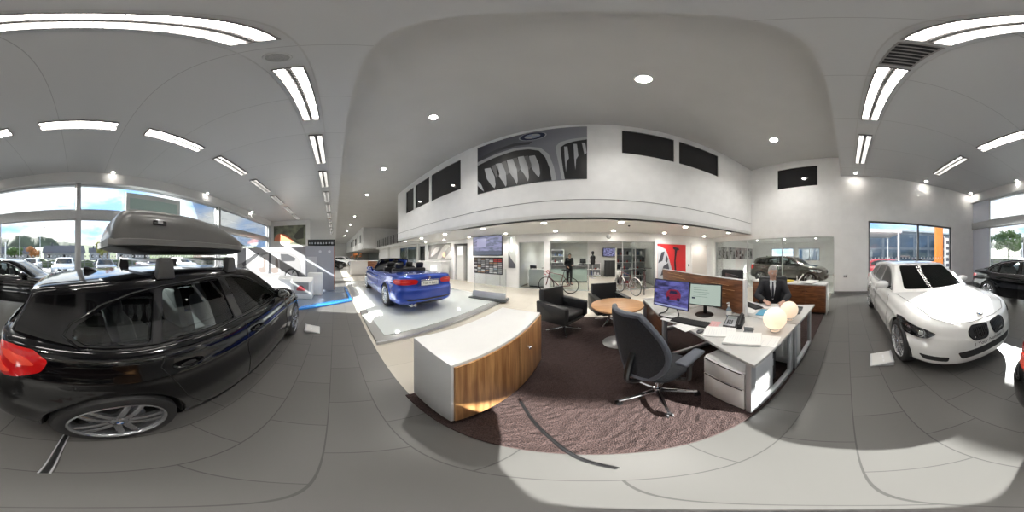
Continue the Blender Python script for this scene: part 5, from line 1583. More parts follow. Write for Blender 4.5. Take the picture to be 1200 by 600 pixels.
# cables
def cable(label, pts, r, m):
    b = new_bm(); tube(b, cr_spline(pts, 6), r, 8); return tag(finish(b, 'floor_cable', m), label, 'cable')
cable('black cable lying across the sunlit edge of the rug', [(-.50, 1.09, .045), (-.42, 1.0, .036), (-.34, .90, .034), (-.18, .71, .034), (-.08, .575, .032), (-.02, .50, .012), (.07, .41, .013)], .012, M_black)
t = thing('floor_strip', 'short dark rod with pale edges on the floor by the black hatchback rear wheel', 'strip')
b = new_bm(); tube(b, cr_spline([(.045, -.84, .012), (.065, -.72, .012), (.078, -.56, .012), (.078, -.36, .012)], 5), .011, 8); finish(b, 'rod', M_black, t)
for s in (-1, 1):
    b = new_bm(); tube(b, cr_spline([(.045 + s * .013, -.84, .008), (.065 + s * .013, -.72, .008), (.078 + s * .013, -.56, .008), (.078 + s * .013, -.36, .008)], 5), .004, 6); finish(b, 'edge', M_silver, t)

t = thing('hanging_sign_board', 'pale framed board with mint panel hanging in the upper window behind the roof box', 'sign board', (-3.1, -6.1, 3.30))
b = new_bm(); box(b, (0, 0, .42), (2.55, .04, .84), .004); finish(b, 'board', mat('board_off_white', (.62, .66, .65), .5), t)
b = new_bm(); bx(b, -1.1, 1.12, .02, .03, .14, .62); finish(b, 'mint_panel', mat('mint_panel', (.42, .55, .52), .3), t)
for s in (-1, 1): b = new_bm(); cyl(b, (s * 1.1, 0, .84), (s * 1.1, 0, 1.22), .006); finish(b, 'hanging_wire', M_steel, t)

# white car plinth with grey border
t = thing('display_plinth', 'low white glass-topped plinth with grey border under the blue convertible', 'plinth', (0, 0, 0))
ol = [(-2.48, .66), (-2.78, 5.0), (-9.6, 5.0), (-9.6, .66)]
b = new_bm(); prism(b, ol, 0, .045, bev=.004); finish(b, 'border', mat('plinth_grey', (.30, .30, .29), .3), t)
b = new_bm(); prism(b, [(-2.66, .84), (-2.95, 4.82), (-9.4, 4.82), (-9.4, .84)], .04, .06, bev=.002); finish(b, 'glass_top', mat('white_back_painted_glass', (.66, .70, .69), .06, coat=.6), t)
b = new_bm(); prism(b, [(-2.43, .645), (-2.73, 5.02), (-2.75, 5.02), (-2.47, .645)], 0, .05); finish(b, 'edge_strip', M_steel, t)
# low sign kerb with clear panel at the plinth end
t = thing('info_stand', 'low grey stand with an upright clear panel at the corner of the white plinth', 'stand', (-3.18, 4.40, .06), R(8))
b = new_bm(); box(b, (0, 0, .02), (1.36, .36, .04), .006); finish(b, 'base', mat('stand_dark', (.07, .075, .08), .4), t)
b = new_bm(); box(b, (0, .0, .15), (1.22, .05, .22), .008, Matrix.Rotation(R(-12), 4, 'X')); finish(b, 'sloped_panel', M_silver, t)
b = new_bm(); box(b, (0, .09, .56), (1.2, .01, .98), .002); finish(b, 'clear_panel', M_glass, t)
for s in (-1, 1): b = new_bm(); cyl(b, (s * .59, .09, .02), (s * .59, .09, 1.05), .006); finish(b, 'post', M_chrome, t)
# ------------------------------------------------------------------ wall pictures, shop, far hall
MY = Matrix(((1, 0, 0, 0), (0, 0, -1, 0), (0, 1, 0, 0), (0, 0, 0, 1)))     # (x,z) outline -> wall facing -Y, depth counted towards -Y
MX = Matrix(((0, 0, 1, 0), (1, 0, 0, 0), (0, 1, 0, 0), (0, 0, 0, 1)))      # (y,z) outline -> wall facing +X
def plate_y(name, poly, Y, th, m, parent):
    b = new_bm(); prism(b, poly, 0, th, Matrix.Translation((0, Y, 0)) @ MY); return finish(b, name, m, parent, smooth=0)
def plate_x(name, poly, X, th, m, parent):
    b = new_bm(); prism(b, poly, 0, th, Matrix.Translation((X, 0, 0)) @ MX); return finish(b, name, m, parent, smooth=0)
def grad_mat(name, c1, c2, x0, x1, rough=.35, axis=0):
    def f(n, l):
        t = n.new('ShaderNodeTexCoord'); s = n.new('ShaderNodeSeparateXYZ'); r = n.new('ShaderNodeMapRange'); c = n.new('ShaderNodeValToRGB')
        r.inputs['From Min'].default_value = x0; r.inputs['From Max'].default_value = x1
        c.color_ramp.elements[0].color = (*c1, 1); c.color_ramp.elements[1].color = (*c2, 1)
        l.new(t.outputs['Object'], s.inputs[0]); l.new(s.outputs[axis], r.inputs['Value']); l.new(r.outputs[0], c.inputs['Fac']); return c.outputs['Color']
    return node_mat(name, f, rough)
t = thing('wall_poster', 'wide close-up picture of a silver car grille high on the mezzanine wall', 'poster', (0, 0, 0))
Y0 = YM - .004
plate_y('print', [(-3.56, 3.74), (-.09, 3.72), (-.09, 5.90), (-3.56, 5.86)], Y0, .01, grad_mat('print_silver', (.05, .052, .07), (.26, .265, .30), -3.5, -.3), t)
plate_y('bonnet_edge', [(-3.56, 5.15), (-2.86, 5.30), (-2.13, 5.36), (-1.7, 5.29), (-1.6, 5.40), (-2.2, 5.50), (-3.0, 5.42), (-3.56, 5.28)], Y0 - .01, .001, mat('print_mid_grey', (.05, .052, .06), .4), t)
M_psil = mat('print_bright', (.42, .43, .45), .4); M_pblk = mat('print_black', (.012, .012, .014), .4)
plate_y('kidney_ring', [(-3.56, 5.13), (-2.86, 5.22), (-2.13, 5.27), (-1.7, 5.19), (-1.35, 5.04), (-1.12, 4.72), (-.98, 4.2), (-.91, 3.74), (-3.56, 3.74)], Y0 - .010, .0015, M_psil, t)
plate_y('kidney_opening', [(-3.56, 4.97), (-2.86, 5.08), (-2.13, 5.14), (-1.7, 5.07), (-1.4, 4.93), (-1.22, 4.62), (-1.1, 4.19), (-1.04, 3.74), (-3.56, 3.74)], Y0 - .0115, .001, M_pblk, t)
plate_y('kidney_ring', [(-.76, 3.74), (-.82, 4.12), (-.91, 4.72), (-.93, 5.01), (-.82, 5.19), (-.54, 5.29), (-.09, 5.37), (-.09, 3.72)], Y0 - .010, .0015, M_psil, t)
plate_y('kidney_opening', [(-.68, 3.74), (-.73, 4.11), (-.78, 4.6), (-.80, 4.96), (-.68, 5.08), (-.45, 5.18), (-.09, 5.26), (-.09, 3.72)], Y0 - .0115, .001, M_pblk, t)
for T in ([(-3.56, 4.3), (-3.40, 4.1), (-3.28, 3.78), (-3.40, 3.9), (-3.56, 4.1)],
          [(-3.26, 4.72), (-3.02, 4.68), (-2.86, 4.26), (-2.82, 3.92), (-2.86, 3.8), (-2.99, 3.96), (-3.16, 4.25)], [(-2.82, 4.78), (-2.6, 4.75), (-2.45, 4.3), (-2.42, 3.85), (-2.45, 3.76), (-2.57, 4.0), (-2.73, 4.27)],
          [(-2.42, 4.82), (-2.22, 4.80), (-2.08, 4.35), (-2.05, 3.88), (-2.08, 3.77), (-2.19, 4.02), (-2.33, 4.29)], [(-2.05, 4.83), (-1.86, 4.82), (-1.73, 4.40), (-1.7, 3.94), (-1.73, 3.8), (-1.83, 4.06), (-1.97, 4.31)],
          [(-1.7, 4.77), (-1.52, 4.76), (-1.4, 4.37), (-1.37, 4.03), (-1.4, 3.89), (-1.5, 4.03), (-1.62, 4.28)],
          [(-.70, 4.98), (-.61, 4.97), (-.57, 4.48), (-.63, 4.35), (-.65, 3.98), (-.68, 4.42)], [(-.45, 5.07), (-.36, 5.06), (-.32, 4.56), (-.38, 4.43), (-.40, 4.05), (-.43, 4.5)], [(-.23, 5.11), (-.14, 5.1), (-.1, 4.67), (-.16, 4.6)]):
    plate_y('grille_slat', T, Y0 - .0125, .001, M_psil, t)
M_hatch = node_mat('print_hatched', brick_floor((.10, .10, .10), (.12, .12, .12), (.01, .01, .01), .03, .03, mortar=.008), .5)
for T in ([(-2.99, 4.74), (-2.82, 4.76), (-2.67, 4.30), (-2.79, 4.18)], [(-2.6, 4.78), (-2.45, 4.79), (-2.31, 4.31), (-2.42, 4.19)], [(-2.22, 4.82), (-2.08, 4.82), (-1.94, 4.34), (-2.05, 4.21)], [(-1.86, 4.80), (-1.73, 4.80), (-1.6, 4.36), (-1.7, 4.23)]):
    plate_y('grille_hatch', T, Y0 - .0125, .001, mat('print_dark_grey', (.13, .13, .135), .5), t)  # dark hatched segments between the printed slats
el = lambda r, s: [(-1.60 + r * cos(a * pi / 12) - .1 * s * sin(a * pi / 12), 5.66 + r * .47 * sin(a * pi / 12) - .06 * r * cos(a * pi / 12)) for a in range(24)]
plate_y('emblem', el(.42, 0), Y0 - .0105, .001, M_psil, t); plate_y('emblem', el(.38, 0), Y0 - .0115, .001, mat('print_navy', (.012, .016, .05), .3), t)
e2 = el(.24, 0)
for k in range(4): plate_y('emblem_quarter', [(-1.60, 5.66)] + [e2[(k * 6 + i) % 24] for i in range(7)], Y0 - .0125, .001, mat('print_pale_blue', (.30, .34, .45), .3) if k % 2 else M_psil, t)

# wall television and brochure rack between artwork and shopfront
t = thing('television', 'large wall television showing a pale blue screen above the brochure rack', 'television', (-4.72, 6.4, 0))
b = new_bm(); box(b, (0, .0, 2.03), (1.78, .06, .98), .01); finish(b, 'housing', M_black, t)
b = new_bm(); bx(b, -.86, .86, -.034, -.031, 1.57, 2.49); d_ = finish(b, 'display', scr_mat('tv_picture', streaks((.16, .18, .24), (.33, .33, .52), (1.2, 1, 4)), .4), t)
b = new_bm(); bx(b, -.6, -.05, -.036, -.034, 1.95, 2.4); finish(b, 'screen_highlight', scr_mat('tv_bright', (.42, .42, .60), .42), d_)
b = new_bm(); bx(b, -.86, .86, -.036, -.034, 1.57, 1.78); finish(b, 'screen_foreground', scr_mat('tv_dark', (.10, .11, .15), .5), d_)
b = new_bm(); bx(b, -.03, .03, .04, .58, 1.9, 2.1); finish(b, 'bracket', M_steel, t)
t = thing('brochure_rack', 'black rack filled with rows of small cards under the wall television', 'rack', (-4.72, 6.45, 0))
b = new_bm(); box(b, (0, 0, 1.06), (1.72, .05, .82), .02); finish(b, 'board', M_black, t)
for s in (-.1, .72): b = new_bm(); cyl(b, (s, .0, 0), (s, 0, .7), .012); finish(b, 'post', M_chrome, t)
random.seed(5); cols = [mat('card_%s' % n_, c_, .5) for n_, c_ in (('white', (.7, .7, .7)), ('grey', (.3, .3, .32)), ('tan', (.38, .24, .16)), ('red', (.45, .05, .05)), ('pale_blue', (.35, .42, .5)), ('dark', (.08, .07, .07)))]
for r_ in range(8):
    for c_ in range(7):
        b = new_bm(); x = -.74 + c_ * .245; z = .71 + r_ * .09; bx(b, x - .1, x + .1, -.045, -.026, z, z + .06)
        finish(b, 'card', cols[3] if (r_ > 5 and c_ > 4) else random.choice(cols[:3] + cols[:1] + [cols[5]] + ([cols[4]] if c_ > 4 else [])), t)
t = thing('wall_poster', 'narrow grey and white photo poster on the wall beside the brochure rack', 'poster', (0, 0, 0))
plate_y('print', [(-3.86, .95), (-3.46, .95), (-3.46, 2.45), (-3.86, 2.45)], YB - .002, .012, mat('poster_pale', (.55, .57, .55), .4), t)
plate_y('dark_area', [(-3.86, .95), (-3.46, .95), (-3.46, 1.1), (-3.7, 1.4), (-3.86, 1.7)], YB - .014, .001, mat('poster_dark', (.10, .10, .12), .4), t)
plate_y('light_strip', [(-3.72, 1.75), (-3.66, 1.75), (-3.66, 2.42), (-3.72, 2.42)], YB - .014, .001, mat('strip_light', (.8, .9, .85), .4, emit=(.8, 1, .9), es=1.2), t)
# white tall locker unit and doorway, reflective artwork and service counter
t = thing('tall_cupboard', 'tall white cupboard standing in the grey doorway left of the television', 'cupboard', (-7.35, 7.35, 0))
b = new_bm(); bx(b, -.32, .28, -.2, .3, 0, 2.2, .006); finish(b, 'carcass', M_white2, t)
for s, z0, z1 in ((0, .08, 1.5), (0, 1.52, 2.15)): b = new_bm(); bx(b, -.3, .26, -.215, -.2, z0, z1, .003); finish(b, 'door', M_white2, t)
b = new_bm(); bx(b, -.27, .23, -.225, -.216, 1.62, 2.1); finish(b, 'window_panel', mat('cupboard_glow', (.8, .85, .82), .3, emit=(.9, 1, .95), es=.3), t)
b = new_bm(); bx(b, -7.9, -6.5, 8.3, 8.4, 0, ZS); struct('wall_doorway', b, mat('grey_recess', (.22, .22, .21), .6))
b = new_bm(); bx(b, -17, -7.8, 9.2, 9.3, 0, ZS); struct('wall_office', b, mat('office_wall', (.5, .5, .49), .6, noise=.05, nscale=1))
t = thing('relief_artwork', 'grey abstract wave artwork over the service counter beyond the convertible', 'artwork', (0, 0, 0))
b = new_bm(); bx(b, -10.85, -8.05, 7.10, 7.13, 1.27, 2.38); finish(b, 'panel', mat('artwork_grey', (.36, .35, .34), .3), t)
for k, P_ in enumerate(([(-10.6, 1.5), (-10.0, 2.1), (-9.4, 2.2), (-9.6, 1.9), (-10.1, 1.6)], [(-9.7, 1.35), (-9.3, 1.9), (-8.8, 2.3), (-8.3, 2.2), (-8.9, 1.8), (-9.2, 1.4)], [(-8.8, 1.35), (-8.4, 1.7), (-8.15, 1.9), (-8.15, 1.4)])):
    plate_y('wave', smoothpoly(P_), 7.10, .02, mat('artwork_light', (.72, .70, .68), .3), t)
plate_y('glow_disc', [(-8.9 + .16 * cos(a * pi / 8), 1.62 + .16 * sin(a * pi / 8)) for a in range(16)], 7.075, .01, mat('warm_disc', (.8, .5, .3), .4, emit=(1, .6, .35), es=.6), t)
t = thing('service_counter', 'long white service counter under the abstract artwork', 'counter', (-9.45, 6.5, 0))
b = new_bm(); bx(b, -1.45, 1.4, -.3, .3, .06, 1.12, .01); finish(b, 'front', M_white2, t)
b = new_bm(); bx(b, -1.5, 1.45, -.36, .36, 1.12, 1.16, .006); finish(b, 'countertop', M_white2, t)
b = new_bm(); bx(b, -1.4, 1.35, -.26, .26, 0, .06); finish(b, 'plinth', M_blackmat, t)
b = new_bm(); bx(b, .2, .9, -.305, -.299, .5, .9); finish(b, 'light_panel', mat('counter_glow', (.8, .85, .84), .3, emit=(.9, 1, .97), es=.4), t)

# ---- shop behind the glass
def shelf_unit(name, label, x, y, w, h, n, seed, rz=0., group=None):
    t = thing(name, label, 'shelf unit', (x, y, 0), rz, group)
    b = new_bm(); bx(b, -w / 2, w / 2, .17, .2, 0, h); finish(b, 'back_panel', mat('shelf_back', (.30, .31, .32), .5), t)
    for s in (-1, 1): b = new_bm(); bx(b, s * w / 2 - .012, s * w / 2 + .012, -.2, .2, 0, h); finish(b, 'side_panel', M_white2, t)
    random.seed(seed)
    for i in range(n + 1):
        b = new_bm(); z = .06 + (h - .08) * i / n; bx(b, -w / 2, w / 2, -.19, .18, z, z + .022); finish(b, 'shelf', M_white2, t)
    return t
def goods(label, x, y, w, z0, dz, n, seed, grp, y_=None):
    random.seed(seed)
    mats_ = [mat('goods_dark', (.03, .03, .035), .4), mat('goods_grey', (.22, .23, .24), .4), mat('goods_white', (.7, .7, .72), .4), mat('goods_blue', (.10, .14, .28), .4), mat('goods_red', (.4, .06, .06), .4)]
    shapes = ['box', 'bottle', 'cap']
    for i in range(n):
        xx = x - w / 2 + w * (i + .5) / n; hh = random.uniform(.12, dz * .75); ww = w / n * random.uniform(.5, .85)
        k = random.choice(shapes); m_ = random.choice(mats_)
        b = new_bm()
        if k == 'box': box(b, (xx, y, z0 + hh / 2), (ww, .18, hh), .006); nm, cat = 'product_box', 'box'
        elif k == 'bottle': lathe(b, [(0, 0), (ww * .3, 0), (ww * .3, hh * .65), (ww * .12, hh * .82), (ww * .12, hh), (0, hh)], (xx, y, z0), seg=16); nm, cat = 'product_bottle', 'bottle'
        else: lathe(b, [(0, .1), (ww * .2, .095), (ww * .36, .05), (ww * .38, 0), (ww * .5, -.0), (ww * .5, .008), (0, .02)], (xx, y, z0 + .001), seg=16); nm, cat = 'product_hat', 'hat'
        tag(finish(b, nm, m_), '%s %s %s on %s' % (m_.name.split('_')[1], cat, ['placed leftmost', 'placed second', 'placed third', 'placed fourth', 'placed fifth', 'placed sixth', 'placed rightmost'][i], label), cat, grp)
for i, (x, nm) in enumerate(((1.75, 'right-hand'), (2.65, 'corner'))):
    shelf_unit('shelf_unit', 'white merchandise shelf unit in the shop window, %s unit behind the parked bicycles' % nm, x, 8.4 + i * .5, .85, 1.95, 5, i)
    for r_ in range(5): goods('shelf %s of the %s unit behind the bicycles' % (['one', 'two', 'three', 'four', 'five'][r_], nm), x, 8.4 + i * .5 - .05, .8, .085 + (1.87) * r_ / 5, .36, 5, 10 * i + r_, 'goods on the %s shelf unit' % nm)
shelf_unit('shelf_unit', 'white merchandise shelf unit behind the shop counter on its left', -2.5, 12.2, 1.0, 2.0, 4, 7)
for r_ in range(4): goods('row %s of the shelves left behind the counter' % ['one', 'two', 'three', 'four'][r_], -2.5, 12.12, .95, .085 + 1.92 * r_ / 4, .4, 5, 70 + r_, 'goods on the left back shelf unit')
shelf_unit('shelf_unit', 'low white shelf unit under the shop television', -.1, 12.3, 1.7, 1.0, 2, 8)
for r_ in range(2): goods('row %s of the low shelves by the shop television' % ['one', 'two'][r_], -.1, 12.22, 1.6, .085 + .92 * r_ / 2, .4, 7, 80 + r_, 'goods on the low back shelf unit')
t = thing('shop_counter', 'pale glass-fronted shop counter behind the standing person', 'counter', (-1.35, 9.6, 0))
b = new_bm(); bx(b, -1.15, 1.15, -.3, .3, .05, .93, .008); finish(b, 'carcass', mat('counter_grey', (.38, .38, .39), .4), t)
b = new_bm(); bx(b, -1.15, 1.15, -.33, -.305, .08, .80, .003); finish(b, 'glass_front', mat('pale_green_glass', (.50, .60, .57), .1, coat=.6), t)
b = new_bm(); bx(b, -1.2, 1.2, -.36, .34, .93, .97, .005); finish(b, 'countertop', mat('counter_dark', (.12, .11, .12), .4), t)
t = thing('till_screen', 'black till screen on the shop counter near its right end', 'screen', (-.45, 9.6, .97))
b = new_bm(); box(b, (0, 0, .28), (.36, .04, .28), .01, Matrix.Rotation(R(-12), 4, 'X')); finish(b, 'screen', M_black, t)
b = new_bm(); cyl(b, (0, .02, 0), (0, .02, .2), .02); cyl(b, (0, .02, 0), (0, .02, .015), .1); finish(b, 'stand', M_black, t)
t = thing('display_cabinet', 'low white cabinet just inside the shop window left of the road bicycle', 'cabinet', (-2.55, 7.75, 0))
b = new_bm(); bx(b, -.45, .42, -.25, .25, .05, .88, .006); finish(b, 'carcass', M_white2, t)
b = new_bm(); bx(b, -.44, .41, -.262, -.25, .07, .86, .003); finish(b, 'door', M_white2, t)
b = new_bm(); bx(b, -.4, .38, -.2, .2, 0, .05); finish(b, 'plinth', M_blackmat, t)
t = thing('shop_television', 'television showing a dark picture on the back wall of the shop', 'television', (1.55, 12.8, 0))
b = new_bm(); box(b, (0, 0, 1.83), (1.15, .06, .68), .01); finish(b, 'housing', M_black, t)
b = new_bm(); bx(b, -.54, .54, -.034, -.031, 1.52, 2.14); finish(b, 'display', scr_mat('shop_tv', streaks((.02, .02, .05), (.20, .20, .35), (3, 1, 3)), .6), t)
t = thing('black_cabinet', 'tall black display cabinet under the shop television', 'cabinet', (1.45, 12.1, 0))
b = new_bm(); bx(b, -.42, .42, -.25, .25, .04, 1.2, .008); finish(b, 'carcass', M_black, t)
for s in (-1, 1): b = new_bm(); bx(b, s * .21 - .195, s * .21 + .195, -.262, -.25, .08, 1.16, .003); finish(b, 'door', M_blackmat, t)
t = thing('display_bust', 'black display figure on a stand in the shop right of the counter', 'display figure', (.15, 11.2, 0))
b = new_bm(); lathe(b, [(0, 0), (.22, 0), (.22, .02), (.03, .03), (.03, .95), (0, .95)], seg=24); finish(b, 'stand', M_steel, t)
b = new_bm(); lathe(b, [(0, .95), (.12, .95), (.17, 1.1), (.16, 1.25), (.19, 1.4), (.17, 1.52), (.06, 1.58), (.055, 1.63), (.09, 1.70), (.10, 1.78), (.07, 1.86), (0, 1.88)], seg=24); finish(b, 'torso', M_blackmat, t)
# office seen through the first shop pane
t = thing('desk', 'dark office desk behind the first pane of the shopfront', 'desk', (-2.8, 10.8, 0))
b = new_bm(); bx(b, -.45, .45, -.35, .35, .70, .735, .004); finish(b, 'desktop', mat('desk_dark', (.06, .055, .05), .4), t)
for sx in (-1, 1):
    for sy in (-1, 1): b = new_bm(); cyl(b, (sx * .4, sy * .3, 0), (sx * .4, sy * .3, .7), .02); finish(b, 'leg', M_steel, t)
t = thing('chair', 'black chair behind the first pane of the shopfront', 'chair', (-2.95, 8.5, 0), R(70))
b = new_bm(); box(b, (0, 0, .46), (.46, .46, .07), .03); finish(b, 'seat', M_leather, t)
b = new_bm(); box(b, (-.22, 0, .78), (.06, .44, .5), .025, Matrix.Rotation(R(-8), 4, 'Y')); finish(b, 'backrest', M_leather, t)
for sx in (-1, 1):
    for sy in (-1, 1): b = new_bm(); tube(b, [(sx * .18, sy * .18, .43), (sx * .22, sy * .22, 0)], .014, 8); finish(b, 'leg', M_chrome, t)
t = thing('wall_poster', 'poster with a dark red and blue shape on the office wall behind the first pane', 'poster', (0, 0, 0))
plate_y('print', [(-3.3, 1.55), (-2.3, 1.55), (-2.3, 2.2), (-3.3, 2.2)], 12.89, .01, mat('poster_grey_pale', (.5, .5, .52), .5), t)
plate_y('car_shape', smoothpoly([(-3.1, 1.75), (-2.9, 1.95), (-2.6, 2.0), (-2.45, 1.85), (-2.5, 1.72)]), 12.878, .002, mat('poster_blue', (.10, .10, .30), .5), t)

# ---- bicycles
def bicycle(label, loc, rz, frame_m, lean=0., basket=False, drop=True):
    t = thing('bicycle', label, 'bicycle', loc, rz); t.rotation_euler = (R(lean), 0, rz)
    r = .335; A, F = Vector((-.50, 0, r)), Vector((.50, 0, r)); BB = Vector((-.07, 0, .28)); S = Vector((-.22, 0, .80)); Hd = Vector((.36, 0, .86)); Hb = Vector((.40, 0, .70))
    for p, nm in ((A, 'rear'), (F, 'front')):
        w = bpy.data.objects.new('wheel', None); COL.objects.link(w); w.parent = t; w.location = p
        b = new_bm(); tube(b, [((r - .012) * cos(a * pi / 20), 0, (r - .012) * sin(a * pi / 20)) for a in range(41)], .013, 8, cap=False); finish(b, 'tyre', M_tyre, w)
        b = new_bm(); lathe(b, [(r - .03, -.008), (r - .022, -.01), (r - .022, .01), (r - .03, .008)], axis='Y', seg=40, close=True); finish(b, 'rim', M_blackmat if drop else M_steel, w)
        b = new_bm()
        for k in range(18): a = 2 * pi * k / 18; cyl(b, (.015 * cos(a + .5), (.02 if k % 2 else -.02), .015 * sin(a + .5)), ((r - .03) * cos(a), 0, (r - .03) * sin(a)), .0012, seg=5)
        cyl(b, (0, -.04, 0), (0, .04, 0), .018); finish(b, 'spokes', M_steel, w)
    b = new_bm()
    for p, q, rr in ((BB, S, .017), (BB, Hb, .02), (S + (BB - S) * .08, Hd, .016), (Hd, Hb, .021)): cyl(b, p, q, rr, seg=12)
    for s in (-1, 1): cyl(b, BB + Vector((0, s * .02, 0)), A + Vector((0, s * .05, 0)), .009, seg=8); cyl(b, S + Vector((.02, s * .01, -.06)), A + Vector((0, s * .05, 0)), .008, seg=8); cyl(b, Hb + Vector((.01, s * .035, 0)), F + Vector((0, s * .045, 0)), .011, seg=8)
    finish(b, 'frame', frame_m, t)
    b = new_bm(); cyl(b, S, S + Vector((-.04, 0, .16)), .013); finish(b, 'seat_post', M_black, t)
    b = new_bm(); prism(b, roundpoly([(-.15, -.07), (-.15, .07), (-.03, .03), (.12, .018), (.12, -.018), (-.03, -.03)], .02), -.02, .02, Matrix.Translation(S + Vector((-.05, 0, .17))), .01); finish(b, 'saddle', M_black, t)
    b = new_bm()
    if drop:
        cyl(b, Hd, Hd + Vector((.09, 0, .06)), .014)
        for s in (-1, 1): tube(b, cr_spline([Hd + Vector((.09, 0, .06)), Hd + Vector((.09, s * .19, .06)), Hd + Vector((.16, s * .21, .055)), Hd + Vector((.17, s * .21, -.03)), Hd + Vector((.08, s * .21, -.08))], 5), .014, 8)
    else:
        cyl(b, Hd, Hd + Vector((-.02, 0, .14)), .014); tube(b, cr_spline([Hd + Vector((-.12, -.30, .14)), Hd + Vector((-.02, -.18, .14)), Hd + Vector((.01, 0, .14)), Hd + Vector((-.02, .18, .14)), Hd + Vector((-.12, .30, .14))], 5), .012, 8)
    finish(b, 'handlebar', mat('bar_tape_red', (.45, .06, .07), .5) if drop else M_black, t)
    b = new_bm(); lathe(b, [(.05, -.05), (.09, -.05), (.09, -.045), (.05, -.045)], BB, 'Y', 24, close=True); cyl(b, BB + Vector((0, -.06, 0)), BB + Vector((.06, -.065, -.15)), .009, seg=8); cyl(b, BB + Vector((0, .06, 0)), BB + Vector((-.06, .065, .15)), .009, seg=8); cyl(b, BB + Vector((0, -.06, 0)), BB + Vector((0, .06, 0)), .018)
    box(b, BB + Vector((.06, -.10, -.15)), (.09, .07, .02), .004); box(b, BB + Vector((-.06, .10, .15)), (.09, .07, .02), .004); finish(b, 'crankset', M_steel, t)
    if basket:
        for s, z in ((1, 0), (-1, 0)):
            p = (F if s > 0 else A); b = new_bm(); rows = []
            for k in range(15):
                a = R(10 + 150 * k / 14); rr = r + .03
                rows.append([b.verts.new((p.x + rr * cos(a), -.03, p.z + rr * sin(a))), b.verts.new((p.x + (rr + .012) * cos(a), 0, p.z + (rr + .012) * sin(a))), b.verts.new((p.x + rr * cos(a), .03, p.z + rr * sin(a)))])
            grid_faces(b, rows); finish(b, 'mudguard', M_white2, t)
        b = new_bm(); box(b, (.52, 0, .82), (.2, .26, .16), .02); finish(b, 'basket', M_white2, t)
    return t
bicycle('black road bicycle with red handlebar tape leaning by the shop window', (-1.30, 6.45, .001), pi, mat('bike_black_red', (.10, .02, .025), .3, coat=.5), 0)
bicycle('bicycle with white mudguards and white basket, left of the parked pair', (1.45, 6.35, .001), R(115), mat('bike_brown', (.16, .06, .05), .35), 0, True, False)
bicycle('dark red-brown bicycle, right of the parked pair near the red poster', (2.2, 6.40, .001), R(70), mat('bike_dark', (.09, .03, .03), .35), 0, False, False)

# red poster with bicycle picture
t = thing('wall_poster', 'bright red poster with a dark bicycle fork and white car picture beside the shop window', 'poster', (0, 0, 0))
Yp = YB - .002
plate_y('print', [(3.04, .35), (4.62, .35), (4.62, 2.10), (3.04, 2.10)], Yp, .015, mat('poster_red', (.62, .03, .035), .45), t)
plate_y('car_picture', [(3.04, .35), (3.95, .35), (3.80, .9), (3.62, 1.5), (3.48, 1.85), (3.2, 1.98), (3.04, 2.0)], Yp - .015, .001, mat('poster_white_blue', (.55, .57, .62), .4), t)
for P_ in ([(3.08, 1.2), (3.25, 1.7), (3.42, 1.75), (3.3, 1.3)], [(3.2, .6), (3.35, 1.05), (3.6, 1.2), (3.7, .7)], [(3.45, 1.3), (3.5, 1.6), (3.6, 1.4), (3.55, 1.2)]):
    plate_y('dark_patch', P_, Yp - .016, .001, mat('poster_slate', (.07, .07, .09), .4), t)
plate_y('fork_picture', [(3.86, 1.90), (3.90, 1.98), (4.20, 1.92), (4.24, 1.83), (4.10, 1.80), (4.02, 1.3), (4.08, .6), (3.98, .6), (3.93, 1.2), (3.98, 1.82)], Yp - .015, .001, mat('poster_near_black', (.03, .02, .025), .4), t)
# wall and soffit small items
t = thing('door_handle', 'small dark door handle by the white door next to the red poster', 'handle', (4.80, YB - .01, 1.05)); b = new_bm(); box(b, (0, 0, 0), (.05, .03, .12), .008); finish(b, 'plate', M_black, t)
t = thing('security_camera', 'small black dome camera under the mezzanine above the parked bicycles', 'camera', (1.25, 5.2, ZS))
b = new_bm(); ball(b, (0, 0, -.02), .035); finish(b, 'dome', M_black, t); b = new_bm(); cyl(b, (0, 0, -.015), (0, 0, 0), .045); finish(b, 'base', M_white2, t)
t = thing('ceiling_sensor', 'small round clear fitting on the fascia over the shopfront', 'sensor', (.78, YB - .06, 2.38))
b = new_bm(); lathe(b, [(0, 0), (.09, .01), (.11, .04), (.10, .06), (0, .06)], axis='Y', seg=24); finish(b, 'housing', mat('smoked_lens', (.35, .35, .34), .2), t)
t = thing('wall_socket', 'double wall socket low on the east wall', 'socket', (XE - .001, .05, .72))
b = new_bm(); box(b, (-.006, 0, 0), (.012, .15, .085), .003); finish(b, 'plate', M_steel, t); 
for q in (-.035, .035): b = new_bm(); box(b, (-.013, q, 0), (.003, .03, .03)); finish(b, 'outlet', M_black, t)

# glass room: photo mural, bench table
t = thing('photo_mural', 'long black-and-white photo mural strip on the far wall of the glass room', 'mural', (0, 0, 0))
plate_y('print', [(7.3, 1.28), (13.2, 1.28), (13.2, 2.22), (7.3, 2.22)], 8.6, .012, mat('mural_base', (.35, .35, .36), .5), t)
random.seed(11); mm = [mat('mural_%d' % i, c_, .5) for i, c_ in enumerate(((.02, .02, .025), (.08, .08, .09), (.2, .2, .21), (.6, .6, .6), (.4, .42, .42), (.45, .05, .06)))]
x = 7.35
while x < 13.1:
    z = 1.30
    while z < 2.15:
        w = random.uniform(.12, .3); h_ = random.uniform(.1, .28)
        P_ = [(x, z), (x + w, z + random.uniform(-.03, .05)), (x + w * random.uniform(.6, 1), min(2.2, z + h_)), (x + w * random.uniform(0, .4), min(2.2, z + h_ * .9))]
        plate_y('picture', P_, 8.587, .001, mm[5] if x < 7.8 and 1.5 < z < 1.8 else random.choice(mm[:5]), t)
        z += h_ * .9
    x += .42
t = thing('side_table', 'white low table beside the crossover car in the glass room', 'table', (8.0, 7.6, 0))
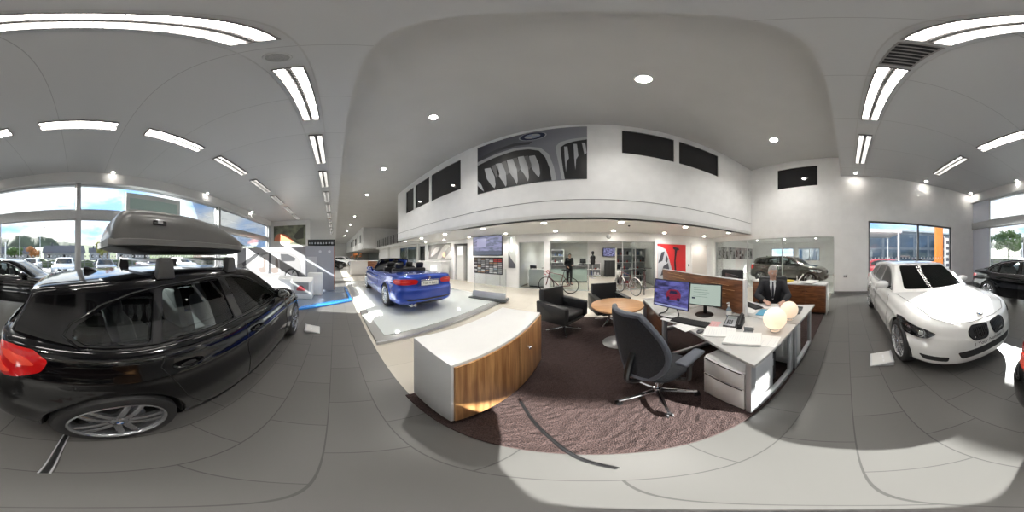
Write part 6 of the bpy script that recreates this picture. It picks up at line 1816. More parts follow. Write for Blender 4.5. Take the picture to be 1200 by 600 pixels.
b = new_bm(); bx(b, -.5, .5, -.3, .3, .70, .73, .004); finish(b, 'tabletop', M_white2, t)
for sx in (-1, 1):
    for sy in (-1, 1): b = new_bm(); cyl(b, (sx * .44, sy * .25, 0), (sx * .44, sy * .25, .7), .018); finish(b, 'leg', M_chrome, t)

# ---- west side: printed partition, display board, stands, blue platform
t = thing('printed_partition', 'pale partition wall printed with a silver electric car with open doors', 'partition', (0, 0, 0))
b = new_bm(); bx(b, -8.12, -8.0, -6.2, -1.35, 0, 1.98, .005); finish(b, 'board', mat('partition_grey', (.30, .295, .31), .5, noise=.04, nscale=2), t)
Xp = -8.0
plate_x('car_body', smoothpoly([(-5.6, .55), (-5.55, .95), (-5.0, 1.18), (-4.3, 1.30), (-3.9, 1.62), (-3.3, 1.78), (-2.5, 1.76), (-1.95, 1.55), (-1.7, 1.15), (-1.65, .65), (-1.8, .42), (-5.3, .38)]), Xp, .002, mat('print_silver_car', (.20, .195, .20), .4), t)
plate_x('door_opening', [(-4.0, .62), (-4.05, 1.2), (-3.75, 1.58), (-3.3, 1.68), (-2.85, 1.66), (-2.75, .62)], Xp + .002, .001, mat('print_pale', (.42, .41, .42), .4), t)
plate_x('pillar', [(-3.45, .6), (-3.40, 1.66), (-3.28, 1.66), (-3.30, .6)], Xp + .003, .001, mat('print_charcoal', (.05, .05, .055), .4), t)
plate_x('window', [(-2.7, 1.25), (-2.75, 1.64), (-2.35, 1.62), (-1.95, 1.42), (-2.0, 1.28)], Xp + .002, .001, MATS['print_charcoal'], t)
for yy in (-3.75, -3.05): plate_x('seat', smoothpoly([(yy - .2, .65), (yy - .22, .9), (yy, .95), (yy + .02, 1.35), (yy + .14, 1.4), (yy + .18, .8), (yy + .15, .65)]), Xp + .003, .001, mat('print_brown', (.16, .13, .12), .5), t)
plate_x('open_door', [(-5.0, .9), (-4.1, 1.5), (-3.95, 1.7), (-4.25, 1.66), (-5.1, 1.1)], Xp + .003, .001, MATS['print_charcoal'], t)
for yy in (-4.9, -2.15):
    plate_x('wheel', [(yy + .38 * cos(a * pi / 16), .52 + .38 * sin(a * pi / 16)) for a in range(32)], Xp + .003, .001, MATS['print_charcoal'], t)
    plate_x('wheel_disc', [(yy + .29 * cos(a * pi / 16), .52 + .29 * sin(a * pi / 16)) for a in range(32)], Xp + .004, .001, mat('print_light_disc', (.55, .55, .56), .4), t)
    for k in range(5): plate_x('spoke_gap', [(yy + .07 * cos(a_), .52 + .07 * sin(a_)) if i == 0 else (yy + .26 * cos(a_ + (i - 1.5) * .36), .52 + .26 * sin(a_ + (i - 1.5) * .36)) for i, a_ in enumerate([2 * pi * k / 5] * 3)], Xp + .005, .001, MATS['print_charcoal'], t)
t = thing('display_board', 'grey display board with small roundels, behind the white display box', 'board', (0, 0, 0))
b = new_bm(); bx(b, -7.1, -7.0, -1.25, .0, .022, 1.97, .006); finish(b, 'board', mat('board_grey', (.36, .37, .42), .5, noise=.03, nscale=2), t)
for yy in (-.62, -.22): plate_x('roundel', [(yy + .06 * cos(a * pi / 10), 1.72 + .06 * sin(a * pi / 10)) for a in range(20)], -7.0, .003, mat('board_light', (.6, .62, .66), .4), t)
plate_x('print_panel', [(-1.2, .5), (-.75, .5), (-.75, 1.5), (-1.2, 1.5)], -7.0, .003, mat('board_pale', (.55, .56, .60), .4), t)
plate_x('orange_edge', [(-.03, .06), (.0, .06), (.0, 1.95), (-.03, 1.95)], -7.0, .003, mat('edge_rust', (.35, .14, .08), .5), t)
t = thing('header_sign', 'black header sign with pale lettering strips on top of the display board', 'sign', (0, 0, 0))
b = new_bm(); bx(b, -7.12, -6.98, -1.15, .02, 1.98, 2.24, .004); finish(b, 'panel', M_black, t)
random.seed(4)
for k in range(9): plate_x('letter_block', [(-1.1 + k * .12, 2.04), (-1.1 + k * .12 + random.uniform(.04, .09), 2.04), (-1.1 + k * .12 + random.uniform(.04, .09), 2.12), (-1.1 + k * .12, 2.12)], -6.98, .002, mat('pale_grey_print', (.4, .42, .44), .5), t)
def dbox(label, x, y, w, d, h, slope, pic):
    t = thing('display_box', label, 'display box', (x, y, .022))
    b = new_bm(); prism(b, [(-w / 2, .0), (w / 2, .0), (w / 2, h - slope), (-w / 2, h)], -d / 2, d / 2, Matrix.Rotation(R(90), 4, 'X'), .008); finish(b, 'box', M_white2, t)
    if pic:
        b = new_bm(); bx(b, w / 2, w / 2 + .004, -d * .36, d * .36, h * .25, h - slope - .03); p_ = finish(b, 'picture', mat('picture_grey', (.35, .36, .37), .4), t)
        plate_x('picture_car', smoothpoly([(-.15, .3), (-.1, .42), (0, .48), (.1, .42), (.15, .3)]), w / 2 + .004, .002, mat('picture_red', (.32, .05, .06), .4), t)
    return t
dbox('white display box with a red car picture on its front, beyond the black hatchback nose', -5.75, -1.15, .5, .75, .72, .1, True)
dbox('taller white display box behind the picture box', -6.35, -.75, .45, .55, .85, .0, False)
dbox('long low white display box beside the printed partition', -6.6, -2.1, .7, 1.0, .62, .05, False)
t = thing('blue_platform', 'low floor platform with a bright translucent blue edge near the display boxes', 'platform', (0, 0, 0))
b = new_bm(); prism(b, [(-4.55, -.95), (-5.45, .42), (-7.9, .42), (-7.9, -.6), (-6.9, -2.4), (-5.4, -2.4)], .001, .02); finish(b, 'deck', mat('deck_grey_blue', (.16, .20, .27), .15, coat=.4), t)
b = new_bm(); prism(b, [(-4.30, -.98), (-5.32, .56), (-5.60, .44), (-4.66, -.92)], .004, .05, bev=.006); finish(b, 'edge', mat('edge_blue', (.03, .22, .62), .12, coat=.6, emit=(.05, .3, .9), es=.06), t)
b = new_bm(); prism(b, [(-5.32, .50), (-5.34, .60), (-7.9, .56), (-7.9, .46)], .004, .04, bev=.006); finish(b, 'edge', MATS['edge_blue'], t)
# tall poster on the far partition
t = thing('wall_poster', 'tall orange and dark green picture high on the far partition beyond the windows', 'poster', (0, 0, 0))
plate_x('print', [(-5.9, 2.6), (-2.7, 2.6), (-2.7, 4.5), (-5.9, 4.5)], -15.1, .012, mat('poster_olive', (.16, .17, .12), .5, noise=.6, nscale=2), t)
plate_x('orange_shape', smoothpoly([(-5.8, 2.9), (-5.6, 3.6), (-4.9, 3.7), (-4.2, 3.3), (-3.9, 2.9), (-4.8, 2.75)]), -15.087, .002, mat('poster_orange', (.65, .20, .10), .5), t)
plate_x('white_shape', [(-5.9, 2.6), (-4.4, 2.6), (-4.2, 2.85), (-5.9, 3.0)], -15.084, .002, M_paper, t)
plate_x('dark_shape', [(-3.9, 3.4), (-3.2, 4.2), (-2.9, 4.3), (-2.9, 3.2), (-3.6, 3.1)], -15.087, .002, mat('poster_dark_olive', (.05, .05, .04), .5), t)
# far mezzanine pictures
for i, x in enumerate((-26.5, -29.0, -32.0, -36.0, -41.0)):
    t = thing('wall_picture', 'dark framed picture on the far white mezzanine, ' + ['nearest of the row', 'second of the row', 'third and widest of the row', 'fourth of the row', 'farthest of the row'][i], 'picture', (0, 0, 0))
    w = (.9, 1.1, 2.2, 1.6, 1.4)[i]
    plate_y('print', [(x - w, 3.7), (x, 3.7), (x, 5.0 + .2 * (i % 2)), (x - w, 5.0 + .2 * (i % 2))], YM - .002, .03, mat('picture_dark', (.05, .05, .055), .5, noise=.7, nscale=3), t)
    plate_y('pale_area', [(x - w * .7, 4.1), (x - w * .3, 4.1), (x - w * .45, 4.7)], YM - .032, .002, mat('picture_pale', (.4, .4, .42), .5), t)
# gallery railing
t = thing('gallery_railing', 'steel railing with posts along the far gallery edge', 'railing', (0, 0, 0))
for k in range(15):
    b = new_bm(); cyl(b, (-24.8 + k * 1.03, 6.7, ZS + .35), (-24.8 + k * 1.03, 6.7, ZS + 1.4), .035); finish(b, 'post', M_dark_frame, t)
for z in (.65, .9, 1.15, 1.42): b = new_bm(); cyl(b, (-25, 6.7, ZS + z), (-10.5, 6.7, ZS + z), .02); finish(b, 'rail', M_steel, t)
t = thing('gallery_chair', 'dark lounge chair standing on the far gallery behind the railing', 'chair', (-16.5, 7.6, ZS + .35))
b = new_bm(); box(b, (0, 0, .42), (.7, .7, .2), .06); finish(b, 'seat', M_leather, t); b = new_bm(); box(b, (0, .32, .8), (.7, .16, .7), .06); finish(b, 'backrest', M_leather, t)
for s in (-1, 1):
    for q in (-1, 1): b = new_bm(); cyl(b, (s * .28, q * .28, 0), (s * .28, q * .28, .34), .025); finish(b, 'leg', M_chrome, t)
for x in (-12.2, -20.0):
    b = new_bm(); cyl(b, (x, 6.9, 0), (x, 6.9, ZS), .16, seg=32); struct('pillar', b, M_white2)
# far reception
t = thing('reception_counter', 'white reception counter with a wooden end at the far hall beyond the convertible', 'counter', (-13.2, 2.3, 0))
b = new_bm(); bx(b, -.35, .35, -1.0, .35, .05, 1.12, .01); finish(b, 'front', mat('reception_grey', (.62, .60, .58), .4), t)
b = new_bm(); bx(b, -.36, .36, .35, 1.15, .05, 1.12, .01); finish(b, 'wooden_end', M_walnut, t)
b = new_bm(); bx(b, -.42, .42, -1.05, 1.2, 1.12, 1.17, .006); finish(b, 'countertop', M_white2, t)
t = thing('flower_arrangement', 'orange flower arrangement on the far reception counter', 'flowers', (-13.2, 1.75, 1.17))
b = new_bm(); lathe(b, [(0, 0), (.10, 0), (.14, .1), (.12, .18), (0, .18)], seg=24); finish(b, 'vase', M_dark_frame, t)
random.seed(9); b = new_bm()
for k in range(46):
    a, r_, z = random.uniform(0, 2 * pi), random.uniform(0, .34), random.uniform(.2, .5); ball(b, (r_ * cos(a), r_ * sin(a) * 1.3, z + .15 - r_ * .4), random.uniform(.03, .06), 8, 6)
finish(b, 'blossoms', mat('blossom_orange', (.62, .22, .06), .6), t)
b = new_bm()
for k in range(14): a = random.uniform(0, 2 * pi); tube(b, [(0, 0, .15), (.12 * cos(a), .12 * sin(a), .35), (.36 * cos(a), .45 * sin(a), .38)], [.01, .012, .002], 5)
finish(b, 'leaves', mat('leaf_green', (.05, .12, .03), .6), t)
sv_ = copy_tree(saloon, loc=(-19.5, -.9, 0), rz=R(100), label='small dark grey saloon far down the hall past the display board')
cc = copy_tree(white_car, loc=(-27, 1.6, 0), rz=R(60), label='white hatchback at the far end of the hall beyond the reception counter')
for o in list(cc.children_recursive):
    if o.name.startswith('lettering'): bpy.data.objects.remove(o)
for x, y, w_ in ((-18, 2.25, 'nearest'), (-23, 2.25, 'second'), (-29, 2.25, 'third'), (-36, 2.25, 'farthest')):
    downlight(x, y, ZH, .12, w_ + ' round downlight added deep in the far hall ceiling past the reception counter', 'added far hall downlights', 260)  # extra lamps added to brighten the far hall
# ------------------------------------------------------------------ people
M_skin = mat('skin', (.60, .36, .27), .5, noise=.05, nscale=15)
M_suit = mat('suit_black', (.014, .014, .018), .8, noise=.3, nscale=60)
M_shirt = mat('shirt_white', (.78, .79, .82), .7)
M_hair = mat('hair_grey', (.42, .41, .40), .7, noise=.25, nscale=60, bump=.5)
M_hairdk = mat('hair_dark', (.03, .022, .018), .6, bump=.5, nscale=60)

def capsule(b, p0, p1, r0, r1):
    """tapered limb with round ends"""
    p0, p1 = Vector(p0), Vector(p1)
    n = max(3, int((p1 - p0).length / .04))
    tube(b, [p0.lerp(p1, k / n) for k in range(n + 1)], [r0 + (r1 - r0) * k / n for k in range(n + 1)], 16)
    ball(b, p0, r0, 16, 10); ball(b, p1, r1, 16, 10)

def torso(b, rings):
    """rings: (centre, front-back radius, side radius)"""
    P = cr_spline([(*c, rx, ry) for c, rx, ry in rings], 4); bb = bmesh.new(); rows = []
    for x, y, z, rx, ry in P:
        rows.append([bb.verts.new((x + rx * cos(a * pi / 14), y + ry * sin(a * pi / 14), z)) for a in range(28)])
    grid_faces(bb, rows, closed=True); bb.faces.new(rows[0]); bb.faces.new(rows[-1])
    bmesh.ops.recalc_face_normals(bb, faces=bb.faces); merge(b, bb)

def fuse(b, voxel=.006, smooth_it=3):
    me = bpy.data.meshes.new('fz'); b.to_mesh(me); b.free(); o = bpy.data.objects.new('fz', me); COL.objects.link(o)
    r = o.modifiers.new('r', 'REMESH'); r.mode = 'VOXEL'; r.voxel_size = voxel; r.use_smooth_shade = True
    s_ = o.modifiers.new('s', 'SMOOTH'); s_.iterations = smooth_it; s_.factor = .5
    dg = bpy.context.evaluated_depsgraph_get(); dg.update(); ev = o.evaluated_get(dg); b = bmesh.new(); mm_ = ev.to_mesh(); b.from_mesh(mm_); ev.to_mesh_clear()
    bpy.data.objects.remove(o); bpy.data.meshes.remove(me); return b

def head_mesh(c, yaw, pitch):
    """head facing +x before turning; c = centre"""
    b = bmesh.new(); bmesh.ops.create_uvsphere(b, u_segments=40, v_segments=28, radius=1)
    for v in b.verts:
        x, y, z = v.co
        X = x * .095; Y = y * .076; Z = z * .122
        if z < 0: Y *= 1 - .30 * (-z) ** 1.3; X = X * (1 - .12 * (-z)) + .012 * (-z)
        if x > 0: X *= .93
        # brow, eye sockets, nose, lips, chin
        g = lambda cy, cz, sy, sz: math.exp(-(((Y - cy) / sy) ** 2 + ((Z - cz) / sz) ** 2)) * (1 if x > .2 else 0)
        X += .006 * (g(.028, .020, .02, .009) + g(-.028, .020, .02, .009)) - .008 * (g(.030, .002, .014, .010) + g(-.030, .002, .014, .010))
        X += .012 * g(0, -.010, .009, .022) + .018 * g(0, -.030, .012, .010) + .006 * g(0, -.056, .022, .005) + .006 * g(0, -.066, .020, .005) - .005 * g(0, -.061, .022, .003) + .008 * g(0, -.092, .022, .012)
        v.co = (X, Y, Z)
    for s in (-1, 1): ball(b, (-.008, s * .078, -.008), 1, 12, 8, (.016, .007, .030))
    M = Matrix.Translation(Vector(c)) @ Matrix.Rotation(yaw, 4, 'Z') @ Matrix.Rotation(pitch, 4, 'Y')
    bmesh.ops.transform(b, matrix=M, verts=b.verts); return b, M

def hand(b, wrist, direction, up, s, curl=.5, k=1.0):
    """palm, four fingers and a thumb; s = side on which the thumb leaves"""
    d = Vector(direction).normalized(); u = Vector(up).normalized(); r = d.cross(u).normalized() * s; u = r.cross(d).normalized() * s
    w = Vector(wrist)
    bb = bmesh.new(); bmesh.ops.create_uvsphere(bb, u_segments=14, v_segments=10, radius=1)
    Mx = Matrix((d * .050 * k, r * .040 * k, u * .016 * k)).transposed().to_4x4()
    merge(b, bb, Matrix.Translation(w + d * .045 * k) @ Mx)
    for i, (o_, L) in enumerate(((.028, .070), (.010, .078), (-.010, .073), (-.027, .058))):
        p0 = w + d * .078 * k + r * o_ * k; a = curl * .5
        pts = [w + d * .03 * k + r * o_ * .8 * k, p0]
        dd = d.copy()
        for seg_ in (.42, .32, .26):
            dd = (dd * cos(a) - u * sin(a)).normalized(); pts.append(pts[-1] + dd * L * seg_ * k); a = curl * .9 * .5
        tube(b, pts, [.010 * k, .0098 * k, .009 * k, .0085 * k, .007 * k], 8)
    pts = [w + d * .015 * k + r * .02 * k, w + d * .045 * k + r * .052 * k - u * .008 * k, w + d * .072 * k + r * .062 * k - u * .014 * k, w + d * .094 * k + r * .058 * k - u * .016 * k]
    tube(b, pts, [.014 * k, .012 * k, .0105 * k, .008 * k], 8)

def person(label, loc, rz, J, hairm, sleeves, trousers, shirt=None, tie=None, yaw=0., pitch=0., hair_len=0., hands=None):
    t = thing('person', label, 'person', loc, rz)
    up = lambda p, d: (p[0], p[1], p[2] + d)
    b = new_bm()
    torso(b, [(up(J['pelvis'], -.08), .10, .13), (J['pelvis'], .115, .155), (J['waist'], .10, .135), (J['chest'], .11, .16), (up(J['chest'], .08), .085, .13), (up(J['neck'], -.03), .058, .064)])
    capsule(b, up(J['neck'], -.05), J['head'], .058, .054); ball(b, J['head'], .056)
    for s in (0, 1):
        capsule(b, J['shoulder'][s], J['elbow'][s], .048, .040); capsule(b, J['elbow'][s], J['wrist'][s], .042, .028)
        capsule(b, J['hip'][s], J['knee'][s], .085, .058); capsule(b, J['knee'][s], J['ankle'][s], .056, .038); capsule(b, J['ankle'][s], J['toe'][s], .038, .03)
    hb, HM = head_mesh(J['head_c'], yaw, pitch); merge(b, hb)
    for s in (0, 1): hand(b, J['wrist'][s], J['hand_dir'][s], J['hand_up'][s], 1 if s == 0 else -1, J.get('curl', .6))
    body = finish(fuse(b, .0065, 2), 'body', M_skin, t, smooth=80)
    for s in (-1, 1):
        b = new_bm(); ball(b, (.0745, s * .030, .001), .0105, 12, 8); bmesh.ops.transform(b, matrix=HM, verts=b.verts); e_ = finish(b, 'eye', M_rwhite, t)
        b = new_bm(); ball(b, (.0825, s * .030, .001), .0048, 8, 6); bmesh.ops.transform(b, matrix=HM, verts=b.verts); finish(b, 'iris', M_ink, e_)
        b = new_bm(); tube(b, [(.088, s * .014, .022), (.090, s * .03, .027), (.080, s * .046, .022)], .0032, 6); bmesh.ops.transform(b, matrix=HM, verts=b.verts); finish(b, 'eyebrow', hairm, t)
    b = new_bm(); tube(b, [(.094, -.018, -.061), (.099, 0, -.0605), (.094, .018, -.061)], .0035, 6); bmesh.ops.transform(b, matrix=HM, verts=b.verts); finish(b, 'lips', mat('lips', (.42, .18, .15), .5), t)
    # hair cap
    b = bmesh.new(); bmesh.ops.create_uvsphere(b, u_segments=36, v_segments=24, radius=1)
    dele = []
    for v in b.verts:
        x, y, z = v.co; keep = z > (.42 + .1 * abs(y) if x > .35 else (.05 - .0 if x > 0 else -.45 - hair_len))
        v.co = (x * .103 - .004, y * .084, z * .130 + .002)
        if not keep: dele.append(v)
    bmesh.ops.delete(b, geom=dele, context='VERTS')
    r_ = bmesh.ops.solidify(b, geom=b.faces[:], thickness=.008)
    bmesh.ops.transform(b, matrix=HM, verts=b.verts); finish(b, 'hair', hairm, t, smooth=80)
    # jacket: torso and sleeves
    b = new_bm()
    torso(b, [(up(J['pelvis'], -.10), .13, .165), (J['pelvis'], .135, .175), (J['waist'], .118, .155), (J['chest'], .128, .178), (up(J['chest'], .09), .115, .185), (up(J['neck'], -.045), .072, .09)])
    for s in (0, 1):
        el_, wr_ = Vector(J['elbow'][s]), Vector(J['wrist'][s])
        capsule(b, J['shoulder'][s], el_, .072, .056); capsule(b, el_, wr_ - (wr_ - el_) * .14, .056, .042)
        capsule(b, up(J['chest'], .09), J['shoulder'][s], .08, .07)
    finish(fuse(b, .008, 4), 'jacket', sleeves, t, smooth=80)
    b = new_bm(); torso(b, [(up(J['pelvis'], -.09), .12, .15), (J['pelvis'], .13, .17), (up(J['pelvis'], .08), .12, .155)])
    for s in (0, 1): capsule(b, J['hip'][s], J['knee'][s], .098, .074); capsule(b, J['knee'][s], J['ankle'][s], .072, .055)
    finish(fuse(b, .008, 4), 'trousers', trousers, t, smooth=80)
    for s in (0, 1):
        a_, to = Vector(J['ankle'][s]), Vector(J['toe'][s]); b = new_bm(); d = (to - a_); d.z = 0; d.normalize()
        b2 = bmesh.new(); bmesh.ops.create_uvsphere(b2, u_segments=20, v_segments=12, radius=1)
        for v in b2.verts: v.co = Vector((v.co.x * .145, v.co.y * .047 * (1 + .1 * v.co.x), max(-.03, v.co.z * .055 * (1 - .35 * v.co.x))))
        c_ = a_ + d * .06; c_.z = min(a_.z, to.z) - .005
        merge(b, b2, Matrix.Translation((c_.x, c_.y, .031)) @ Matrix.Rotation(atan2(d.y, d.x), 4, 'Z')); finish(b, 'shoe', M_black, t)
    return t, HM
ms = [Vector((0, 0, 0))]
J = dict(pelvis=(0, 0, .54), waist=(.0, 0, .70), chest=(.02, 0, .92), neck=(.04, 0, 1.085), head=(.06, 0, 1.13), head_c=(.085, 0, 1.215),
    shoulder=[(.02, .175, 1.00), (.02, -.175, 1.00)], elbow=[(.16, .27, .80), (.14, -.27, .80)], wrist=[(.40, .17, .765), (.40, -.12, .775)],
    hand_dir=[(.9, -.35, -.05), (.85, .5, -.05)], hand_up=[(0, 0, 1), (0, 0, 1)],
    hip=[(.03, .09, .52), (.03, -.09, .52)], knee=[(.44, .13, .53), (.44, -.13, .53)], ankle=[(.40, .12, .09), (.42, -.12, .09)], toe=[(.56, .14, .05), (.57, -.14, .05)])
man, HM = person('grey-haired man in dark suit, white shirt and tie, seated writing at the desk', (2.66, 1.29, .03), R(205), J, M_hair, M_suit, M_suit, yaw=.35, pitch=.22)
# shirt front, collar, tie and lapels follow the chest
def chest_map(J_off=.0):
    def f(y, z):
        zz = [(.62, .124), (.80, .126), (.92, .130), (1.0, .116), (1.045, .078), (1.08, .07)]
        r = mono(zz)(z)
        x = mono([(.54, 0), (.70, 0), (.92, .02), (1.01, .02), (1.045, .04)])(z) + r * sqrt(max(.02, 1 - (y / .18) ** 2))
        return Vector((x + J_off, y, z)), Vector((1, y * 3, .1)).normalized()
    return f
finish(patch([(-.008, .72), (.008, .72), (.05, .98), (.045, 1.07), (-.045, 1.07), (-.05, .98)], chest_map(.004), .004, .012, .03), 'shirt', M_shirt, man)
finish(patch([(-.016, .76), (0, .74), (.016, .76), (.022, .90), (.012, 1.02), (.018, 1.05), (-.018, 1.05), (-.012, 1.02), (-.022, .90)], chest_map(.010), .006, .008, .02), 'tie', mat('tie_dark', (.03, .03, .045), .6), man)
for s in (-1, 1):
    finish(patch([(s * .006, .70), (s * .055, .98), (s * .05, 1.06), (s * .075, 1.05), (s * .10, .97), (s * .045, .82)][::s], chest_map(.006), .006, .012, .03), 'lapel', M_suit, man)
    finish(patch([(s * .008, 1.045), (s * .045, 1.02), (s * .055, 1.07), (s * .02, 1.085)][::s], chest_map(.012), .008, .008, .02), 'collar', M_shirt, man)
b = new_bm(); tube(b, [(.40 + .03, -.09, .80), (.48, -.07, .755)], .004, 8); tag(finish(b, 'pen', M_black, None, loc=(0, 0, 0)), 'thin dark pen in the seated man\'s hand', 'pen')
p_ = bpy.data.objects['pen']; p_.location = (2.66, 1.29, .03); p_.rotation_euler = (0, 0, R(205))
# his chair
t = thing('office_chair', 'black leather office chair on which the seated man sits', 'office chair', (2.68, 1.30, .03), R(205))
for k in range(5):
    a = R(72 * k + 30); b = new_bm(); tube(b, [(0, 0, .10), (.3 * cos(a), .3 * sin(a), .06)], [.024, .014], 8); ball(b, (.3 * cos(a), .3 * sin(a), .03), .03); finish(b, 'base_arm', M_chrome, t)
b = new_bm(); cyl(b, (0, 0, .06), (0, 0, .33), .022); finish(b, 'gas_column', M_chrome, t)
b = new_bm(); box(b, (.06, 0, .36), (.5, .50, .09), .04, seg=3); finish(b, 'seat', M_leather, t)
b = new_bm(); box(b, (-.24, 0, .76), (.09, .56, .68), .045, Matrix.Rotation(R(-8), 4, 'Y'), 3); finish(b, 'backrest', M_leather, t)
for s in (-1, 1): b = new_bm(); tube(b, [(-.12, s * .29, .38), (-.12, s * .31, .60), (.06, s * .31, .61)], .02, 8); finish(b, 'armrest', M_black, t)
# customer standing in the shop
J = dict(pelvis=(0, 0, .92), waist=(0, 0, 1.06), chest=(.01, 0, 1.27), neck=(.02, 0, 1.43), head=(.03, 0, 1.47), head_c=(.045, 0, 1.545),
    shoulder=[(0, .165, 1.37), (0, -.165, 1.37)], elbow=[(-.03, .22, 1.12), (-.04, -.23, 1.12)], wrist=[(.18, .12, 1.05), (.14, -.17, .98)],
    hand_dir=[(.9, -.4, 0), (.8, .3, -.3)], hand_up=[(0, 0, 1), (0, 0, 1)],
    hip=[(0, .085, .88), (0, -.085, .88)], knee=[(.03, .09, .49), (-.01, -.09, .49)], ankle=[(0, .09, .09), (-.05, -.09, .09)], toe=[(.15, .11, .04), (.10, -.11, .04)], curl=.8)
person('person in black clothes standing in the shop behind the road bicycle', (-1.12, 8.55, 0), R(-60), J, M_hairdk, M_suit, M_suit, yaw=.2, pitch=.2)
# ------------------------------------------------------------------ outside
b = new_bm(); bx(b, -260, 160, -260, YW - .3, -.3, -.12); bx(b, 13.6, 160, YW - .3, 80, -.3, -.12); bx(b, XE + .3, 13.6, YW - .3, -.15, -.3, -.12); struct('ground', b, mat('asphalt', (.07, .07, .073), .85, noise=.2, nscale=3))
def tree(label, x, y, h, w, m, seed):
    random.seed(seed)
    t = thing('tree', label, 'tree', (x, y, -.12), 0, 'trees beyond the car park')
    b = new_bm(); tube(b, [(0, 0, 0), (.05, 0, h * .3), (0, .05, h * .6)], [.16, .12, .05], 8)
    for k in range(5): a = k * 1.3; tube(b, [(0, 0, h * .35), (w * .2 * cos(a), w * .2 * sin(a), h * .6)], [.06, .02], 6)
    finish(b, 'trunk', mat('bark', (.12, .09, .07), .9), t)
    b = bmesh.new(); lobes = [(random.uniform(0, 2 * pi), random.uniform(-.9, .9), random.uniform(.45, .8)) for _ in range(16)]
    for k in range(3600):
        a, e, r = random.choice(lobes); cx = Vector((w * .5 * r * cos(a) * sqrt(1 - e * e), w * .5 * r * sin(a) * sqrt(1 - e * e), h * .64 + h * .30 * r * e))
        n_ = Vector((random.gauss(0, 1), random.gauss(0, 1), random.gauss(0, 1))).normalized()
        p = cx + Vector((n_.x * w * .17, n_.y * w * .17, n_.z * h * .12)) * random.uniform(.5, 1.1)
        q = Vector((random.gauss(0, 1), random.gauss(0, 1), random.gauss(0, 1))).normalized(); u_ = n_.cross(q).normalized() * random.uniform(.07, .13) * (w / 4); v_ = n_.cross(u_).normalized() * random.uniform(.07, .13) * (w / 4) + n_ * .03
        b.faces.new([b.verts.new(p - u_), b.verts.new(p - v_), b.verts.new(p + u_), b.verts.new(p + v_)])
    finish(b, 'foliage', m, t, smooth=0)
Mg = mat('foliage_green', (.07, .13, .03), .8, noise=.4, nscale=2); Mo = mat('foliage_orange', (.36, .15, .04), .8, noise=.3, nscale=2); Mg2 = mat('foliage_yellow_green', (.24, .24, .06), .8, noise=.3, nscale=2); Mr = mat('foliage_russet', (.30, .13, .08), .8, noise=.3, nscale=2)
for i, (x, y, h, w, m, lab) in enumerate((
    (13.0, -32, 4.2, 4.2, Mg, 'rounded green tree beyond the car park behind the saloon roof'), (8.8, -31, 4.0, 3.2, Mo, 'orange autumn tree beyond the car park, next to the rounded green tree'),
    (-3.9, -26.8, 4.6, 2.6, Mg2, 'yellow-green autumn tree beside the roof box'), (-5.2, -29, 6.6, 2.2, Mr, 'tall russet autumn tree behind the yellow-green one'),
    (24.5, -26, 7.4, 7.0, Mg, 'large green tree at the right end of the window wall, left one'), (17.5, -27, 7.2, 6.5, Mg, 'large green tree at the right end of the window wall, nearer the lamp post'),
    (-40, -22, 5.0, 5, Mg, 'dark tree seen under the nose of the roof box'))): tree(lab, x, y, h, w, m, i + 20)
# hills
def hills(y0, h0, m, seed, span=(-420, 260)):
    random.seed(seed); b = bmesh.new(); rows = []
    ph = [random.uniform(0, 6) for _ in range(5)]
    n = 160
    for i in range(n + 1):
        x = span[0] + (span[1] - span[0]) * i / n
        h = h0 * (.65 + .2 * sin(x * .017 + ph[0]) + .12 * sin(x * .043 + ph[1]) + .04 * sin(x * .21 + ph[2]) + .03 * sin(x * .47 + ph[3]))
        rows.append([b.verts.new((x, y0 + 40, -.2)), b.verts.new((x, y0 + 15, h * .45)), b.verts.new((x, y0, h * .9 + random.uniform(-.4, .4))), b.verts.new((x, y0 - 12, h + random.uniform(-.6, .6))), b.verts.new((x, y0 - 60, -.2))])
    grid_faces(b, rows); return struct('hill', b, m)
hills(-170, 30, mat('hill_woods', (.03, .045, .022), .95, noise=.5, nscale=.12), 2)
hills(-110, 11, mat('hill_fields', (.06, .085, .03), .95, noise=.4, nscale=.1), 3)
def house(label, x, y, w, d, h, rz, wallm, roofm):
    t = thing('house', label, 'house', (x, y, -.12), rz)
    b = new_bm(); bx(b, -w / 2, w / 2, -d / 2, d / 2, 0, h); finish(b, 'walls', wallm, t)
    b = new_bm(); prism(b, [(-d / 2 - .4, h - .1), (d / 2 + .4, h - .1), (0, h + d * .33)], -w / 2 - .4, w / 2 + .4, Matrix(((0, 0, 1, 0), (1, 0, 0, 0), (0, 1, 0, 0), (0, 0, 0, 1)))); finish(b, 'roof', roofm, t)
    for k in range(3):
        for s in (-1, 1):
            b = new_bm(); bx(b, -w * .36 + k * w * .36 - .4, -w * .36 + k * w * .36 + .4, s * d / 2 - .02, s * d / 2 + .02, 1.0, 2.1); f_ = finish(b, 'window', M_darkglass, t)
            b = new_bm(); bx(b, -w * .36 + k * w * .36 - .47, -w * .36 + k * w * .36 + .47, s * d / 2 - .03, s * d / 2 + .03, .92, 1.0); finish(b, 'sill', M_white, f_)
    b = new_bm(); bx(b, w * .3 - .3, w * .3 + .3, -.3, .3, h + d * .1, h + d * .33 + .8); finish(b, 'chimney', roofm, t)
slate = mat('slate_roof', (.06, .06, .07), .7); rend = mat('house_render', (.32, .32, .31), .8)
house('pale house with slate roof beyond the car park, left of the window post', 5.0, -55, 13, 8, 2.6, R(6), rend, slate)
house('white house beyond the car park, right of the window post', -8.5, -66, 8, 6, 3.0, R(-4), mat('house_white', (.40, .41, .43), .8), slate)
house('low grey house far behind the autumn trees', 24, -60, 14, 8, 2.6, R(10), rend, slate)
house('house with dark roof seen beside the roof box', -17, -50, 10, 8, 3.4, R(-12), rend, slate)
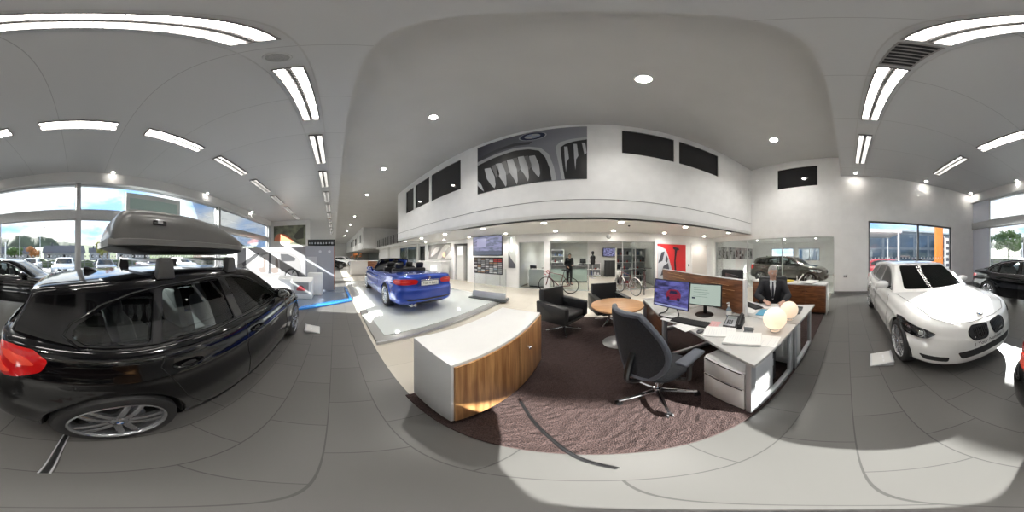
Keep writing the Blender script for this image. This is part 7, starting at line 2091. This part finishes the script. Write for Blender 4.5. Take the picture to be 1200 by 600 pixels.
t = thing('brick_building', 'long low brown brick building seen under the roof box', 'building', (-33, -33, -.12), R(38))
b = new_bm(); bx(b, -9, 9, -2, 2, 0, 1.9); finish(b, 'walls', node_mat('brick_brown', brick_floor((.36, .19, .12), (.30, .16, .10), (.35, .32, .28), .44, .15, mortar=.02), .8), t)
b = new_bm(); bx(b, -9.2, 9.2, -2.2, 2.2, 1.9, 2.05); finish(b, 'roof', M_white2, t)
b = new_bm(); bx(b, -1, 1, 2.0, 2.03, .2, 1.5); finish(b, 'shutter', mat('shutter_blue', (.03, .12, .35), .5), t)
def lamp_post(label, x, y, h, heads=1):
    t = thing('lamp_post', label, 'lamp post', (x, y, -.12), 0, None)
    b = new_bm(); cyl(b, (0, 0, 0), (0, 0, h), .09, .05, 12); finish(b, 'pole', M_alu, t)
    for s in (-1, 1)[:heads]: b = new_bm(); tube(b, [(0, 0, h - .05), (s * .6, 0, h + .05)], .035, 8); box(b, (s * .8, 0, h + .05), (.5, .22, .1), .03); finish(b, 'lamp_head', M_dark_frame, t)
lamp_post('tall street lamp above the saloon bonnet, left one', 9.8, -26, 5.2)
lamp_post('street lamp with dark lantern nearer the window post', 7.2, -30, 7.0, 2)
lamp_post('double-headed lamp post seen through the right end of the window wall', 15.3, -17.2, 6.2, 2)
for i, x in enumerate((13.9, 12.5)):
    t = thing('flag_pole', 'short white pole beyond the car park, %s of two' % ['left', 'right'][i], 'pole', (x, -26, -.12)); b = new_bm(); cyl(b, (0, 0, 0), (0, 0, 3.9), .12); finish(b, 'pole', M_white2, t); b = new_bm(); ball(b, (0, 0, 3.9), .15); finish(b, 'cap', M_white2, t)
t = thing('car_park_fence', 'long dark post-and-rail fence at the edge of the car park', 'fence', (0, -21, -.12))
for k in range(54): b = new_bm(); bx(b, -60 + k * 1.6 - .05, -60 + k * 1.6 + .05, -.05, .05, 0, 1.25); finish(b, 'post', M_dark_frame, t)
for z in (.5, .85, 1.2): b = new_bm(); bx(b, -60, 25, -.02, .02, z - .04, z + .04); finish(b, 'rail', M_dark_frame, t)
b = new_bm(); random.seed(2); rows = []
for k in range(100):
    x = -60 + k * .85; h = .95 + random.uniform(-.12, .15); rows.append([b.verts.new((x, -24.5, -.12)), b.verts.new((x, -24.4 + random.uniform(-.1, .1), h)), b.verts.new((x, -23.4, h + random.uniform(-.1, .1))), b.verts.new((x, -23.3, -.12))])
grid_faces(b, rows); tag(finish(b, 'hedge', mat('hedge_green', (.06, .08, .035), .9, noise=.5, nscale=1.5)), 'low clipped hedge running behind the car park fence', 'hedge')

def recolour(root, old, new):
    for o in [root] + list(root.children_recursive):
        if o.type == 'MESH':
            for sl in o.material_slots:
                if sl.material == old: sl.link = 'OBJECT'; sl.material = new
P_silver = mat('car_paint_silver', (.45, .47, .49), .25, .6, coat=1); P_red = mat('car_paint_red', (.35, .02, .03), .2, coat=1); P_dkgrey = mat('car_paint_dark_grey', (.06, .06, .07), .2, .5, coat=1)
for i, (src, old, new, x, y, rz, lab) in enumerate((
    (suv, P_brown, P_silver, 1.1, -13.2, 90, 'silver crossover car parked outside just left of the window post'),
    (black_car, P_black, P_dkgrey, -2.2, -13.8, 88, 'dark car parked outside beside the window post'),
    (white_car, P_white, P_white, 4.6, -15.5, 95, 'white hatchback parked outside behind the saloon windscreen'),
    (saloon, P_jet, P_dkgrey, -6.8, -14.2, 92, 'dark grey saloon parked outside, left of the tall window post by the roof box'),
    (white_car, P_white, P_silver, 8.3, -15.0, 88, 'silver hatchback parked outside seen through the saloon side windows'),
    (white_car, P_white, P_white, -10.8, -14.8, 90, 'white hatchback parked outside beyond the roof box'),
    (white_car, P_white, P_red, 13.0, -2.2, 100, 'red hatchback parked outside the glass doors on their left'),
    (black_car, P_black, P_dkgrey, 15.5, -7.5, 20, 'dark car parked outside the glass doors behind the orange column'))):
    c_ = copy_tree(src, loc=(x, y, -.12), rz=R(rz), label=lab); recolour(c_, old, new)
    for o in list(c_.children_recursive):
        if o.name.startswith('lettering'): bpy.data.objects.remove(o)
# outside the glass doors
t = thing('orange_totem', 'tall orange column standing outside the glass doors', 'column', (10.0, -6.35, -.12))
b = new_bm(); box(b, (0, 0, 1.9), (.25, .62, 3.8), .03); finish(b, 'column', mat('totem_orange', (.75, .22, .03), .4), t)
b = new_bm(); box(b, (0, 0, .05), (.6, .9, .1), .02); finish(b, 'base', M_grey_frame, t)
t = thing('banner_sign', 'narrow white banner with dark blocks beside the orange column outside', 'banner', (10.6, -7.6, -.12))
b = new_bm(); bx(b, -.02, .02, -.3, .3, .5, 3.1); finish(b, 'cloth', M_paper, t)
for k in range(5): b = new_bm(); bx(b, -.028, -.021, -.18, .18, .8 + k * .45, 1.05 + k * .45); finish(b, 'printed_block', mat('banner_dark', (.10, .10, .12), .6), t)
b = new_bm(); cyl(b, (0, .32, 0), (0, .32, 3.2), .03); finish(b, 'pole', M_steel, t)
t = thing('office_building', 'grey glass-fronted building across the yard outside the glass doors', 'building', (34, -8, -.12))
b = new_bm(); bx(b, -4, 8, -22, 18, 0, 6.5); finish(b, 'walls', mat('cladding_grey', (.20, .22, .25), .5, noise=.1, nscale=.4), t)
for k in range(12):
    for z in (.4, 3.4): b = new_bm(); bx(b, -4.03, -3.99, -21 + k * 3.2, -21 + k * 3.2 + 2.7, z, z + 2.5); finish(b, 'window', mat('building_glass', (.06, .09, .13), .05, coat=1), t)
b = new_bm(); bx(b, -4.3, 8.2, -22.3, 18.3, 6.5, 6.8); finish(b, 'roof', M_white2, t)
t = thing('entrance_canopy', 'white canopy frame on posts outside the glass doors on the left', 'canopy', (18, -3.5, -.12))
b = new_bm(); bx(b, -2.5, 2.5, -2, 2, 4.0, 4.25, .02); finish(b, 'canopy_roof', M_white2, t)
for sx in (-1, 1):
    for sy in (-1, 1): b = new_bm(); cyl(b, (sx * 2.2, sy * 1.7, 0), (sx * 2.2, sy * 1.7, 4), .09); finish(b, 'post', M_white2, t)
